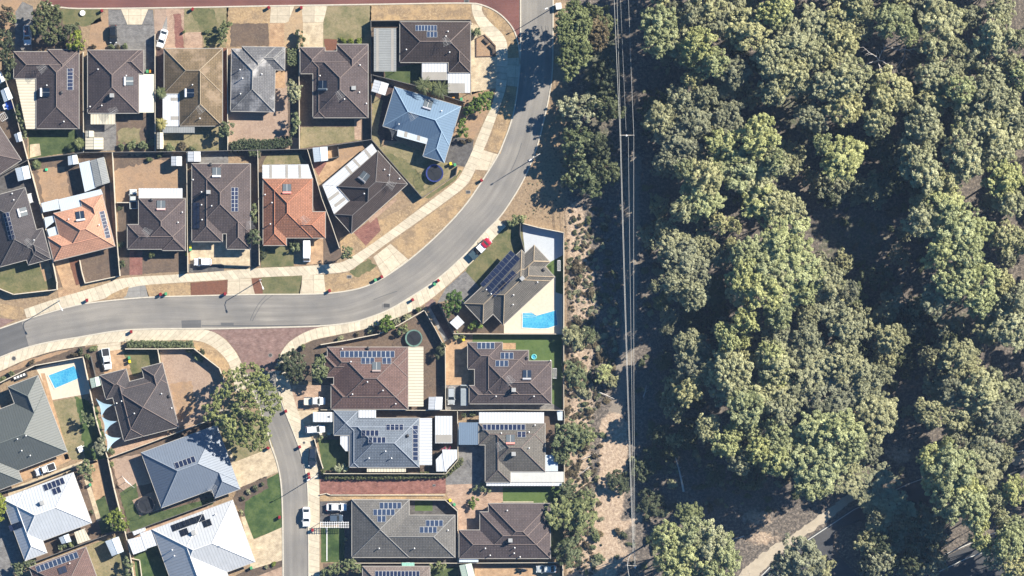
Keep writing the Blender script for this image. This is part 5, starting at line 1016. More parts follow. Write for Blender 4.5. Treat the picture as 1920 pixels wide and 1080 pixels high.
# ---------------------------------------------------------------- shade sails
SAIL = m_plain('sail_blue', (.28, .40, .48), .7, .05)
def sail(c, z, label, mat=None):
    q = [P(x, y, zz) for (x, y), zz in zip(c, z)]; cx = sum(a[0] for a in q) / 3; cy = sum(a[1] for a in q) / 3; n = 12; mb = MB(); g = {}
    for i in range(n + 1):
        for j in range(n + 1 - i):
            u, v = i / n, j / n; w_ = 1 - u - v; k = (u * v + v * w_ + w_ * u) * 3
            x, y, zz = [u * q[0][m] + v * q[1][m] + w_ * q[2][m] for m in range(3)]; s_ = 1 - .42 * (max(0, .34 - min(u, v, w_)) * 3) * k
            g[i, j] = (cx + (x - cx) * (s_ if k > .05 else 1), cy + (y - cy) * (s_ if k > .05 else 1), zz - .12 * k)
    for dz, fl in ((0, 0), (-.03, 1)):
        for i in range(n):
            for j in range(n - i):
                T = [[(i, j), (i + 1, j), (i, j + 1)]] + ([[(i + 1, j), (i + 1, j + 1), (i, j + 1)]] if j < n - i - 1 else [])
                for t in T:
                    f = [(g[k][0], g[k][1], g[k][2] + dz) for k in t]; mb.face(f[::-1] if fl else f)
    t = empty('shade_sail', (cx, cy, 0), label, 'shade sail'); mb.build('fabric', mat or SAIL, t)
    for a in q: m2 = MB(); m2.tube((a[0], a[1], 0), (a[0], a[1], a[2] + .1), .06, n=8); m2.build('post', STEEL, t)
sail([(180, 748), (211, 759), (190, 781)], (3.0, 2.6, 2.5), 'topmost of the three blue shade sails'); sail([(190, 781), (219, 790), (196, 812)], (2.9, 2.6, 2.5), 'middle one of the three blue shade sails'); sail([(196, 812), (226, 821), (201, 846)], (2.9, 2.7, 2.4), 'lowest and palest of the three blue shade sails', m_plain('sail_pale', (.42, .56, .64), .7, .05))
sail([(727, 237), (747, 242), (735, 261)], (2.5, 2.5, 2.3), 'dark grey shade sail beside the sky blue house', m_plain('sail_dark', (.05, .055, .06), .8))
sail([(229, 893), (251, 914), (236, 903)], (2.0, 1.8, 2.2), 'small off white shade cloth over the pink sand of the lower yard', WHITEP)
# tarpaulin heap, patio things, trellis
def boxthing(name, cat, label, px, py, d, ang, mat, z0=0, extra=None):
    x, y, _ = P(px, py); mb = MB(); mb.box((x, y, z0 + d[2] / 2), d, R(ang), taper=.92)
    if extra: extra(mb, x, y)
    return tag(mb.build(name, mat, loc=(x, y, 0)), label, cat)
boxthing('tarpaulin_cover', 'tarpaulin', 'bright blue tarpaulin cover below the white two-slope shed', 19, 197, (1.9, 2.0, .8), 20, [m_plain('tarp_blue', (.02, .07, .36), .5)], 0, lambda mb, x, y: mb.box((x - .6, y - .3, .55), (.9, .8, 1.1), .3, taper=.6))
boxthing('storage_box', 'storage box', 'white boxy object left of the blue tarpaulin', 10, 200, (.8, 1.2, .7), 20, [WHITEP], 0, lambda mb, x, y: mb.box((x, y, .73), (.86, 1.26, .06), R(20)))
boxthing('green_crate', 'crate', 'small bright green crate on brown dirt behind the salmon house', 87, 318, (.6, .6, .4), 0, [m_plain('crate_green', (.05, .5, .25), .5)], 0, lambda mb, x, y: mb.box((x, y, .42), (.5, .5, .04)))
boxthing('park_bench', 'bench', 'small white slatted bench on the lawn beside the grey shrub', 151, 842, (1.2, 1.5, .45), 25, [WHITEP], 0, lambda mb, x, y: mb.box((x + .3, y + .5, .6), (1.3, .15, .6), R(25)))
boxthing('outdoor_table', 'table', 'pale blue table beside the bottom wall of the white roofed house', 124, 1010, (1.6, 1.4, .75), 20, [PALEB], 0, lambda mb, x, y: mb.box((x, y, .77), (1.9, 1.6, .05), R(20)))
boxthing('outdoor_setting', 'outdoor furniture', 'dark outdoor setting with white cushions on the strip beside the left wall', 40, 706, (3.0, 1.1, .5), 22, [DARKM, WHITEP], 0, lambda mb, x, y: [mb.box((x + k * .7, y + k * .28 + .2, .6), (.5, .5, .25), R(22), 1) for k in (-2, -1, 0, 1)])
def trellis():
    x, y, _ = P(627, 984, 2.1); t = empty('pergola', (x, y, 0), 'white lattice pergola across the top of the small green front lawn', 'pergola')
    for a in (-3.2, 0, 3.2):
        for b in (-.55, .55): m2 = MB(); m2.box((x + a, y + b, 1.05), (.1, .1, 2.1)); m2.build('post', WHITEP, t)
    m2 = MB()
    for b in (-.55, 0, .55): m2.box((x, y + b, 2.13), (6.8, .09, .08))
    m2.build('beam', WHITEP, t)
    for k in range(13): m2 = MB(); m2.box((x - 3.2 + k * .533, y, 2.2), (.12, 1.5, .06)); m2.build('slat', WHITEP, t)
trellis()
# raised beds on the corner bed
for k, (px, py, w_, a, lb) in enumerate([(912, 77, 1.5, 45, 'upper dark raised planter by the corner driveway'), (922, 88, 1.3, 45, 'middle dark raised planter by the corner driveway'), (926, 97, 1.2, 85, 'lowest dark raised planter by the corner driveway')]):
    x, y, _ = P(px, py); mb = MB(); mb.box((x, y, .25), (w_, .7, .5), R(-a)); mb.box((x, y, .51), (w_ * .85, .5, .03), R(-a), 1); tag(mb.build('planter_box', [m_plain('sleeper', (.07, .05, .04)), G_BARK], loc=(x, y, 0)), lb, 'planter')
# ---------------------------------------------------------------- wheelie bins
def make_bin(lid, name='wheelie_bin'):
    t = empty(name, (0, 0, 0), 'x', 'bin'); mb = MB(); mb.box((0, 0, .5), (.46, .55, .9), taper=1.18); mb.build('body', m_plain('bin_dark_green', (.02, .05, .03), .5), t)
    if lid[0] == 'red': pass
    m = {'red': m_plain('lid_red', (.22, .02, .025), .45), 'green': m_plain('lid_green', (.07, .28, .13), .45), 'yellow': m_plain('lid_yellow', (.6, .5, .03), .45), 'rust': m_plain('lid_orange', (.5, .22, .03), .45)}[lid]
    mb = MB(); mb.box((0, 0, .98), (.6, .7, .07), taper=.9); mb.box((0, .36, .96), (.4, .06, .05)); mb.build('lid', m, t)
    for s_ in (-.22, .22): mb = MB(); mb.tube((s_ - .03, .26, .1), (s_ + .03, .26, .1), .1, n=10); mb.build('wheel', RUB, t)
    return t
BINS = {k: make_bin(k) for k in ('red', 'green', 'yellow', 'rust')}; used = set()
BL = [
('red', 191, 20, 20, 'red lidded wheelie bin on the green front lawn at top left'), ('red', 361, 17, -30, 'red lidded bin at the kerb above the tan blotchy roofed house'), ('red', 504, 14, 20, 'red lidded bin on the left of the cream driveway mouth, top road'), ('red', 565, 14, 0, 'red lidded bin between the two cream driveway mouths of the top road'),
('red', 163, 563, 10, 'red lidded bin alone on the pale footpath below the salmon house'), ('red', 301, 552, 5, 'red lidded bin beside a green lidded one at the straw verge'), ('green', 311, 551, 5, 'green lidded bin beside the red one at the straw verge'), ('red', 422, 551, 0, 'red lidded bin at the end of the red mulch verge'), ('red', 618, 545, 15, 'red lidded bin at the left tip of the verge in the bend'),
('green', 704, 525, 20, 'green lidded bin at the kerb below the wide concrete crossover'), ('red', 716, 519, 25, 'red lidded bin at the kerb below the wide concrete crossover'), ('red', 903, 338, 40, 'red lidded bin on the straw verge inside the road bend'), ('red', 822, 526, 40, 'red lidded bin on the footpath, upper of the pair by the grey driveway'), ('green', 815, 533, 40, 'green lidded bin on the footpath by the grey driveway'),
('red', 774, 562, 30, 'red lidded bin alone on the footpath near the drain'), ('red', 246, 622, 5, 'red lidded bin on the pale footpath above the hedge'), ('red', 536, 771, 15, 'red lidded bin at the kerb opposite the big street tree'), ('red', 503, 840, 60, 'red lidded bin at the left kerb below the big street tree'), ('red', 562, 838, 15, 'red lidded bin beside the dark parked car'),
('red', 579, 889, 10, 'upper of two red lidded bins at the side road kerb'), ('red', 580, 896, 10, 'lower of two red lidded bins at the side road kerb'), ('red', 524, 970, -5, 'red lidded bin on the rich green front lawn'), ('red', 586, 994, 0, 'red lidded bin on the footpath below the white parked sedan'),
('green', 276, 134, 0, 'green lidded bin behind the pale yellow carport'), ('rust', 282, 134, 0, 'orange lidded bin behind the pale yellow carport'), ('yellow', 845, 307, 15, 'yellow lidded bin at the corner of the sky blue house'), ('green', 853, 309, 15, 'green lidded bin at the corner of the sky blue house'), ('green', 865, 186, 0, 'green lidded bin below the corner house patio roof'), ('rust', 850, 183, 0, 'orange lidded bin below the corner house patio roof'),
('yellow', 357, 463, 0, 'yellow lidded bin left of the large brown house'), ('green', 357, 468, 0, 'green lidded bin left of the large brown house'), ('green', 242, 671, 10, 'green lidded bin beside the tan driveway with the white ute'), ('yellow', 243, 678, 10, 'yellow lidded bin beside the tan driveway with the white ute'), ('yellow', 869, 637, 20, 'bright yellow lidded bin at the top of the tan brick driveway'),
('yellow', 844, 938, 20, 'yellow lidded bin at the edge of the pink brick court'), ('green', 852, 946, 30, 'green lidded bin at the edge of the pink brick court'), ('green', 169, 909, 10, 'green lidded bin beside the white house with two solar rows'), ('green', 471, 1065, 20, 'green lidded bin at the corner of the off white house'), ('yellow', 350, 477, 0, 'yellow lidded bin against the cream fence left of the forecourt')]
for k, px, py, a, lb in BL:
    o = BINS[k] if k not in used else copy_tree(BINS[k]); used.add(k); x, y, _ = P(px, py, 1.0); o.location = (x, y, 0.02); o.rotation_euler.z = R(a); o['label'] = lb; o['group'] = 'wheelie bins put out around the houses'
# ---------------------------------------------------------------- vehicles
def loft(secs, mb, mi=0):
    n = len(secs[0])
    for a, b in zip(secs[:-1], secs[1:]):
        for i in range(n): j = (i + 1) % n; mb.face([a[i], a[j], b[j], b[i]], mi=mi)
    mb.face(secs[0][::-1], mi=mi); mb.face(secs[-1], mi=mi)
def wheels(t, L, W_, r=.33, fr=.32, rr=.31):
    for fx in (L * fr, -L * rr):
        for s_ in (-1, 1):
            mb = MB(); y = s_ * (W_ / 2 - .12); mb.tube((fx, y - .11, r), (fx, y + .11, r), r, n=18); w_ = mb.build('wheel', RUB, t)
            mb = MB(); mb.tube((fx, y + s_ * .10, r), (fx, y + s_ * .125, r), r * .6, n=12); k = mb.build('rim', STEEL, t); k.parent = w_
def lights(t, L, W_, z=.68, xf=.475, xr=.49):
    for s_ in (-1, 1):
        mb = MB(); mb.box((L * xf, s_ * W_ * .36, z), (.18, .36, .14)); mb.build('headlight', m_paint('lamp_glass', (.6, .62, .65), .1), t)
        mb = MB(); mb.box((-L * xr, s_ * W_ * .4, z + .12), (.08, .22, .2)); mb.build('tail_light', m_paint('lamp_red', (.35, .01, .01), .2), t)
def body_secs(L, W_, prof):
    out = []
    for x, w_, z in prof:
        w2 = W_ / 2 * w_; out.append([(x * L, -w2 * .9, .24), (x * L, w2 * .9, .24), (x * L, w2, .45), (x * L, w2, z - .22), (x * L, w2 * .93, z - .04), (x * L, w2 * .8, z), (x * L, 0, z + .02), (x * L, -w2 * .8, z), (x * L, -w2 * .93, z - .04), (x * L, -w2, z - .22), (x * L, -w2, .45)])
    return out
def cabin(t, L, W_, x0, x1, x2, x3, zb, zt, paint, rack=False, wb=.88, wt=.7):
    """glasshouse from base x0..x3 to roof x1..x2 (rear to front), with a painted roof and pillars"""
    w0, w1 = W_ / 2 * wb, W_ / 2 * wt; B = [(x0 * L, -w0), (x3 * L, -w0), (x3 * L, w0), (x0 * L, w0)]; T = [(x1 * L, -w1), (x2 * L, -w1), (x2 * L, w1), (x1 * L, w1)]
    mb = MB(); g = [(*p, zb) for p in B]; h_ = [(*p, zt) for p in T]
    for i in range(4): j = (i + 1) % 4; mb.face([g[i], g[j], h_[j], h_[i]])
    mb.build('window', GLASS, t)
    mb = MB(); e = .03; a, b = x1 * L - e, x2 * L + e; ins = w1 * .9
    R_ = [(a, -ins), (a + .08, -w1 - e), (b - .08, -w1 - e), (b, -ins), (b, ins), (b - .08, w1 + e), (a + .08, w1 + e), (a, ins)]
    mb.prism(R_, zt - .01, zt + .035); mb.prism([(p[0] * .97 + (a + b) / 2 * .03, p[1] * .9) for p in R_], zt + .035, zt + .06)
    for i in range(4): mb.tube((*B[i], zb - .02), (*T[i], zt), .045, n=5)
    xm = (x1 + x2) / 2 * L; xb = (x0 + x3) / 2 * L
    for s_ in (-1, 1): mb.tube((xb, s_ * w0 * 1.01, zb), (xm, s_ * w1 * 1.01, zt), .05, n=5)
    mb.build('roof_panel', paint, t)
    for s_ in (-1, 1): mb = MB(); mb.box(((x3 - .03) * L, s_ * (W_ / 2 + .09), zb + .08), (.12, .2, .14)); mb.build('wing_mirror', paint, t)
def car(px, py, ang, kind, paint, label, L=None, extra=None, cat='car'):
    """ang: heading in the photo, 0 = nose to the right, 90 = nose up"""
    t = empty('parked_car' if cat == 'car' else cat.replace(' ', '_'), (0, 0, 0), label, cat)
    if kind in ('sedan', 'hatch', 'wagon'):
        L = L or {'sedan': 4.6, 'hatch': 4.1, 'wagon': 4.6}[kind]; W_ = 1.8 if kind != 'wagon' else 1.85; dz = .12 if kind == 'wagon' else 0
        prof = [(-.5, .62, .72 + dz), (-.485, .84, .84 + dz), (-.44, .95, .9 + dz), (-.3, 1, .95 + dz), (0, 1, .95 + dz), (.2, 1, .93 + dz), (.32, .98, .88 + dz), (.42, .92, .80 + dz), (.475, .78, .72 + dz), (.5, .55, .62 + dz)]
        mb = MB(); loft(body_secs(L, W_, prof), mb); mb.build('body', paint, t, smooth=False)
        zt = 1.42 + dz * 2
        if kind == 'sedan': cabin(t, L, W_, -.39, -.23, .08, .24, .93, zt, paint)
        else: cabin(t, L, W_, -.46, -.40, .06, .23, .93 + dz, zt, paint)
        wheels(t, L, W_, .33 + dz * .3); lights(t, L, W_, .66 + dz)
    elif kind in ('ute', 'tray'):
        L = L or 5.1; W_ = 1.85
        prof = [(-.5, .95, .98), (-.49, .99, 1.02), (-.1, 1, 1.02), (.12, 1, 1.04), (.25, 1, 1.02), (.38, .96, .98), (.46, .86, .9), (.5, .66, .76)]
        if kind == 'tray': prof = [(-.5, .5, .62), (-.10, .5, .62), (-.095, .95, .98)] + prof[3:]
        mb = MB(); loft(body_secs(L, W_, prof), mb); mb.build('body', paint, t)
        if kind == 'ute':
            mb = MB(); mb.box((-.31 * L, 0, 1.035), (.34 * L, W_ * .8, .02)); mb.build('tub_liner', m_plain('tub_dark', (.03, .03, .035), .6), t)
            mb = MB()
            for s_ in (-1, 1): mb.box((-.31 * L, s_ * W_ * .46, 1.08), (.37 * L, .12, .12))
            mb.box((-.49 * L, 0, 1.08), (.1, W_ * .9, .12)); mb.build('tub_rail', paint, t)
        else:
            mb = MB(); mb.box((-.3 * L, 0, .92), (.40 * L, W_, .1)); mb.build('tray', m_plain('tray_alloy', (.5, .48, .42), .5, .06), t); mb = MB()
            for s_ in (-1, 1): mb.box((-.3 * L, s_ * W_ * .49, 1.08), (.40 * L, .04, .24))
            mb.box((-.5 * L, 0, 1.08), (.04, W_, .24)); mb.box((-.10 * L, 0, 1.35), (.06, W_, .8)); mb.build('tray_side', STEEL, t)
        cabin(t, L, W_, -.11 if kind == 'ute' else -.085, -.07, .12, .25, 1.0, 1.66, paint); wheels(t, L, W_, .37); lights(t, L, W_, .8)
    elif kind == 'van':
        L = L or 4.9; W_ = 1.8; H_ = 1.95; secs = []
        for x, w_, z in [(-.5, .93, H_ - .1), (-.49, .98, H_), (.25, 1, H_), (.33, .96, H_ - .08), (.44, .94, 1.15), (.49, .88, .95), (.5, .8, .8)]:
            w2 = W_ / 2 * w_; secs.append([(x * L, -w2, .25), (x * L, w2, .25), (x * L, w2, z * .6), (x * L, w2 * .93, z - .08), (x * L, w2 * .82, z), (x * L, -w2 * .82, z), (x * L, -w2 * .93, z - .08), (x * L, -w2, z * .6)])
        mb = MB(); loft(secs, mb); mb.build('body', paint, t)
        mb = MB(); w2 = W_ / 2; mb.face([(.34 * L, -w2 * .8, H_ - .1), (.445 * L, -w2 * .82, 1.19), (.445 * L, w2 * .82, 1.19), (.34 * L, w2 * .8, H_ - .1)]); 
        mb.v = [(a + .03, b, c + .03) for a, b, c in mb.v]; mb.build('windscreen', GLASS, t)
        for s_ in (-1, 1): mb = MB(); mb.box((.24 * L, s_ * W_ / 2 * .985, 1.42), (.16 * L, .06, .42)); mb.build('window', GLASS, t); mb = MB(); mb.box((.36 * L, s_ * (W_ / 2 + .1), 1.3), (.12, .18, .2)); mb.build('wing_mirror', DARKM, t)
        wheels(t, L, W_, .33, .33, .33); lights(t, L, W_, .8, .485, .49)
    if extra: extra(t, L, W_)
    x, y, _ = P(px, py, .8); t.location = (x, y, .03); t.rotation_euler.z = R(ang); return t
PW = m_paint('white_paint', (.74, .76, .78)); PS = m_paint('silver_paint', (.42, .44, .45), .3, .2); PB = m_paint('black_paint', (.015, .018, .022), .15); PDB = m_paint('navy_paint', (.02, .028, .045), .18); PR = m_paint('red_paint', (.32, .01, .03), .25); PG = m_paint('grey_paint', (.09, .10, .115), .25); PSG = m_paint('pale_silver_paint', (.5, .53, .52), .3, .1)
def rack(t, L, W_):
    for s_ in (-1, 1): mb = MB(); mb.tube((-.40 * L, s_ * .66, 1.82), (.02 * L, s_ * .66, 1.82), .035, n=6); mb.build('roof_rail', STEEL, t)
    mb = MB(); mb.box((-.2 * L, 0, 1.8), (1.9, .95, .16)); mb.build('roof_load', m_plain('roof_load', (.2, .1, .1), .7, .5, 6), t)
car(51, 66, -88, 'wagon', PW, 'white wagon with a loaded roof rack on the shaded driveway at top left', extra=rack)
car(212, 64, -88, 'hatch', PB, 'black hatchback parked on the grey paved driveway'); car(304, 72, -108, 'sedan', PW, 'white sedan parked at an angle on the narrow concrete path above the tan house', 4.4); car(250, 373, 92, 'ute', PSG, 'white ute with segmented tray cover beside the brown house with white back roof', 4.6)
car(380, 491, 180, 'wagon', PW, 'white wagon on the cream forecourt of the large brown house', 4.1); car(575, 471, -90, 'van', PW, 'tall white van on the tan driveway below the orange roof', 5.0)
def beds(t, L, W_):
    mb = MB(); mb.box((.02 * L, 0, 1.28), (1.5, 1.8, .5)); mb.build('tool_box', PW, t); mb = MB()
    for k, (x, y) in enumerate([(-.9, .5), (-1.1, .1), (-.85, -.4), (-1.25, -.3)]): mb.box((x, y, 1.15), (.45, .3, .35), k)
    mb.build('load', m_plain('load_dark', (.02, .02, .02), .6, .8, 8), t); mb = MB(); mb.box((-.37 * L, 0, 1.03), (1.5, 1.75, .06)); mb.build('tray_mat', m_plain('tray_teal', (.03, .06, .08), .6), t)
def redute():
    t = empty('tray_truck', (0, 0, 0), 'red cab ute with white tool box and dark tray, on the footpath in the bend', 'ute'); L, W_ = 6.2, 1.95
    mb = MB(); loft(body_secs(L, W_, [(-.5, .5, .62), (.12, .5, .62), (.125, .95, 1.0), (.3, 1, 1.04), (.4, .96, 1.0), (.46, .86, .9), (.5, .66, .76)]), mb); mb.build('body', PR, t); cabin(t, L, W_, .12, .14, .24, .34, 1.0, 1.68, PR)
    mb = MB(); mb.box((-.19 * L, 0, .9), (.6 * L, W_, .1)); mb.build('tray', DARKM, t); mb = MB()
    for s_ in (-1, 1): mb.box((-.19 * L, s_ * W_ * .49, 1.0), (.6 * L, .06, .14))
    mb.build('tray_side', PG, t); beds(t, L, W_); wheels(t, L, W_, .38); lights(t, L, W_, .8); x, y, _ = P(901, 466, 1); t.location = (x, y, .03); t.rotation_euler.z = R(44)
redute()
car(200, 673, -82, 'ute', PW, 'white ute on the tan brick driveway right of the small pool', 5.0); car(590, 752, 0, 'tray', PW, 'white flat tray ute on the pink paving beside the red brown house', 5.0); car(591, 805, 4, 'wagon', PW, 'white four wheel drive beside the white caravan', 4.6)
car(586, 856, -94, 'wagon', PDB, 'dark car parked on the footpath of the side road', 4.7); car(574, 969, -90, 'sedan', PW, 'white sedan parked half on the side road kerb', 4.6); car(631, 951, 0, 'sedan', PW, 'white sedan on the short dark driveway, above the navy hatchback', 4.8); car(630, 972, 0, 'hatch', m_paint('steel_blue_paint', (.06, .085, .12), .15), 'small navy hatchback directly below the white sedan on the dark driveway', 3.3)
car(846, 742, -90, 'hatch', PS, 'silver hatchback beside the covered van on the grey paving', 4.2); car(1024, 1067, 180, 'sedan', PSG, 'pale silver sedan at the bottom edge near the bushland fence', 4.7); car(85, 880, 200, 'ute', PW, 'white ute under the eaves of the grey green roofed house', 4.9)
car(870, 741, 90, 'van', m_plain('car_cover', (.22, .25, .27), .8), 'grey blue van close against the brown stepped house', 4.9)
def caravan():
    x, y, _ = P(605, 782, 2.4); t = empty('caravan', (x, y, 0), 'white box caravan beside the blue grey house corner', 'caravan')
    mb = MB(); p = [(-2.15, -1.15), (2.15, -1.15), (2.25, -1.05), (2.25, 1.05), (2.15, 1.15), (-2.15, 1.15), (-2.25, 1.05), (-2.25, -1.05)]; mb.prism([(x + a, y + b) for a, b in p], .5, 2.45); mb.build('body', PW, t)
    mb = MB(); mb.box((x + .3, y, 2.48), (3.6, 2.1, .05)); mb.build('roof', WHITE, t); mb = MB(); mb.box((x - 2.0, y, 2.47), (.5, 2.2, .04)); mb.build('front_panel', PALEB, t)
    mb = MB(); mb.box((x + 1.5, y + .1, 2.55), (.5, .4, .12)); mb.build('roof_hatch', PG, t)
    for s_ in (-1, 1): mb = MB(); mb.tube((x, y + s_ * 1.0, .33), (x, y + s_ * 1.2, .33), .33, n=16); mb.build('wheel', RUB, t); mb = MB(); mb.box((x, y + s_ * 1.16, 1.7), (1.4, .04, .6)); mb.build('window', GLASS, t)
caravan()
def motorbike():
    x, y, _ = P(981, 1068, .7); t = empty('motorcycle', (0, 0, 0), 'black and chrome touring motorcycle on tan paving at the bottom edge', 'motorcycle')
    for fx in (-.8, .8): mb = MB(); mb.tube((fx, -.08, .33), (fx, .08, .33), .33, n=18); mb.build('wheel', RUB, t)
    mb = MB(); mb.box((.15, 0, .85), (.7, .35, .3), taper=.7); mb.build('tank', PB, t); mb = MB(); mb.box((-.4, 0, .82), (.7, .34, .16), taper=.8); mb.build('seat', RUB, t); mb = MB(); mb.box((0, 0, .45), (.8, .45, .5)); mb.build('engine', STEEL, t)
    mb = MB(); mb.tube((.5, -.42, 1.05), (.5, .42, 1.05), .03, n=6); mb.tube((.5, 0, 1.05), (.8, 0, .35), .05, n=6); mb.build('handlebar', STEEL, t)
    for s_ in (-1, 1): mb = MB(); mb.box((-.8, s_ * .38, .7), (.6, .25, .4), taper=.85); mb.build('pannier', PB, t)
    mb = MB(); mb.box((.72, 0, 1.1), (.1, .5, .35)); mb.build('windscreen', GLASS, t); t.location = (x, y, .03); t.rotation_euler.z = R(-8)
motorbike()
# ---------------------------------------------------------------- street lamps and power line
def lamp(px, py, tx, ty, hgt, label, pm=None, base2=None):
    x, y, _ = P(px, py); hx, hy, _ = P(tx, ty, hgt); t = empty('street_lamp', (x, y, 0), label, 'street lamp'); mb = MB(); mb.path([(x, y, 0), (x, y, hgt - .6), (x + (hx - x) * .3, y + (hy - y) * .3, hgt - .15), (hx, hy, hgt)], [.11, .08, .06, .05], 8); mb.build('pole', pm or STEEL, t)
    d = math.atan2(hy - y, hx - x); mb = MB(); mb.box((hx, hy, hgt - .02), (.75, .3, .12), d, taper=.8); mb.build('lamp_head', WHITEP, t)
lamp(113, 563, 116, 580, 7.6, 'white street lamp leaning over the road below the salmon house'); lamp(490, 524, 493, 540, 7.4, 'white street lamp at the green verge lawn below the orange roof'); lamp(596, 890, 578, 900, 7.5, 'pale street lamp beside the two red bins at the side road'); lamp(1012, 290, 994, 300, 7.4, 'grey street lamp on the bush side of the bend'); lamp(1041, 12, 1024, 16, 7.4, 'grey street lamp beside the road at the top of the photo')
x, y, _ = P(1041, 12); mb = MB(); mb.box((x + .8, y, .6), (1.2, 1.4, 1.2), .1); mb.box((x + .8, y, 1.22), (1.3, 1.5, .05), .1); tag(mb.build('utility_cabinet', WHITEP, loc=(x + .8, y, 0)), 'white utility cabinet beside the top of the road', 'utility cabinet')
WOOD = m_plain('weathered_timber', (.33, .30, .26), .9, .15); WIRE = m_plain('aluminium_wire', (.5, .49, .46), .5, .03)
def pole(px, py, hgt, arms, label):
    x, y, _ = P(px, py, hgt); t = empty('power_pole', (x, y, 0), label, 'power pole'); mb = MB(); mb.tube((x, y, 0), (x, y, hgt), .2, .14, n=12); mb.build('pole', WOOD, t); mb = MB(); mb.tube((x, y, hgt), (x, y, hgt + .04), .2, n=12); mb.build('pole_cap', WHITEP, t)
    for a, b, z in arms:
        A, B = P(*a, z), P(*b, z); mb = MB(); L = math.dist(A, B); mb.box(((A[0] + B[0]) / 2, (A[1] + B[1]) / 2, z), (L, .16, .14), math.atan2(B[1] - A[1], B[0] - A[0])); mb.build('crossarm', WOOD, t)
        for c in (A, B): mb = MB(); mb.tube((c[0], c[1], z), (c[0], c[1], z + .28), .07, n=8); mb.build('insulator', WHITEP, t)
    return t
pole(1175, 254, 13.5, [((1162.5, 253.5), (1188.5, 253.5), 13.2)], 'timber power pole with white top and crossarm in the shaded clearing')
pole(1191, 1064, 13.5, [((1176, 1060), (1193, 1061), 13.0)], 'power pole at the bottom edge with curved white leads')
def wire(pts, z, sag, r, label):
    mb = MB(); q = [P(px, py, z) for px, py in pts]
    for a, b in zip(q[:-1], q[1:]):
        n = 24; L = [(a[0] + (b[0] - a[0]) * k / n, a[1] + (b[1] - a[1]) * k / n, z - sag * 4 * (k / n) * (1 - k / n)) for k in range(n + 1)]; mb.path(L, r, 5)
    tag(mb.build('power_line', WIRE, loc=q[0]), label, 'power line')
wire([(1150, -40), (1162.5, 253), (1176, 720), (1187, 1035)], 13.6, 1.2, .04, 'thick left power line, outer of the twin pair'); wire([(1156, -40), (1164, 253), (1177.5, 720), (1189, 1040)], 13.5, 1.2, .032, 'left power line, inner of the twin pair')
wire([(1162, -40), (1174, 245)], 13.6, 1.2, .02, 'thin middle power line above the timber pole'); wire([(1177, -40), (1188.3, 253), (1188.5, 720), (1191, 1060)], 13.6, 1.2, .028, 'single rightmost power line over the shaded clearing'); wire([(1178, 256), (1184.5, 720), (1189.5, 1058)], 13.6, 1.2, .026, 'middle power line below the timber pole')
wire([(1187, 1035), (1179, 1045), (1176, 1060), (1183, 1100)], 13.2, .1, .05, 'curved white lead at the bottom power pole')
# ---------------------------------------------------------------- foliage
def foliage(lobes, seed, clump_r=.5, clumps=14, leaves=42, leaf=.2, zmin=-.35, fill=.25):
    """many small leaf faces in clumps on lumpy lobes; lobes = (x,y,z,r[,flat])"""
    g = np.random.default_rng(seed); V = []; T = []
    for lb in lobes:
        x, y, z, r = lb[:4]; fl = lb[4] if len(lb) > 4 else .8
        nc = max(4, int(clumps * (r / 1.3) ** 2)); d = g.normal(size=(nc * 3, 3)); d /= np.linalg.norm(d, axis=1)[:, None]; d = d[d[:, 2] > zmin][:nc]
        rad = r * g.uniform(.5, 1.15, size=len(d)); cc = np.array([x, y, z]) + d * rad[:, None] * np.array([1, 1, fl])
        lt = g.normal(0, .16)
        for k in range(len(cc)):
            cr = clump_r * g.uniform(.45, 1.3); n = int(leaves * g.uniform(.7, 1.2) * (cr / clump_r) ** 1.3)
            e = g.normal(size=(n, 3)) + d[k] * .55 + np.array([0, 0, .35]); e /= np.linalg.norm(e, axis=1)[:, None]
            p = cc[k] + e * cr * g.uniform(.5, 1.0, size=(n, 1)) * np.array([1, 1, .8])
            nn = e * .9 + g.normal(size=(n, 3)) * .5 + np.array([0, 0, .15]); nn /= np.linalg.norm(nn, axis=1)[:, None]
            a = np.cross(nn, g.normal(size=(n, 3))); a /= np.linalg.norm(a, axis=1)[:, None]; b = np.cross(nn, a)
            s = leaf * g.uniform(.6, 1.3, size=(n, 1)); V.append(np.stack([p - a * s, p - b * s * .55, p + a * s, p + b * s * .55], 1).reshape(-1, 3))
            T.append(np.repeat(np.clip(.5 + lt + g.normal(0, .13) + g.normal(0, .1, n), 0, 1), 4))
    return np.concatenate(V), np.concatenate(T)
def leafmesh(name, V, T, mat):
    me = bpy.data.meshes.new(name); n = len(V); f = n // 4
    me.vertices.add(n); me.vertices.foreach_set('co', V.astype(np.float32).ravel()); me.loops.add(n); me.loops.foreach_set('vertex_index', np.arange(n, dtype=np.int32))
    me.polygons.add(f); me.polygons.foreach_set('loop_start', np.arange(0, n, 4, dtype=np.int32)); me.polygons.foreach_set('loop_total', np.full(f, 4, dtype=np.int32))
    at = me.attributes.new('tint', 'FLOAT', 'POINT'); at.data.foreach_set('value', T.astype(np.float32)); me.materials.append(mat); me.update(calc_edges=True); return me
L_PALE = m_leaf('leaf_pale_olive', (0.19, 0.20, 0.10), (0.54, 0.54, 0.33), (.8, 1.1))
L_YEL = m_leaf('leaf_yellow_green', (0.20, 0.225, 0.095), (0.51, 0.54, 0.29), (.82, 1.1))
L_GREY = m_leaf('leaf_grey_green', (0.15, 0.16, 0.095), (0.41, 0.415, 0.265), (.78, 1.18))
L_GREEN = m_leaf('leaf_green', (0.085, 0.11, 0.05), (0.25, 0.28, 0.145), (.8, 1.15))
L_DARK = m_leaf('leaf_dark', (0.055, 0.07, 0.036), (0.15, 0.17, 0.09), (.75, 1.2))
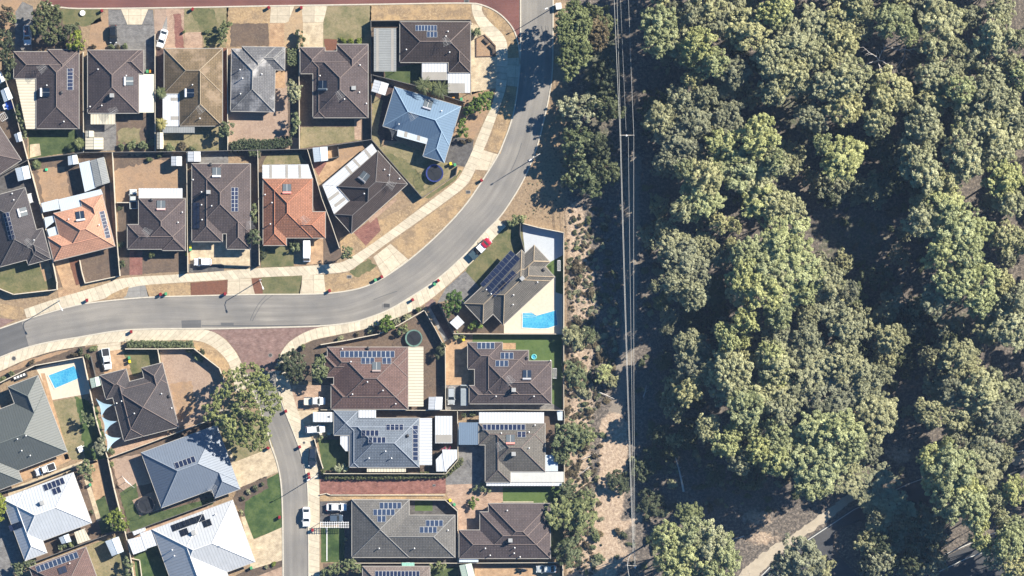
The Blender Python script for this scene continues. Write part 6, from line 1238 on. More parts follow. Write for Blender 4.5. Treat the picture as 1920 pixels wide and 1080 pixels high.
L_LIME = m_leaf('leaf_lime', (0.13, 0.17, 0.03), (0.24, 0.28, 0.06), (.9, 1.1))
L_BRN = m_leaf('leaf_dry_brown', (0.09, 0.075, 0.045), (0.19, 0.155, 0.10), (.75, 1.2))
L_PINK = m_leaf('petal_pink', (0.35, 0.02, 0.10), (0.5, 0.06, 0.2), (1, 1))
BARKM = m_plain('pale_bark', (.36, .32, .27), .85, .25, 3); BARKD = m_plain('brown_bark', (.12, .09, .07), .9, .2, 3)
def trunkmesh(lobes, H_, seed, mat, r=.24, lean=.4):
    g = random.Random(seed); mb = MB(); fx, fy = g.uniform(-lean, lean), g.uniform(-lean, lean); zf = H_ * .42
    mb.path([(0, 0, -.1), (fx * .4, fy * .4, zf * .5), (fx, fy, zf)], [r, r * .8, r * .62], 8)
    L = sorted(lobes, key=lambda l: -l[3])[:12]
    for l in L:
        m = (fx + (l[0] - fx) * .45 + g.uniform(-.3, .3), fy + (l[1] - fy) * .45 + g.uniform(-.3, .3), zf + (l[2] - zf) * .6)
        mb.path([(fx, fy, zf - .3), m, (l[0], l[1], l[2] - l[3] * .1)], [r * .5, r * .32, r * .14], 6)
        for _ in range(2): mb.tube(m, (l[0] + g.uniform(-1, 1) * l[3], l[1] + g.uniform(-1, 1) * l[3], l[2] + l[3] * .4), r * .16, r * .06, 5)
    return mb
def proto(seed, Rr, H_, nl, mats, lr=(.6, 1.35), depth=3.6, clump_r=.44, leaves=66, leaf=.155, clumps=24, spread=1.0):
    g = random.Random(seed); lobes = []
    tries = 0
    while len(lobes) < nl and tries < 900:
        tries += 1; a = g.uniform(0, 2 * math.pi); q = math.sqrt(g.uniform(0, 1)); x, y = math.cos(a) * q * Rr * .92 * spread, math.sin(a) * q * Rr * .92 * spread * g.uniform(.75, 1.1); r = g.uniform(*lr)
        z = H_ - r - depth * (q ** 2) * g.uniform(.35, .8) - g.uniform(0, 2.4)
        if all(math.dist((x, y, z), l[:3]) > (r + l[3]) * .60 for l in lobes): lobes.append((x, y, z, r))
    V, T = foliage(lobes, seed, clump_r, clumps, leaves, leaf)
    res = {}
    for k, m in mats.items(): res[k] = leafmesh('crown', V, T, m)
    return res, trunkmesh(lobes, H_, seed, None)
def make_tree(name, meshes, key, tmb, H_, bark):
    t = empty(name, (0, 0, 0), 'x', 'tree'); c = bpy.data.objects.new('crown', meshes[key]); COL.objects.link(c); c.parent = t; tmb.build('trunk', bark, t); return t
KM = {'pale': L_PALE, 'yellow': L_YEL, 'grey': L_GREY, 'green': L_GREEN, 'dark': L_DARK}
PROT = {}
for i in range(10):
    ms, tm = proto(100 + i, 3.75, 18, 24 + i % 5, KM)
    PROT['big', i] = (ms, tm, 18.0)
for i in range(4):
    ms, tm = proto(200 + i, 2.6, 8, 13, KM, (.8, 1.4), 2.5, .42, 56, .18, 17)
    PROT['small', i] = (ms, tm, 8.0)
TREES = {}
def put_tree(px, py, rpx, hgt, key, cls='big', label='', group=None, seed=0, cat='tree', name='gum_tree', bark=None, nom=None):
    g = random.Random(seed * 7919 + int(px) * 31 + int(py)); i = g.randrange(10 if cls == 'big' else 4); ck = (cls, i, key, name)
    if ck not in TREES: TREES[ck] = make_tree(name, PROT[cls, i][0], key, PROT[cls, i][1], PROT[cls, i][2], bark or (BARKM if cls == 'big' else BARKD)); o = TREES[ck]
    else: o = copy_tree(TREES[ck])
    H0 = PROT[cls, i][2]; R0 = 3.75 if cls == 'big' else 2.6; x, y, _ = P(px, py, hgt * .88); s = rpx * S / R0 * (1.22 if cls == 'big' else 1.12)
    o.location = (x, y, 0); o.rotation_euler = (0, 0, g.uniform(0, 6.28)); o.scale = (s * g.uniform(.85, 1.12), s * g.uniform(.85, 1.12), hgt / H0)
    tag(o, label, cat, group); return o
FOREST = """1330 3 26 p|1300 25 22 p|1345 42 24 g|1240 45 30 y|1275 72 27 p|1237 84 20 y|1310 82 25 y|1293 107 16 y|1337 117 21 y|1247 110 10 g|1263 20 14 g|1380 20 30 g|1403 57 32 p|1453 17 26 y|1380 67 20 g|1297 150 15 p|1277 187 22 g|1323 180 17 g|1380 133 22 g|1357 167 18 g|1303 227 24 g|1237 223 26 g|1267 257 31 g|1253 300 20 g|1290 285 22 g|1367 220 24 g|1420 253 30 y|1357 277 28 y|1443 307 26 p|1393 320 32 y|1480 310 16 g|1320 333 30 p|1287 318 18 y|1420 350 28 p|1450 170 22 p|1487 80 26 p|1453 110 28 p|1487 137 23 p|1350 305 18 y
1457 22 24 y|1483 80 24 p|1523 52 28 p|1573 40 28 p|1525 97 28 p|1580 77 26 p|1613 50 20 g|1460 167 18 p|1500 157 20 p|1547 163 25 p|1590 147 32 p|1583 203 26 p|1523 222 24 g|1673 37 28 y|1702 63 16 y|1740 10 28 g|1770 35 30 p|1750 87 22 p|1793 90 18 p|1823 33 20 g|1867 65 30 p|1877 17 22 p|1913 73 18 p|1827 103 20 p|1670 167 30 p|1697 190 16 p|1647 227 24 p|1757 145 32 p|1750 187 22 p|1803 167 24 y|1857 147 28 p|1857 180 28 p|1893 113 18 p|1917 140 22 y|1890 185 20 p|1730 227 28 p|1720 267 28 p|1752 253 18 p|1833 230 30 p|1803 200 18 p|1803 237 16 y|1883 253 32 p|1907 227 22 p|1583 293 34 y|1543 270 16 y|1453 303 20 y|1477 310 17 g|1733 317 32 p|1697 300 16 g|1813 290 32 p|1777 340 24 p|1883 333 30 y|1653 273 20 d|1673 343 20 d|1873 285 24 p|1613 15 20 p|1700 10 20 g|1560 110 20 p|1790 130 20 p
1453 383 26 p|1490 390 18 p|1473 458 38 y|1490 508 38 y|1450 527 28 p|1460 593 20 y|1510 552 18 y|1553 520 26 g|1593 547 16 g|1550 577 28 g|1517 593 18 g|1590 613 28 g|1460 633 24 g|1513 633 22 g|1497 660 18 g|1453 680 26 p|1523 693 36 g|1580 680 30 g|1613 697 26 g|1655 703 16 g|1730 380 18 p|1777 383 34 y|1730 417 24 p|1793 427 38 y|1833 437 26 y|1770 477 30 y|1817 470 28 y|1790 527 28 y|1837 527 30 y|1840 567 22 y|1757 560 24 g|1890 443 24 p|1913 450 14 p|1887 483 16 p|1893 380 22 p|1857 375 16 g|1880 530 18 p|1873 567 18 p|1910 560 20 p|1903 613 32 p|1853 617 22 g|1797 667 24 g|1827 653 14 g|1820 697 24 g|1863 703 12 g|1673 637 22 g
1313 373 32 y|1280 393 20 p|1430 380 32 y|1350 417 16 p|1377 423 12 p|1243 427 14 p|1260 460 30 g|1287 487 32 g|1320 460 22 g|1350 483 16 g|1373 460 12 p|1270 533 24 g|1307 517 24 g|1300 557 20 p|1227 537 9 p|1243 567 15 e|1397 480 26 y|1433 470 30 y|1393 517 24 y|1437 510 32 y|1387 547 20 p|1430 550 30 y|1460 587 22 y|1400 600 20 y|1340 547 24 d|1253 593 14 g|1250 617 10 g|1363 633 20 y|1393 640 11 y|1293 647 24 g|1297 677 26 g|1245 677 13 d|1373 697 32 p|1397 673 15 p|1447 667 22 y|1450 700 20 y|1333 697 22 g
1290 733 20 p|1370 730 28 p|1433 740 30 p|1403 763 28 y|1467 767 24 p|1327 800 20 p|1363 833 22 y|1380 807 18 y|1410 807 16 y|1423 843 20 y|1387 867 20 p|1450 800 15 y|1463 827 26 y|1460 867 24 y|1490 867 18 p|1340 890 18 d|1293 963 17 e|1253 1007 28 y|1303 1013 30 y|1293 1050 34 y|1337 1020 32 p|1353 1047 32 y|1253 1053 24 y|1330 1075 26 y|1270 1085 26 y
1490 737 32 g|1557 743 38 g|1627 737 30 g|1640 780 32 g|1520 817 38 y|1567 810 38 y|1593 837 28 y|1533 870 40 y|1520 913 22 y|1587 870 22 p|1627 847 22 g|1613 813 15 g|1593 897 26 l|1540 910 20 y|1460 853 26 p|1747 773 24 g|1800 777 28 g|1800 810 20 g|1790 733 24 g|1847 733 32 p|1870 780 28 g|1903 803 24 g|1903 733 20 g|1833 813 20 g|1847 847 30 g|1777 833 11 y|1750 863 24 y|1787 880 32 y|1830 880 34 g|1757 907 24 y|1807 917 34 y|1853 877 28 g|1823 953 30 y|1790 947 26 y|1837 977 18 y|1647 907 26 l|1627 933 22 l|1673 953 28 l|1647 977 22 l|1693 973 14 l|1683 1020 12 l|1720 1033 12 l|1900 920 20 y|1867 937 16 p|1880 973 14 p|1840 1017 18 y|1907 997 22 y|1893 1020 24 y|1870 1040 20 p|1507 1050 34 g|1470 1067 22 g|1540 1067 20 g|1887 853 16 g|1910 1060 24 p"""
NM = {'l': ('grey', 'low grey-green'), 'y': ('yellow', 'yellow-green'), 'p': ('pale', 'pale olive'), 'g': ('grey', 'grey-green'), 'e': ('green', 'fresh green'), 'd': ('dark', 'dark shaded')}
def where(px, py):
    c = 'left edge' if px < 1300 else 'inner left' if px < 1440 else 'centre' if px < 1580 else 'inner right' if px < 1740 else 'right edge'
    r = 'topmost' if py < 130 else 'upper' if py < 280 else 'upper middle' if py < 440 else 'centre' if py < 590 else 'lower middle' if py < 740 else 'lower' if py < 900 else 'bottom'
    return c + ' of forest, ' + r + ' band'
rt = random.Random(3); CR = {}
for row in FOREST.split('\n'):
    for it in row.split('|'):
        a = it.split(); px, py, rp = map(float, a[:3]); key, word = NM[a[3]]
        h_ = {'y': rt.uniform(17, 21), 'p': rt.uniform(16, 20), 'g': rt.uniform(13, 17), 'e': rt.uniform(8, 11), 'd': rt.uniform(7, 9), 'l': rt.uniform(6, 8)}[a[3]] * (.72 + .28 * min(1, rp / 26))
        lb = '%s %s gum crown, %s' % ('broad' if rp > 25 else 'narrow', word, where(px, py))
        CR.setdefault(lb, []).append((px, put_tree(px, py, rp, h_, key, 'big', lb, 'gum trees of the forest')))
ORD = {2: ['left one', 'right one'], 3: ['left one', 'middle one', 'right one']}
for lb, L in CR.items():
    L.sort(key=lambda q: q[0]); n = len(L)
    for k, (q, o) in enumerate(L):
        if n > 1: o['label'] = lb + ', ' + (ORD[n][k] if n in ORD else ['leftmost', 'second from left', 'third from left', 'fourth from left', 'fifth from left', 'sixth from left'][min(k, 5)] if k < n - 1 else 'rightmost')
for i in range(34):          # trees just beyond the frame whose shadows fall into it
    px = 1940 + rt.uniform(0, 170); py = 20 + i * 33
    put_tree(px, py, rt.uniform(24, 34), rt.uniform(14, 18), 'pale', 'big', 'pale gum crown just beyond the right edge of the photo', 'gum trees beyond the right edge')
for i in range(20):
    put_tree(1235 + i * 38, rt.uniform(-75, -22), rt.uniform(24, 32), rt.uniform(14, 18), 'pale', 'big', 'pale gum crown just beyond the top edge of the photo', 'gum trees beyond the top edge')
# low dark understorey inside the forest and in the shaded gaps
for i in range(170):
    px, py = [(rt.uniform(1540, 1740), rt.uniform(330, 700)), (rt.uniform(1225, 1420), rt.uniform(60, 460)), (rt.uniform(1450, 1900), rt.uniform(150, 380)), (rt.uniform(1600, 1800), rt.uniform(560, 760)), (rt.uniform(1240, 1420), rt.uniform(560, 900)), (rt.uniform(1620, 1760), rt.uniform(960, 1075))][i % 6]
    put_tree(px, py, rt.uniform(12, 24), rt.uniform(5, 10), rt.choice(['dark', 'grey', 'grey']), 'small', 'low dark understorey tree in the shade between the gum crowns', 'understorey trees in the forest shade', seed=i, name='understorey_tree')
# western edge of the clearing
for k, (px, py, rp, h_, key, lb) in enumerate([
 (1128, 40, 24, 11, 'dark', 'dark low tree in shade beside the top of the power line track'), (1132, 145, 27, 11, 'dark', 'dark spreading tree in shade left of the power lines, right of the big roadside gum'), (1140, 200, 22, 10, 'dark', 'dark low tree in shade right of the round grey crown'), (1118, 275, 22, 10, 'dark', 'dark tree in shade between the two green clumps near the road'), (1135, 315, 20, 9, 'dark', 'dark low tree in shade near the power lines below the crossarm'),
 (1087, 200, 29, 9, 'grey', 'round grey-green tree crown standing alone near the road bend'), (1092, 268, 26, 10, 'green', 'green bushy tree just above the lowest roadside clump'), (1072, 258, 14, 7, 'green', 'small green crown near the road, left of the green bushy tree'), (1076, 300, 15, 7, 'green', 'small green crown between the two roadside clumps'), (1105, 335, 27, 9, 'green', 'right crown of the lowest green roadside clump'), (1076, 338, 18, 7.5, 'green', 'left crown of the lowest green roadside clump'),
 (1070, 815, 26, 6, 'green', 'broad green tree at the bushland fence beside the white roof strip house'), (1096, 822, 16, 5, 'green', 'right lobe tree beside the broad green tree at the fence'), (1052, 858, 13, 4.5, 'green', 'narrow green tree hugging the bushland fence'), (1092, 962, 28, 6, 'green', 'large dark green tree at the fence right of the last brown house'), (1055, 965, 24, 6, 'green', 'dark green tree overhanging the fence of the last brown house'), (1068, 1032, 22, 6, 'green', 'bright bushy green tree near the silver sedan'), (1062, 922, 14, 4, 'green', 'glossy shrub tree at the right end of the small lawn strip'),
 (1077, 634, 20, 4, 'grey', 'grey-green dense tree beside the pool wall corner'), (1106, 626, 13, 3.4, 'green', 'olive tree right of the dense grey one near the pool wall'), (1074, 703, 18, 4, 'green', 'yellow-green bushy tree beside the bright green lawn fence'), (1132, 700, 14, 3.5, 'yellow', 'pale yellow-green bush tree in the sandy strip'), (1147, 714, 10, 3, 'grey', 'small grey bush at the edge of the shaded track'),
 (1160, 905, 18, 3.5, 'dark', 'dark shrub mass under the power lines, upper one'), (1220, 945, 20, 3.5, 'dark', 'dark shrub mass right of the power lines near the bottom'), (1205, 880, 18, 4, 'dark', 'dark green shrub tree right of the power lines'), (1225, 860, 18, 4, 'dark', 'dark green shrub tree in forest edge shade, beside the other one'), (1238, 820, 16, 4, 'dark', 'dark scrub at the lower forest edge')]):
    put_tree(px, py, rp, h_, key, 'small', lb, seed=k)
def custom_tree(lobes_px, label, mat, H_, base, name='street_tree', clump_r=.42, leaves=58, leaf=.18, clumps=24, bark=None, zvar=2.5, tr=.35, cat='tree', seed=1):
    g = random.Random(seed); x0, y0, _ = P(*base, H_ * .8); cx = sum(l[0] for l in lobes_px) / len(lobes_px); cy = sum(l[1] for l in lobes_px) / len(lobes_px); mr = max(math.dist((l[0], l[1]), (cx, cy)) for l in lobes_px) or 1
    L = []
    for px, py, r in lobes_px:
        r *= 1.18 if len(lobes_px) > 4 else 1.05; x, y, _ = P(px, py, H_ * .8); q = math.dist((px, py), (cx, cy)) / mr; L.append((x - x0, y - y0, H_ - r * S - zvar * q * q - g.uniform(0, zvar * .35), r * S, .75))
    if H_ > 12: L = L + [(l[0], l[1], l[2] - 2.2, l[3] * .95, .8) for l in L]
    V, T = foliage(L, seed, clump_r, clumps, leaves, leaf); t = empty(name, (x0, y0, 0), label, cat); c = bpy.data.objects.new('crown', leafmesh('crown', V, T, mat)); COL.objects.link(c); c.parent = t
    mb = trunkmesh(L, H_, seed, None, tr); mb.v = [(a + x0, b + y0, c_) for a, b, c_ in mb.v]; mb.build('trunk', bark or BARKM, t); return t
custom_tree([(440, 703, 11), (465, 700, 16), (485, 712, 15), (500, 735, 15), (513, 758, 13), (500, 778, 11), (480, 745, 15), (456, 732, 15), (422, 733, 12), (408, 745, 10), (392, 772, 13), (404, 762, 9), (430, 795, 14), (455, 805, 14), (478, 800, 15), (470, 828, 14), (442, 825, 11), (497, 815, 10), (414, 790, 10), (452, 768, 14), (472, 772, 13), (485, 833, 9), (495, 790, 9), (430, 812, 9), (425, 705, 8)], 'huge open crowned gum tree overhanging the side road', m_leaf('leaf_street_gum', (.10, .128, .048), (.27, .30, .13)), 11, (450, 765), leaves=56, clumps=22, seed=11, name='street_tree')
custom_tree([(1060, 45, 13), (1085, 30, 14), (1078, 12, 12), (1052, 52, 10), (1090, 50, 14), (1068, 75, 12), (1078, 95, 14), (1092, 108, 12), (1085, 75, 13), (1058, 72, 9), (1062, 130, 6), (1098, 40, 10), (1098, 88, 10), (1073, 112, 12), (1056, 30, 9), (1070, 58, 12), (1062, 100, 10), (1075, 128, 10), (1050, 115, 7), (1065, 145, 6)], 'tall bright green gum beside the road at the top, shading the asphalt', m_leaf('leaf_road_gum', (.115, .145, .055), (.29, .32, .145)), 15, (1080, 70), seed=12, name='gum_tree')
custom_tree([(1115, 55, 13), (1122, 75, 14), (1110, 90, 12), (1130, 60, 11), (1128, 42, 10)], 'brown flowering gum crown touching the bright green roadside gum', L_BRN, 13, (1118, 68), seed=13, name='gum_tree')
custom_tree([(80, 15, 10), (95, 22, 13), (75, 35, 13), (100, 40, 13), (88, 55, 14), (70, 52, 10), (108, 28, 9), (92, 72, 10), (84, 8, 7)], 'grey-green tree beside the white wagon at top left', m_leaf('leaf_corner_tree', (.07, .085, .04), (.16, .175, .09)), 8, (88, 40), seed=14, tr=.25)
custom_tree([(140, 72, 10), (148, 82, 10), (134, 84, 9), (142, 60, 7)], 'yellow lime shrub tree above the first brown house', L_LIME, 5, (141, 75), seed=15, tr=.15, zvar=1.2)
custom_tree([(125, 55, 9), (140, 50, 8), (118, 68, 8), (112, 58, 7)], 'dark tree in shade between the grey-green tree and the lime shrub', L_DARK, 5, (125, 60), seed=16, tr=.15, zvar=1.2)
custom_tree([(533, 675, 10), (548, 668, 11), (560, 680, 11), (545, 690, 12), (562, 698, 10), (535, 697, 9), (552, 708, 9), (525, 688, 7)], 'dense grey-green tree on the corner right of the junction', m_leaf('leaf_corner_grey', (.05, .065, .035), (.13, .145, .08)), 7, (547, 688), seed=17, tr=.22)
custom_tree([(595, 685, 8), (605, 695, 8), (600, 705, 8), (590, 700, 7), (600, 675, 7)], 'dark green tree between the grey corner tree and the red brown house', L_GREEN, 6, (598, 692), seed=18, tr=.16, zvar=1.4)
custom_tree([(845, 560, 9), (853, 570, 10), (840, 575, 8), (860, 560, 8), (850, 552, 7), (843, 590, 6)], 'glossy green tree between grey driveway and white square shed', m_leaf('leaf_glossy', (.035, .075, .02), (.10, .16, .05)), 6, (850, 568), seed=19, tr=.16, zvar=1.2)
custom_tree([(895, 190, 8), (905, 182, 8), (915, 178, 6), (900, 200, 9), (885, 200, 8), (875, 208, 7), (912, 195, 7)], 'bright green bush at the drive of the corner house', m_leaf('leaf_bright', (.07, .12, .02), (.17, .23, .06)), 4.5, (897, 194), seed=20, tr=.14, zvar=1)
custom_tree([(865, 240, 7), (872, 248, 7), (868, 230, 6), (860, 250, 6)], 'green bush right of the sky blue roof', m_leaf('leaf_bright'), 4, (866, 240), seed=21, tr=.12, zvar=1)
custom_tree([(893, 62, 7), (897, 56, 6), (889, 58, 5)], 'round dark green bush beside the corner house driveway', L_GREEN, 2.6, (893, 60), seed=22, tr=.1, zvar=.8)
custom_tree([(555, 165, 8), (548, 172, 8), (556, 178, 7), (545, 155, 6), (550, 185, 6)], 'grey-green tree against the fence right of the weathered grey house', L_GREY, 5, (551, 170), seed=23, tr=.14, zvar=1)
custom_tree([(553, 225, 7), (556, 236, 7), (550, 245, 6), (553, 215, 6)], 'dark green slim tree lower on the same fence near the curved hedge', L_GREEN, 4.5, (553, 230), seed=24, tr=.12, zvar=1)
custom_tree([(420, 238, 8), (427, 248, 8), (430, 235, 7), (418, 250, 6)], 'dark green tree at the fence corner below the tan house', L_GREEN, 5, (424, 243), seed=25, tr=.14, zvar=1)
custom_tree([(418, 55, 8), (424, 48, 8), (420, 67, 7), (416, 78, 6)], 'dark shrub beside the brown front yard of the weathered grey house', L_GREEN, 3.5, (420, 62), seed=26, tr=.12, zvar=1)
custom_tree([(562, 62, 6), (564, 75, 6), (561, 86, 5)], 'narrow dark cypress like shrub left of the driveway', L_DARK, 3, (562, 74), seed=27, tr=.1, zvar=.8)
custom_tree([(475, 440, 8), (482, 448, 8), (472, 452, 7), (484, 436, 6)], 'leafy green tree between the brown and orange houses', L_GREEN, 5, (478, 445), seed=28, tr=.13, zvar=1)
custom_tree([(476, 400, 6), (478, 410, 6), (474, 388, 5)], 'green shrub in the side passage left of the orange house', L_GREEN, 3, (476, 400), seed=29, tr=.1, zvar=.8)
custom_tree([(648, 470, 7), (654, 478, 7), (645, 480, 6), (655, 467, 5)], 'dark round tree at the footpath whose long shadow crosses it', L_GREEN, 6, (650, 474), seed=30, tr=.13, zvar=1)
custom_tree([(723, 605, 8), (732, 612, 8), (718, 615, 7), (728, 600, 6), (710, 608, 5)], 'bright green leafy shrub above the red brown house wall', m_leaf('leaf_bright'), 3.5, (724, 608), seed=31, tr=.12, zvar=.8)
custom_tree([(755, 613, 7), (760, 620, 6), (752, 622, 5)], 'olive round shrub inside the cream wall near the green rimmed trampoline', L_GREEN, 2.6, (756, 617), seed=32, tr=.1, zvar=.6)
custom_tree([(825, 657, 7), (822, 667, 6), (828, 648, 5)], 'dark shrub against the fence left of the tan brick driveway', L_DARK, 3, (825, 658), seed=33, tr=.1, zvar=.6)
custom_tree([(928, 878, 1)], 'x', L_DARK, 2, (928, 878), seed=34) if False else None
custom_tree([(632, 878, 6), (640, 872, 6), (634, 884, 5), (644, 880, 5)], 'white flowering bush in the front lawn corner of the blue grey house', m_leaf('leaf_flowering', (.08, .11, .05), (.42, .45, .35)), 2.6, (637, 878), seed=35, tr=.1, zvar=.6)
custom_tree([(605, 816, 6), (600, 822, 4)], 'clipped round bush beside the white pillar', L_GREEN, 1.6, (604, 818), seed=36, tr=.08, zvar=.4, name='shrub', cat='shrub')
custom_tree([(186, 832, 8), (188, 845, 8), (180, 838, 7), (192, 826, 6)], 'grey dense shrub tree on the wall below the shade sails', L_GREY, 4, (186, 838), seed=37, tr=.12, zvar=.9)
custom_tree([(165, 782, 7), (160, 792, 7), (172, 790, 6), (155, 775, 5)], 'leafy green tree on the lawn left of the shade sails', L_GREEN, 4, (164, 785), seed=38, tr=.12, zvar=.9)
custom_tree([(160, 872, 8), (152, 880, 7), (168, 878, 7), (162, 888, 6), (170, 895, 6)], 'bushy green tree between the two white fences above the tan path', L_GREEN, 4, (161, 880), seed=39, tr=.12, zvar=.9)
custom_tree([(215, 968, 9), (225, 975, 9), (208, 978, 8), (232, 985, 8), (222, 988, 8), (218, 960, 7)], 'lime yellow tree on the boundary wall at lower left', L_LIME, 5, (220, 975), seed=40, tr=.15, zvar=1)
custom_tree([(-2, 945, 10), (4, 955, 9), (2, 935, 8), (-5, 970, 9)], 'vivid green tree cut by the left edge beside the white roof', L_LIME, 5, (-3, 952), seed=41, tr=.15, zvar=1)
custom_tree([(640, 1062, 10), (655, 1058, 10), (668, 1064, 9), (625, 1068, 9), (612, 1075, 8)], 'green hedge tree row at the bottom edge beside the side road', L_GREEN, 4, (640, 1064), seed=42, tr=.14, zvar=.8)
custom_tree([(30, 1060, 8), (45, 1062, 8), (35, 1070, 7), (55, 1058, 7)], 'dark bushes at the bottom left corner below the white roof', L_GREEN, 3.5, (40, 1063), seed=43, tr=.12, zvar=.8)
custom_tree([(113, 1026, 5), (118, 1022, 4)], 'small round bush under the white roofed house patio', L_GREEN, 2, (115, 1024), seed=44, tr=.08, zvar=.4, name='shrub', cat='shrub')
custom_tree([(136, 1018, 6), (132, 1022, 4)], 'small round bush beside the cream patio square, lower left', L_GREEN, 2, (135, 1019), seed=45, tr=.08, zvar=.4, name='shrub', cat='shrub')
custom_tree([(238, 1055, 8), (242, 1070, 8), (235, 1080, 7)], 'dark leafy tree on the boundary wall at the bottom left', L_GREEN, 4, (239, 1066), seed=46, tr=.12, zvar=.8)
custom_tree([(810, 1065, 6), (820, 1060, 7), (832, 1064, 6)], 'green shrubs behind the bottom fence right of the dusty pink roof', L_GREEN, 3, (820, 1063), seed=47, tr=.1, zvar=.6)
custom_tree([(10, 35, 10), (18, 22, 9), (8, 20, 8)], 'purple brown shrub at the top left corner', L_BRN, 4, (12, 28), seed=48, tr=.1, zvar=.6)
custom_tree([(18, 30, 8), (22, 36, 7)], 'round dark green bush at the top left corner', L_GREEN, 4, (20, 33), seed=49, tr=.1, zvar=.6)
custom_tree([(5, 70, 12), (14, 85, 10), (2, 95, 12), (12, 110, 10), (18, 120, 8)], 'dark tree mass at the left edge beside the wagon driveway', L_DARK, 6, (8, 92), seed=50, tr=.16, zvar=1)
custom_tree([(16, 130, 7), (22, 142, 7), (12, 142, 6)], 'olive green shrub climbing the slanting cream fence, upper one', L_GREEN, 2.6, (17, 138), seed=51, tr=.1, zvar=.5)
custom_tree([(33, 212, 7), (40, 225, 7), (45, 240, 7), (36, 202, 5), (42, 255, 6)], 'row of green climbers along the slanting cream fence, lower one', L_GREEN, 2.6, (40, 228), seed=52, tr=.1, zvar=.5)
custom_tree([(890, 915, 5), (905, 912, 5), (912, 918, 6), (914, 908, 5)], 'dark shrubs along the left end of the green lawn strip', L_GREEN, 1.8, (908, 914), seed=53, tr=.08, zvar=.3, name='shrub', cat='shrub')
custom_tree([(885, 945, 6), (892, 938, 5), (886, 952, 4)], 'small leafy shrub at the top left corner of the last brown house', m_leaf('leaf_bright'), 1.8, (888, 945), seed=54, tr=.08, zvar=.3, name='shrub', cat='shrub')
custom_tree([(838, 844, 4), (845, 842, 4), (832, 843, 3)], 'vivid pink bougainvillea above the faceted white garden shed', L_PINK, 2.6, (839, 843), seed=55, tr=.08, zvar=.3, name='shrub', cat='shrub', clumps=16, clump_r=.25, leaf=.1)
custom_tree([(966, 412, 7), (974, 408, 7), (960, 418, 6), (980, 412, 6)], 'dark green bush above the big pale concrete slab', L_GREEN, 3, (969, 412), seed=56, tr=.1, zvar=.5)
custom_tree([(885, 612, 6), (892, 606, 6), (898, 614, 5)], 'leafy yellow-green shrub below the grey brown house', m_leaf('leaf_bright'), 2, (890, 610), seed=57, tr=.08, zvar=.4, name='shrub', cat='shrub')
custom_tree([(858, 628, 5), (865, 632, 5), (852, 632, 4)], 'green shrub at the top of the tan brick driveway near the yellow bin', L_GREEN, 2.2, (858, 630), seed=58, tr=.08, zvar=.4, name='shrub', cat='shrub')
custom_tree([(1038, 240, 1)], 'x', L_DARK, 2, (0, 0)) if False else None
custom_tree([(558, 462, 6), (548, 458, 5), (552, 466, 5)], 'small dark shrub under the orange roof gable', L_GREEN, 2, (552, 462), seed=59, tr=.08, zvar=.4, name='shrub', cat='shrub')
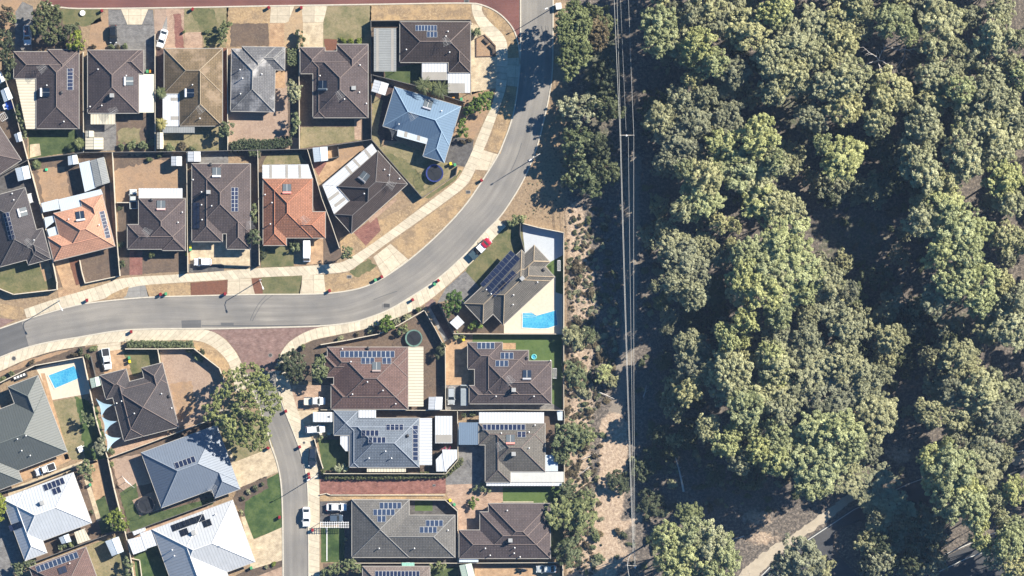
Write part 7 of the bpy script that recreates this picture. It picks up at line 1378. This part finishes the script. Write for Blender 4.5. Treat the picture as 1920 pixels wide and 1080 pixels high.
# smaller bushes: (x, y, r, material, label)
SHR = [
(67, 309, 8, L_GREEN, 'spiky green shrub in the corner of the brown dirt yard'), (280, 300, 7, L_GREEN, 'dark green shrub at the top of the orange dirt yard'), (300, 290, 7, L_DARK, 'dark shrub under the back fence of the orange dirt yard'), (388, 60, 6, L_GREEN, 'round dark bush on the pale pink paving above the tan house'), (345, 60, 5, L_GREEN, 'small dark bush beside the red paved driveway'),
(210, 87, 6, L_GREEN, 'dark low bush left of the line above the second brown house'), (235, 87, 8, L_GREEN, 'dark low bush hedge above the second brown house'), (222, 88, 6, L_BRN, 'brown low bush above the second brown house'), (176, 88, 6, L_BRN, 'dry low bush beside the grey driveway entry'), (388, 88, 5, L_DARK, 'tiny dark bush at the top right of the tan house'),
(645, 76, 7, L_LIME, 'leftmost bright green bush in the row above the three-winged house'), (658, 77, 7, L_LIME, 'middle bright green bush in the row above the three-winged house'), (672, 79, 7, L_LIME, 'right bright green bush in the row above the three-winged house'),
(1008, 1, 1, None, ''), (228, 275, 8, L_GREEN, 'leftmost dark shrub along the back fence of the second brown house'), (248, 274, 9, L_GREEN, 'middle dark shrub along the back fence of the second brown house'), (268, 272, 10, L_GREEN, 'right grey shrub along the back fence of the second brown house'), (284, 268, 8, L_GREEN, 'end shrub at the fence corner of the second brown house'),
(318, 278, 9, L_GREEN, 'olive shrub on the back fence of the tan house, left one'), (340, 274, 10, L_BRN, 'pinkish brown shrub on the back fence of the tan house'), (360, 280, 7, L_GREEN, 'green shrub on the back fence of the tan house, right one'), (148, 267, 8, L_GREEN, 'spiky shrub at the corner of the shaded lawn behind the first house'),
(238, 655, 6, L_BRN, 'brown shrub at the left end of the clipped hedge'), (175, 655, 8, L_GREEN, 'round olive bush left of the white ute driveway'), (165, 668, 8, L_GREEN, 'pale olive bush at the corner of the small pool wall'), (168, 685, 6, L_BRN, 'dry bush strip beside the small pool wall'), (140, 665, 7, L_BRN, 'brown shrub above the small pool wall'), (152, 660, 7, L_DARK, 'dark shrub at the top of the small pool wall'), (60, 680, 6, L_BRN, 'reddish brown low bush beside the left footpath'), (20, 700, 7, L_GREEN, 'green low bush beside the left footpath, lower'), (5, 712, 7, L_GREEN, 'green low bush at the left edge of the garden strip'),
(380, 660, 9, L_DARK, 'dark bush inside the cream wall corner'), (372, 668, 9, L_GREEN, 'grey-green bush inside the cream wall beside the pink sand'), (356, 656, 8, L_DARK, 'dark bush behind the right end of the clipped hedge'),
(638, 634, 7, L_GREY, 'round grey bush above the wall of the red brown house'), (670, 626, 6, L_BRN, 'brown bush above the wall of the red brown house'), (697, 618, 8, L_GREY, 'grey bush left of the bright green leafy shrub'), (745, 603, 7, L_GREY, 'grey bush right of the bright green leafy shrub'), (763, 594, 8, L_GREY, 'grey-blue bush beside the footpath bend'), (785, 580, 8, L_GREEN, 'green flowering bush beside the footpath bend'), (568, 650, 7, L_GREEN, 'olive bush at the footpath curve right of the junction'),
(190, 838, 4, L_DARK, 'tiny dark bush under the lowest shade sail'), (208, 845, 8, L_GREEN, 'olive bush at the bottom of the blue shade sails'), (210, 870, 7, L_GREEN, 'bush right of the boundary wall above the pink sand yard'), (455, 935, 6, L_DARK, 'dark low shrub at the top of the rich green lawn'), (478, 915, 7, L_DARK, 'dark low shrub below the pink patterned driveway'), (465, 922, 6, L_GREY, 'grey low shrub below the pink patterned driveway'), (492, 908, 6, L_DARK, 'dark low shrub nearest the side road below the pink driveway'), (452, 960, 6, L_GREY, 'grey low shrub beside the off white roof and lawn'),
(512, 1058, 5, L_LIME, 'yellow-green ball bush at the bottom beside the side road'), (498, 1063, 5, L_GREY, 'pale ball bush at the bottom beside the side road'), (648, 1012, 4, L_PALE, 'pale leafy plant beside the small green front lawn, upper'), (645, 1020, 4, L_GREEN, 'leafy plant beside the small green front lawn, lower'), (606, 884, 7, L_DARK, 'dark bush at the left end of the brick driveway hedge'),
(870, 778, 7, L_GREEN, 'mottled bush above the blue grey carport'), (884, 776, 6, L_GREEN, 'mottled bush beside the white roof strip top left'), (130, 1045, 6, L_GREEN, 'green bush left of the bottom left red brown roof'), (60, 1050, 7, L_GREEN, 'green bush below the white roof, lower left corner'), (172, 960, 5, L_GREEN, 'low green bush beside the white house path'), (1046, 940, 8, L_GREEN, 'glossy bush at the end of the green lawn strip'), (226, 460, 8, L_GREEN, 'green bush between the salmon house and the brown house'), (228, 495, 9, L_DARK, 'dark rambling bush in front of the brown house with the pink path'), (284, 477, 8, L_GREEN, 'low green bush under the brown house eave above the dirt front yard'), (224, 390, 6, L_DARK, 'dark bush beside the short white gate wall'),
(493, 478, 8, L_DARK, 'dark bush at the fence left of the olive front lawn'), (492, 465, 7, L_GREEN, 'green bush in the corner left of the orange house front'), (868, 267, 6, L_BRN, 'dry bush in the bed above the charcoal driveway'), (880, 262, 5, L_BRN, 'small dry bush right of the bed above the charcoal driveway')]
SP = {}
for i in range(4):
    g = random.Random(i + 70); L = [(g.uniform(-.45, .45), g.uniform(-.45, .45), .5 + g.uniform(-.1, .15), g.uniform(.4, .6), .8) for _ in range(5)] + [(0, 0, .6, .55, .8)]
    SP[i] = foliage(L, i + 70, .2, 120, 34, .1, -.2)
SM = {}; so_ = {}
def shrub(px, py, r, mat, label, group=None, hk=1.0, seed=0):
    g = random.Random(int(px * 7 + py * 13) + seed); i = g.randrange(4); k = (i, mat.name)
    if k not in SM: SM[k] = leafmesh('shrub', *SP[i], mat)
    o = bpy.data.objects.new('shrub', SM[k]); COL.objects.link(o); x, y, _ = P(px, py, .5); s = r * S
    o.location = (x, y, 0); o.scale = (s * g.uniform(.7, 1.35), s * g.uniform(.7, 1.35), s * hk * g.uniform(.7, 1.2)); o.rotation_euler.z = g.uniform(0, 6.28); return tag(o, label, 'shrub', group)
for px, py, r, m, lb in SHR:
    if m: shrub(px, py, r, m, lb, hk=1.1)
gs = random.Random(21); n_ = 0
while n_ < 120:      # low heath bushes over the sandy strip
    px, py = gs.uniform(1062, 1128), gs.uniform(440, 1075)
    if py < 600 and px > 1090: continue
    n_ += 1; px += gs.choice([0, 0, 5, -5]); shrub(px, py, gs.choice([3, 4, 5, 6, 8, 10]) * gs.uniform(.8, 1.2), gs.choice([L_BRN, L_BRN, L_BRN, L_GREY, L_GREY, L_GREEN]), 'low brownish heath bush on the sandy strip beside the bushland fence', 'heath bushes on the sandy strip', .8)
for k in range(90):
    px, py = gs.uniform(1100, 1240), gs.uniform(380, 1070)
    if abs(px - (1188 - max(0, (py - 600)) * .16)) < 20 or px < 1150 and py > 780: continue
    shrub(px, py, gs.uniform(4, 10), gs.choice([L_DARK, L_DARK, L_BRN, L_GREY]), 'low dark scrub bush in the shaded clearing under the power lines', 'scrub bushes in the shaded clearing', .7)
def scrub_mass(name, spots, mats):
    """countless small low plants, as one object"""
    VV, TT, MI = [], [], []
    for k, (px, py, r, hk) in enumerate(spots):
        V, T = SP[k % 4]; x, y, _ = P(px, py, .4); s = r * S; an = gs.uniform(0, 6.28); ca, sa = math.cos(an), math.sin(an); sx, sy = s * gs.uniform(.6, 1.4), s * gs.uniform(.6, 1.4)
        if s < .6: V, T = V.reshape(-1, 4, 3)[::3].reshape(-1, 3), T.reshape(-1, 4)[::3].reshape(-1)
        X, Y = V[:, 0] * sx, V[:, 1] * sy; VV.append(np.stack([x + X * ca - Y * sa, y + X * sa + Y * ca, V[:, 2] * s * hk], 1)); TT.append(T); MI.append(np.full(len(V) // 4, gs.randrange(len(mats))))
    me = leafmesh(name, np.concatenate(VV), np.concatenate(TT), mats[0])
    for m in mats[1:]: me.materials.append(m)
    me.polygons.foreach_set('material_index', np.concatenate(MI).astype(np.int32)); o = bpy.data.objects.new(name, me); COL.objects.link(o)
    return tag(o, {'heath': 'ragged dry heath and tufts spread over the sandy strip', 'undergrowth': 'dim undergrowth spread over the forest floor'}[name], {'heath': 'heath', 'undergrowth': 'undergrowth'}[name], kind='stuff')
hs_ = []
while len(hs_) < 620:
    px, py = gs.gauss(1092, 22), gs.uniform(395, 1078)
    if px < 1060 or px > 1150 or (py > 780 and px > 1128) or (py < 600 and px > 1112): continue
    hs_.append((px, py, gs.uniform(1.2, 5.5), gs.uniform(.4, .9)))
for k in range(160): hs_.append((gs.uniform(985, 1060), gs.uniform(270, 412), gs.uniform(.8, 2.2), .4))
hs_ = [h_ for h_ in hs_ if not (h_[1] < 412 and h_[0] < 1060 and h_[0] < 1012 - (h_[1] - 290) * .62 + 12)]
scrub_mass('heath', hs_, [L_BRN, L_GREY, L_BRN, L_DARK])
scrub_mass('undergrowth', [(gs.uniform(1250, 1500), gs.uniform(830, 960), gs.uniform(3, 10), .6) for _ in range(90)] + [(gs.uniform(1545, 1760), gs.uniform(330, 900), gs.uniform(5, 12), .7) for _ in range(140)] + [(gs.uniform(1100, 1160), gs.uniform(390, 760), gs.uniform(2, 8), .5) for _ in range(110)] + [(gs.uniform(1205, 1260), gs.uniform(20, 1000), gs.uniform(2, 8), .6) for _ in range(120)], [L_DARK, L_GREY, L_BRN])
# clipped hedges
def hedge(pts, w_, hgt, mat, label, seed=5, rnd=.0):
    g = np.random.default_rng(seed); q = PX(pts); V = []; T = []; L = []
    for a, b in zip(q[:-1], q[1:]):
        n = max(1, int(math.dist(a, b) / .45))
        for k in range(n):
            t = k / n; x, y = a[0] + (b[0] - a[0]) * t, a[1] + (b[1] - a[1]) * t; d = math.dist(a, b); nx, ny = -(b[1] - a[1]) / d, (b[0] - a[0]) / d
            m = max(2, int(w_ / .5))
            for j in range(m):
                o = (j / (m - 1) - .5) * (w_ - .5); L.append((x + nx * o + g.uniform(-.12, .12) - q[0][0], y + ny * o + g.uniform(-.12, .12) - q[0][1], hgt - .35 - (rnd * abs(o) / w_) + g.uniform(-.06, .06), .33, 1.0))
    V, T = foliage(L, seed, .24, 110, 24, .11, -.6); V2 = V.copy(); V2[:, 2] *= .5; sel = np.abs(V[:, 0] * 0 + 1) > 0
    V = np.concatenate([V, V2]); T = np.concatenate([T, T])
    t = empty('clipped_hedge', (*q[0], 0), label, 'hedge'); o = bpy.data.objects.new('leaves', leafmesh('leaves', V, T, mat)); COL.objects.link(o); o.parent = t
    mb = MB()
    for a, b in zip(q[:-1], q[1:]): mb.box(((a[0] + b[0]) / 2, (a[1] + b[1]) / 2, (hgt - .5) / 2), (math.dist(a, b), w_ * .6, hgt - .5), math.atan2(b[1] - a[1], b[0] - a[0]))
    mb.build('branches', BARKD, t)
hedge([(434, 276), (460, 270), (490, 272), (515, 270), (548, 264)], 2.2, 2.0, m_leaf('leaf_hedge', (.05, .075, .035), (.16, .19, .10)), 'thick rounded hedge curving along the back of the weathered grey house yard', 6, .5)
hedge([(470, 284), (490, 288)], 2.0, 1.8, m_leaf('leaf_hedge'), 'hedge bulge spilling over the back fence above the orange house yard', 9, .5)
hedge([(241, 645), (290, 645), (364, 646)], 1.5, 1.3, L_GREEN, 'long clipped dark green hedge between the footpath and the cream wall', 7)
hedge([(548, 95), (548, 124)], 2.3, 1.9, L_GREEN, 'square clipped green hedge block right of the weathered grey house', 8)
hedge([(866, 862), (848, 880), (836, 890), (750, 893), (610, 893)], 1.1, 1.0, L_DARK, 'dark clipped hedge along the red brick driveway', 10)
# palms
def palm(px, py, hgt, rr, label, mat, nf=16, seed=0):
    g = random.Random(seed); x, y, _ = P(px, py, hgt); t = empty('palm_tree', (x, y, 0), label, 'palm'); mb = MB(); mb.path([(x, y, 0), (x + .1, y, hgt * .6), (x, y, hgt)], [.2, .15, .13], 8); mb.build('trunk', BARKD, t); mb = MB()
    for k in range(nf):
        a = 2 * math.pi * k / nf + g.uniform(-.15, .15); L_ = rr * g.uniform(.8, 1.1); d = (math.cos(a), math.sin(a)); e = (-d[1], d[0]); n = 14; up = g.uniform(.2, .7)
        pts = [(x + d[0] * L_ * i / n, y + d[1] * L_ * i / n, hgt + up * math.sin(i / n * 2.2) - 1.1 * (i / n) ** 2) for i in range(n + 1)]; mb.path(pts, .03, 4)
        for i in range(1, n + 1):
            p = pts[i]; w_ = .55 * math.sin(math.pi * min(.95, i / n * .8 + .18))
            for s_ in (-1, 1):
                q = (p[0] + e[0] * s_ * w_ + d[0] * .22, p[1] + e[1] * s_ * w_ + d[1] * .22, p[2] - .22 * w_ - .05); mb.face([p, (p[0] + d[0] * .11, p[1] + d[1] * .11, p[2] + .01), q])
    o = mb.build('fronds', mat, t); at = o.data.attributes.new('tint', 'FLOAT', 'POINT'); at.data.foreach_set('value', [g.uniform(.2, .9) for _ in o.data.vertices])
LP = m_leaf('leaf_palm', (.07, .095, .035), (.19, .21, .09)); LPY = m_leaf('leaf_palm_yellow', (.22, .2, .07), (.36, .33, .13))
palm(793, 160, 5, 2.3, 'left palm with drooping fronds above the sky blue roof', LP, seed=1); palm(812, 165, 4.4, 1.7, 'middle small palm above the sky blue roof', LP, seed=2); palm(826, 168, 5, 2.3, 'right palm with drooping fronds above the sky blue roof', LP, seed=3)
palm(302, 174, 3, 1.5, 'green palm in the gap left of the tan house, upper one', LP, seed=4); palm(302, 232, 2.8, 1.5, 'yellow palm in the gap left of the tan house, lower one', LPY, seed=5); palm(148, 268, 2.5, 1.4, 'small palm on the shaded lawn of the first house', LP, seed=6); palm(68, 309, 2.2, 1.2, 'small spiky palm in the brown dirt yard corner', LP, seed=7)
# dead branches and fallen logs
def deadtree(px, py, h_, seed, label):
    g = random.Random(seed); x, y, _ = P(px, py, h_ * .8); t = empty('dead_tree', (x, y, 0), label, 'dead tree'); mb = MB(); mb.path([(x, y, 0), (x + .3, y + .2, h_ * .5), (x, y, h_ * .75)], [.3, .22, .14], 8); mb.build('trunk', m_plain('bleached_wood', (.5, .47, .44), .8, .1), t)
    for k in range(5):
        a = 2 * math.pi * k / 5 + g.uniform(-.4, .4); mb = MB(); p = Vector((x, y, h_ * g.uniform(.55, .75))); r = .12
        for s_ in range(5):
            q = p + Vector((math.cos(a) * .95, math.sin(a) * .95, g.uniform(.1, .6))); mb.tube(p, q, r, r * .75, 6)
            b = a + g.choice([-1, 1]) * g.uniform(.5, 1.0); q2 = q + Vector((math.cos(b), math.sin(b), .3)) * g.uniform(.6, 1.3); mb.tube(q, q2, r * .6, r * .3, 5); q3 = q2 + Vector((math.cos(b + .6), math.sin(b + .6), .2)) * .6; mb.tube(q2, q3, r * .3, r * .15, 4)
            p = q; a += g.uniform(-.5, .5); r *= .78
        mb.build('branch', MATS['bleached_wood'], t)
deadtree(1648, 112, 15, 3, 'bleached white dead branches in the upper forest gap, left one'); deadtree(1697, 92, 13.5, 8, 'bleached white dead branches in the upper forest gap, right one')
def log(a, b, r, label, z=.35):
    A, B = P(*a, z), P(*b, z + .2); mb = MB(); m = tuple((A[k] + B[k]) / 2 + (.15 if k == 0 else 0) for k in range(3)); mb.path([A, m, B], [r, r * .7, r * .35], 7)
    for t, l in ((.4, 1.0), (.65, .8)): c = tuple(A[k] + (B[k] - A[k]) * t for k in range(3)); mb.tube(c, (c[0] + l, c[1] + l * .5, c[2] + .3), r * .3, r * .1, 5)
    tag(mb.build('fallen_log', MATS['bleached_wood'], loc=A), label, 'log')
log((1282, 922), (1266, 855), .28, 'long pale fallen trunk lying in the lower clearing shade'); log((1122, 735), (1152, 748), .14, 'thin grey fallen branch beside the sandy strip'); log((1115, 850), (1090, 862), .12, 'grey fallen branch among the heath bushes'); log((1206, 745), (1212, 722), .12, 'thin pale branch right of the power lines'); log((1613, 545), (1605, 520), .14, 'pale fallen branch in the dark forest gap'); log((1105, 875), (1085, 890), .1, 'thin twisted branch on the sand below the green tree'); log((1395, 1005), (1372, 1012), .12, 'dark fallen branch above the pale gravel path')

# ---------------------------------------------------------------- the air between the camera and the ground
mb = MB(); mb.box((0, 0, 504.5), (6900, 6900, 1011)); hz = mb.build('haze', m_plain('haze_air', (.5, .5, .5)))
hm = MATS['haze_air'].node_tree; hm.nodes.clear(); ho = hm.nodes.new('ShaderNodeOutputMaterial'); hv = hm.nodes.new('ShaderNodeVolumePrincipled')
hv.inputs['Color'].default_value = (.42, .62, 1, 1); hv.inputs['Density'].default_value = 3.4e-5; hm.links.new(hv.outputs[0], ho.inputs['Volume']); tag(hz, kind='stuff')
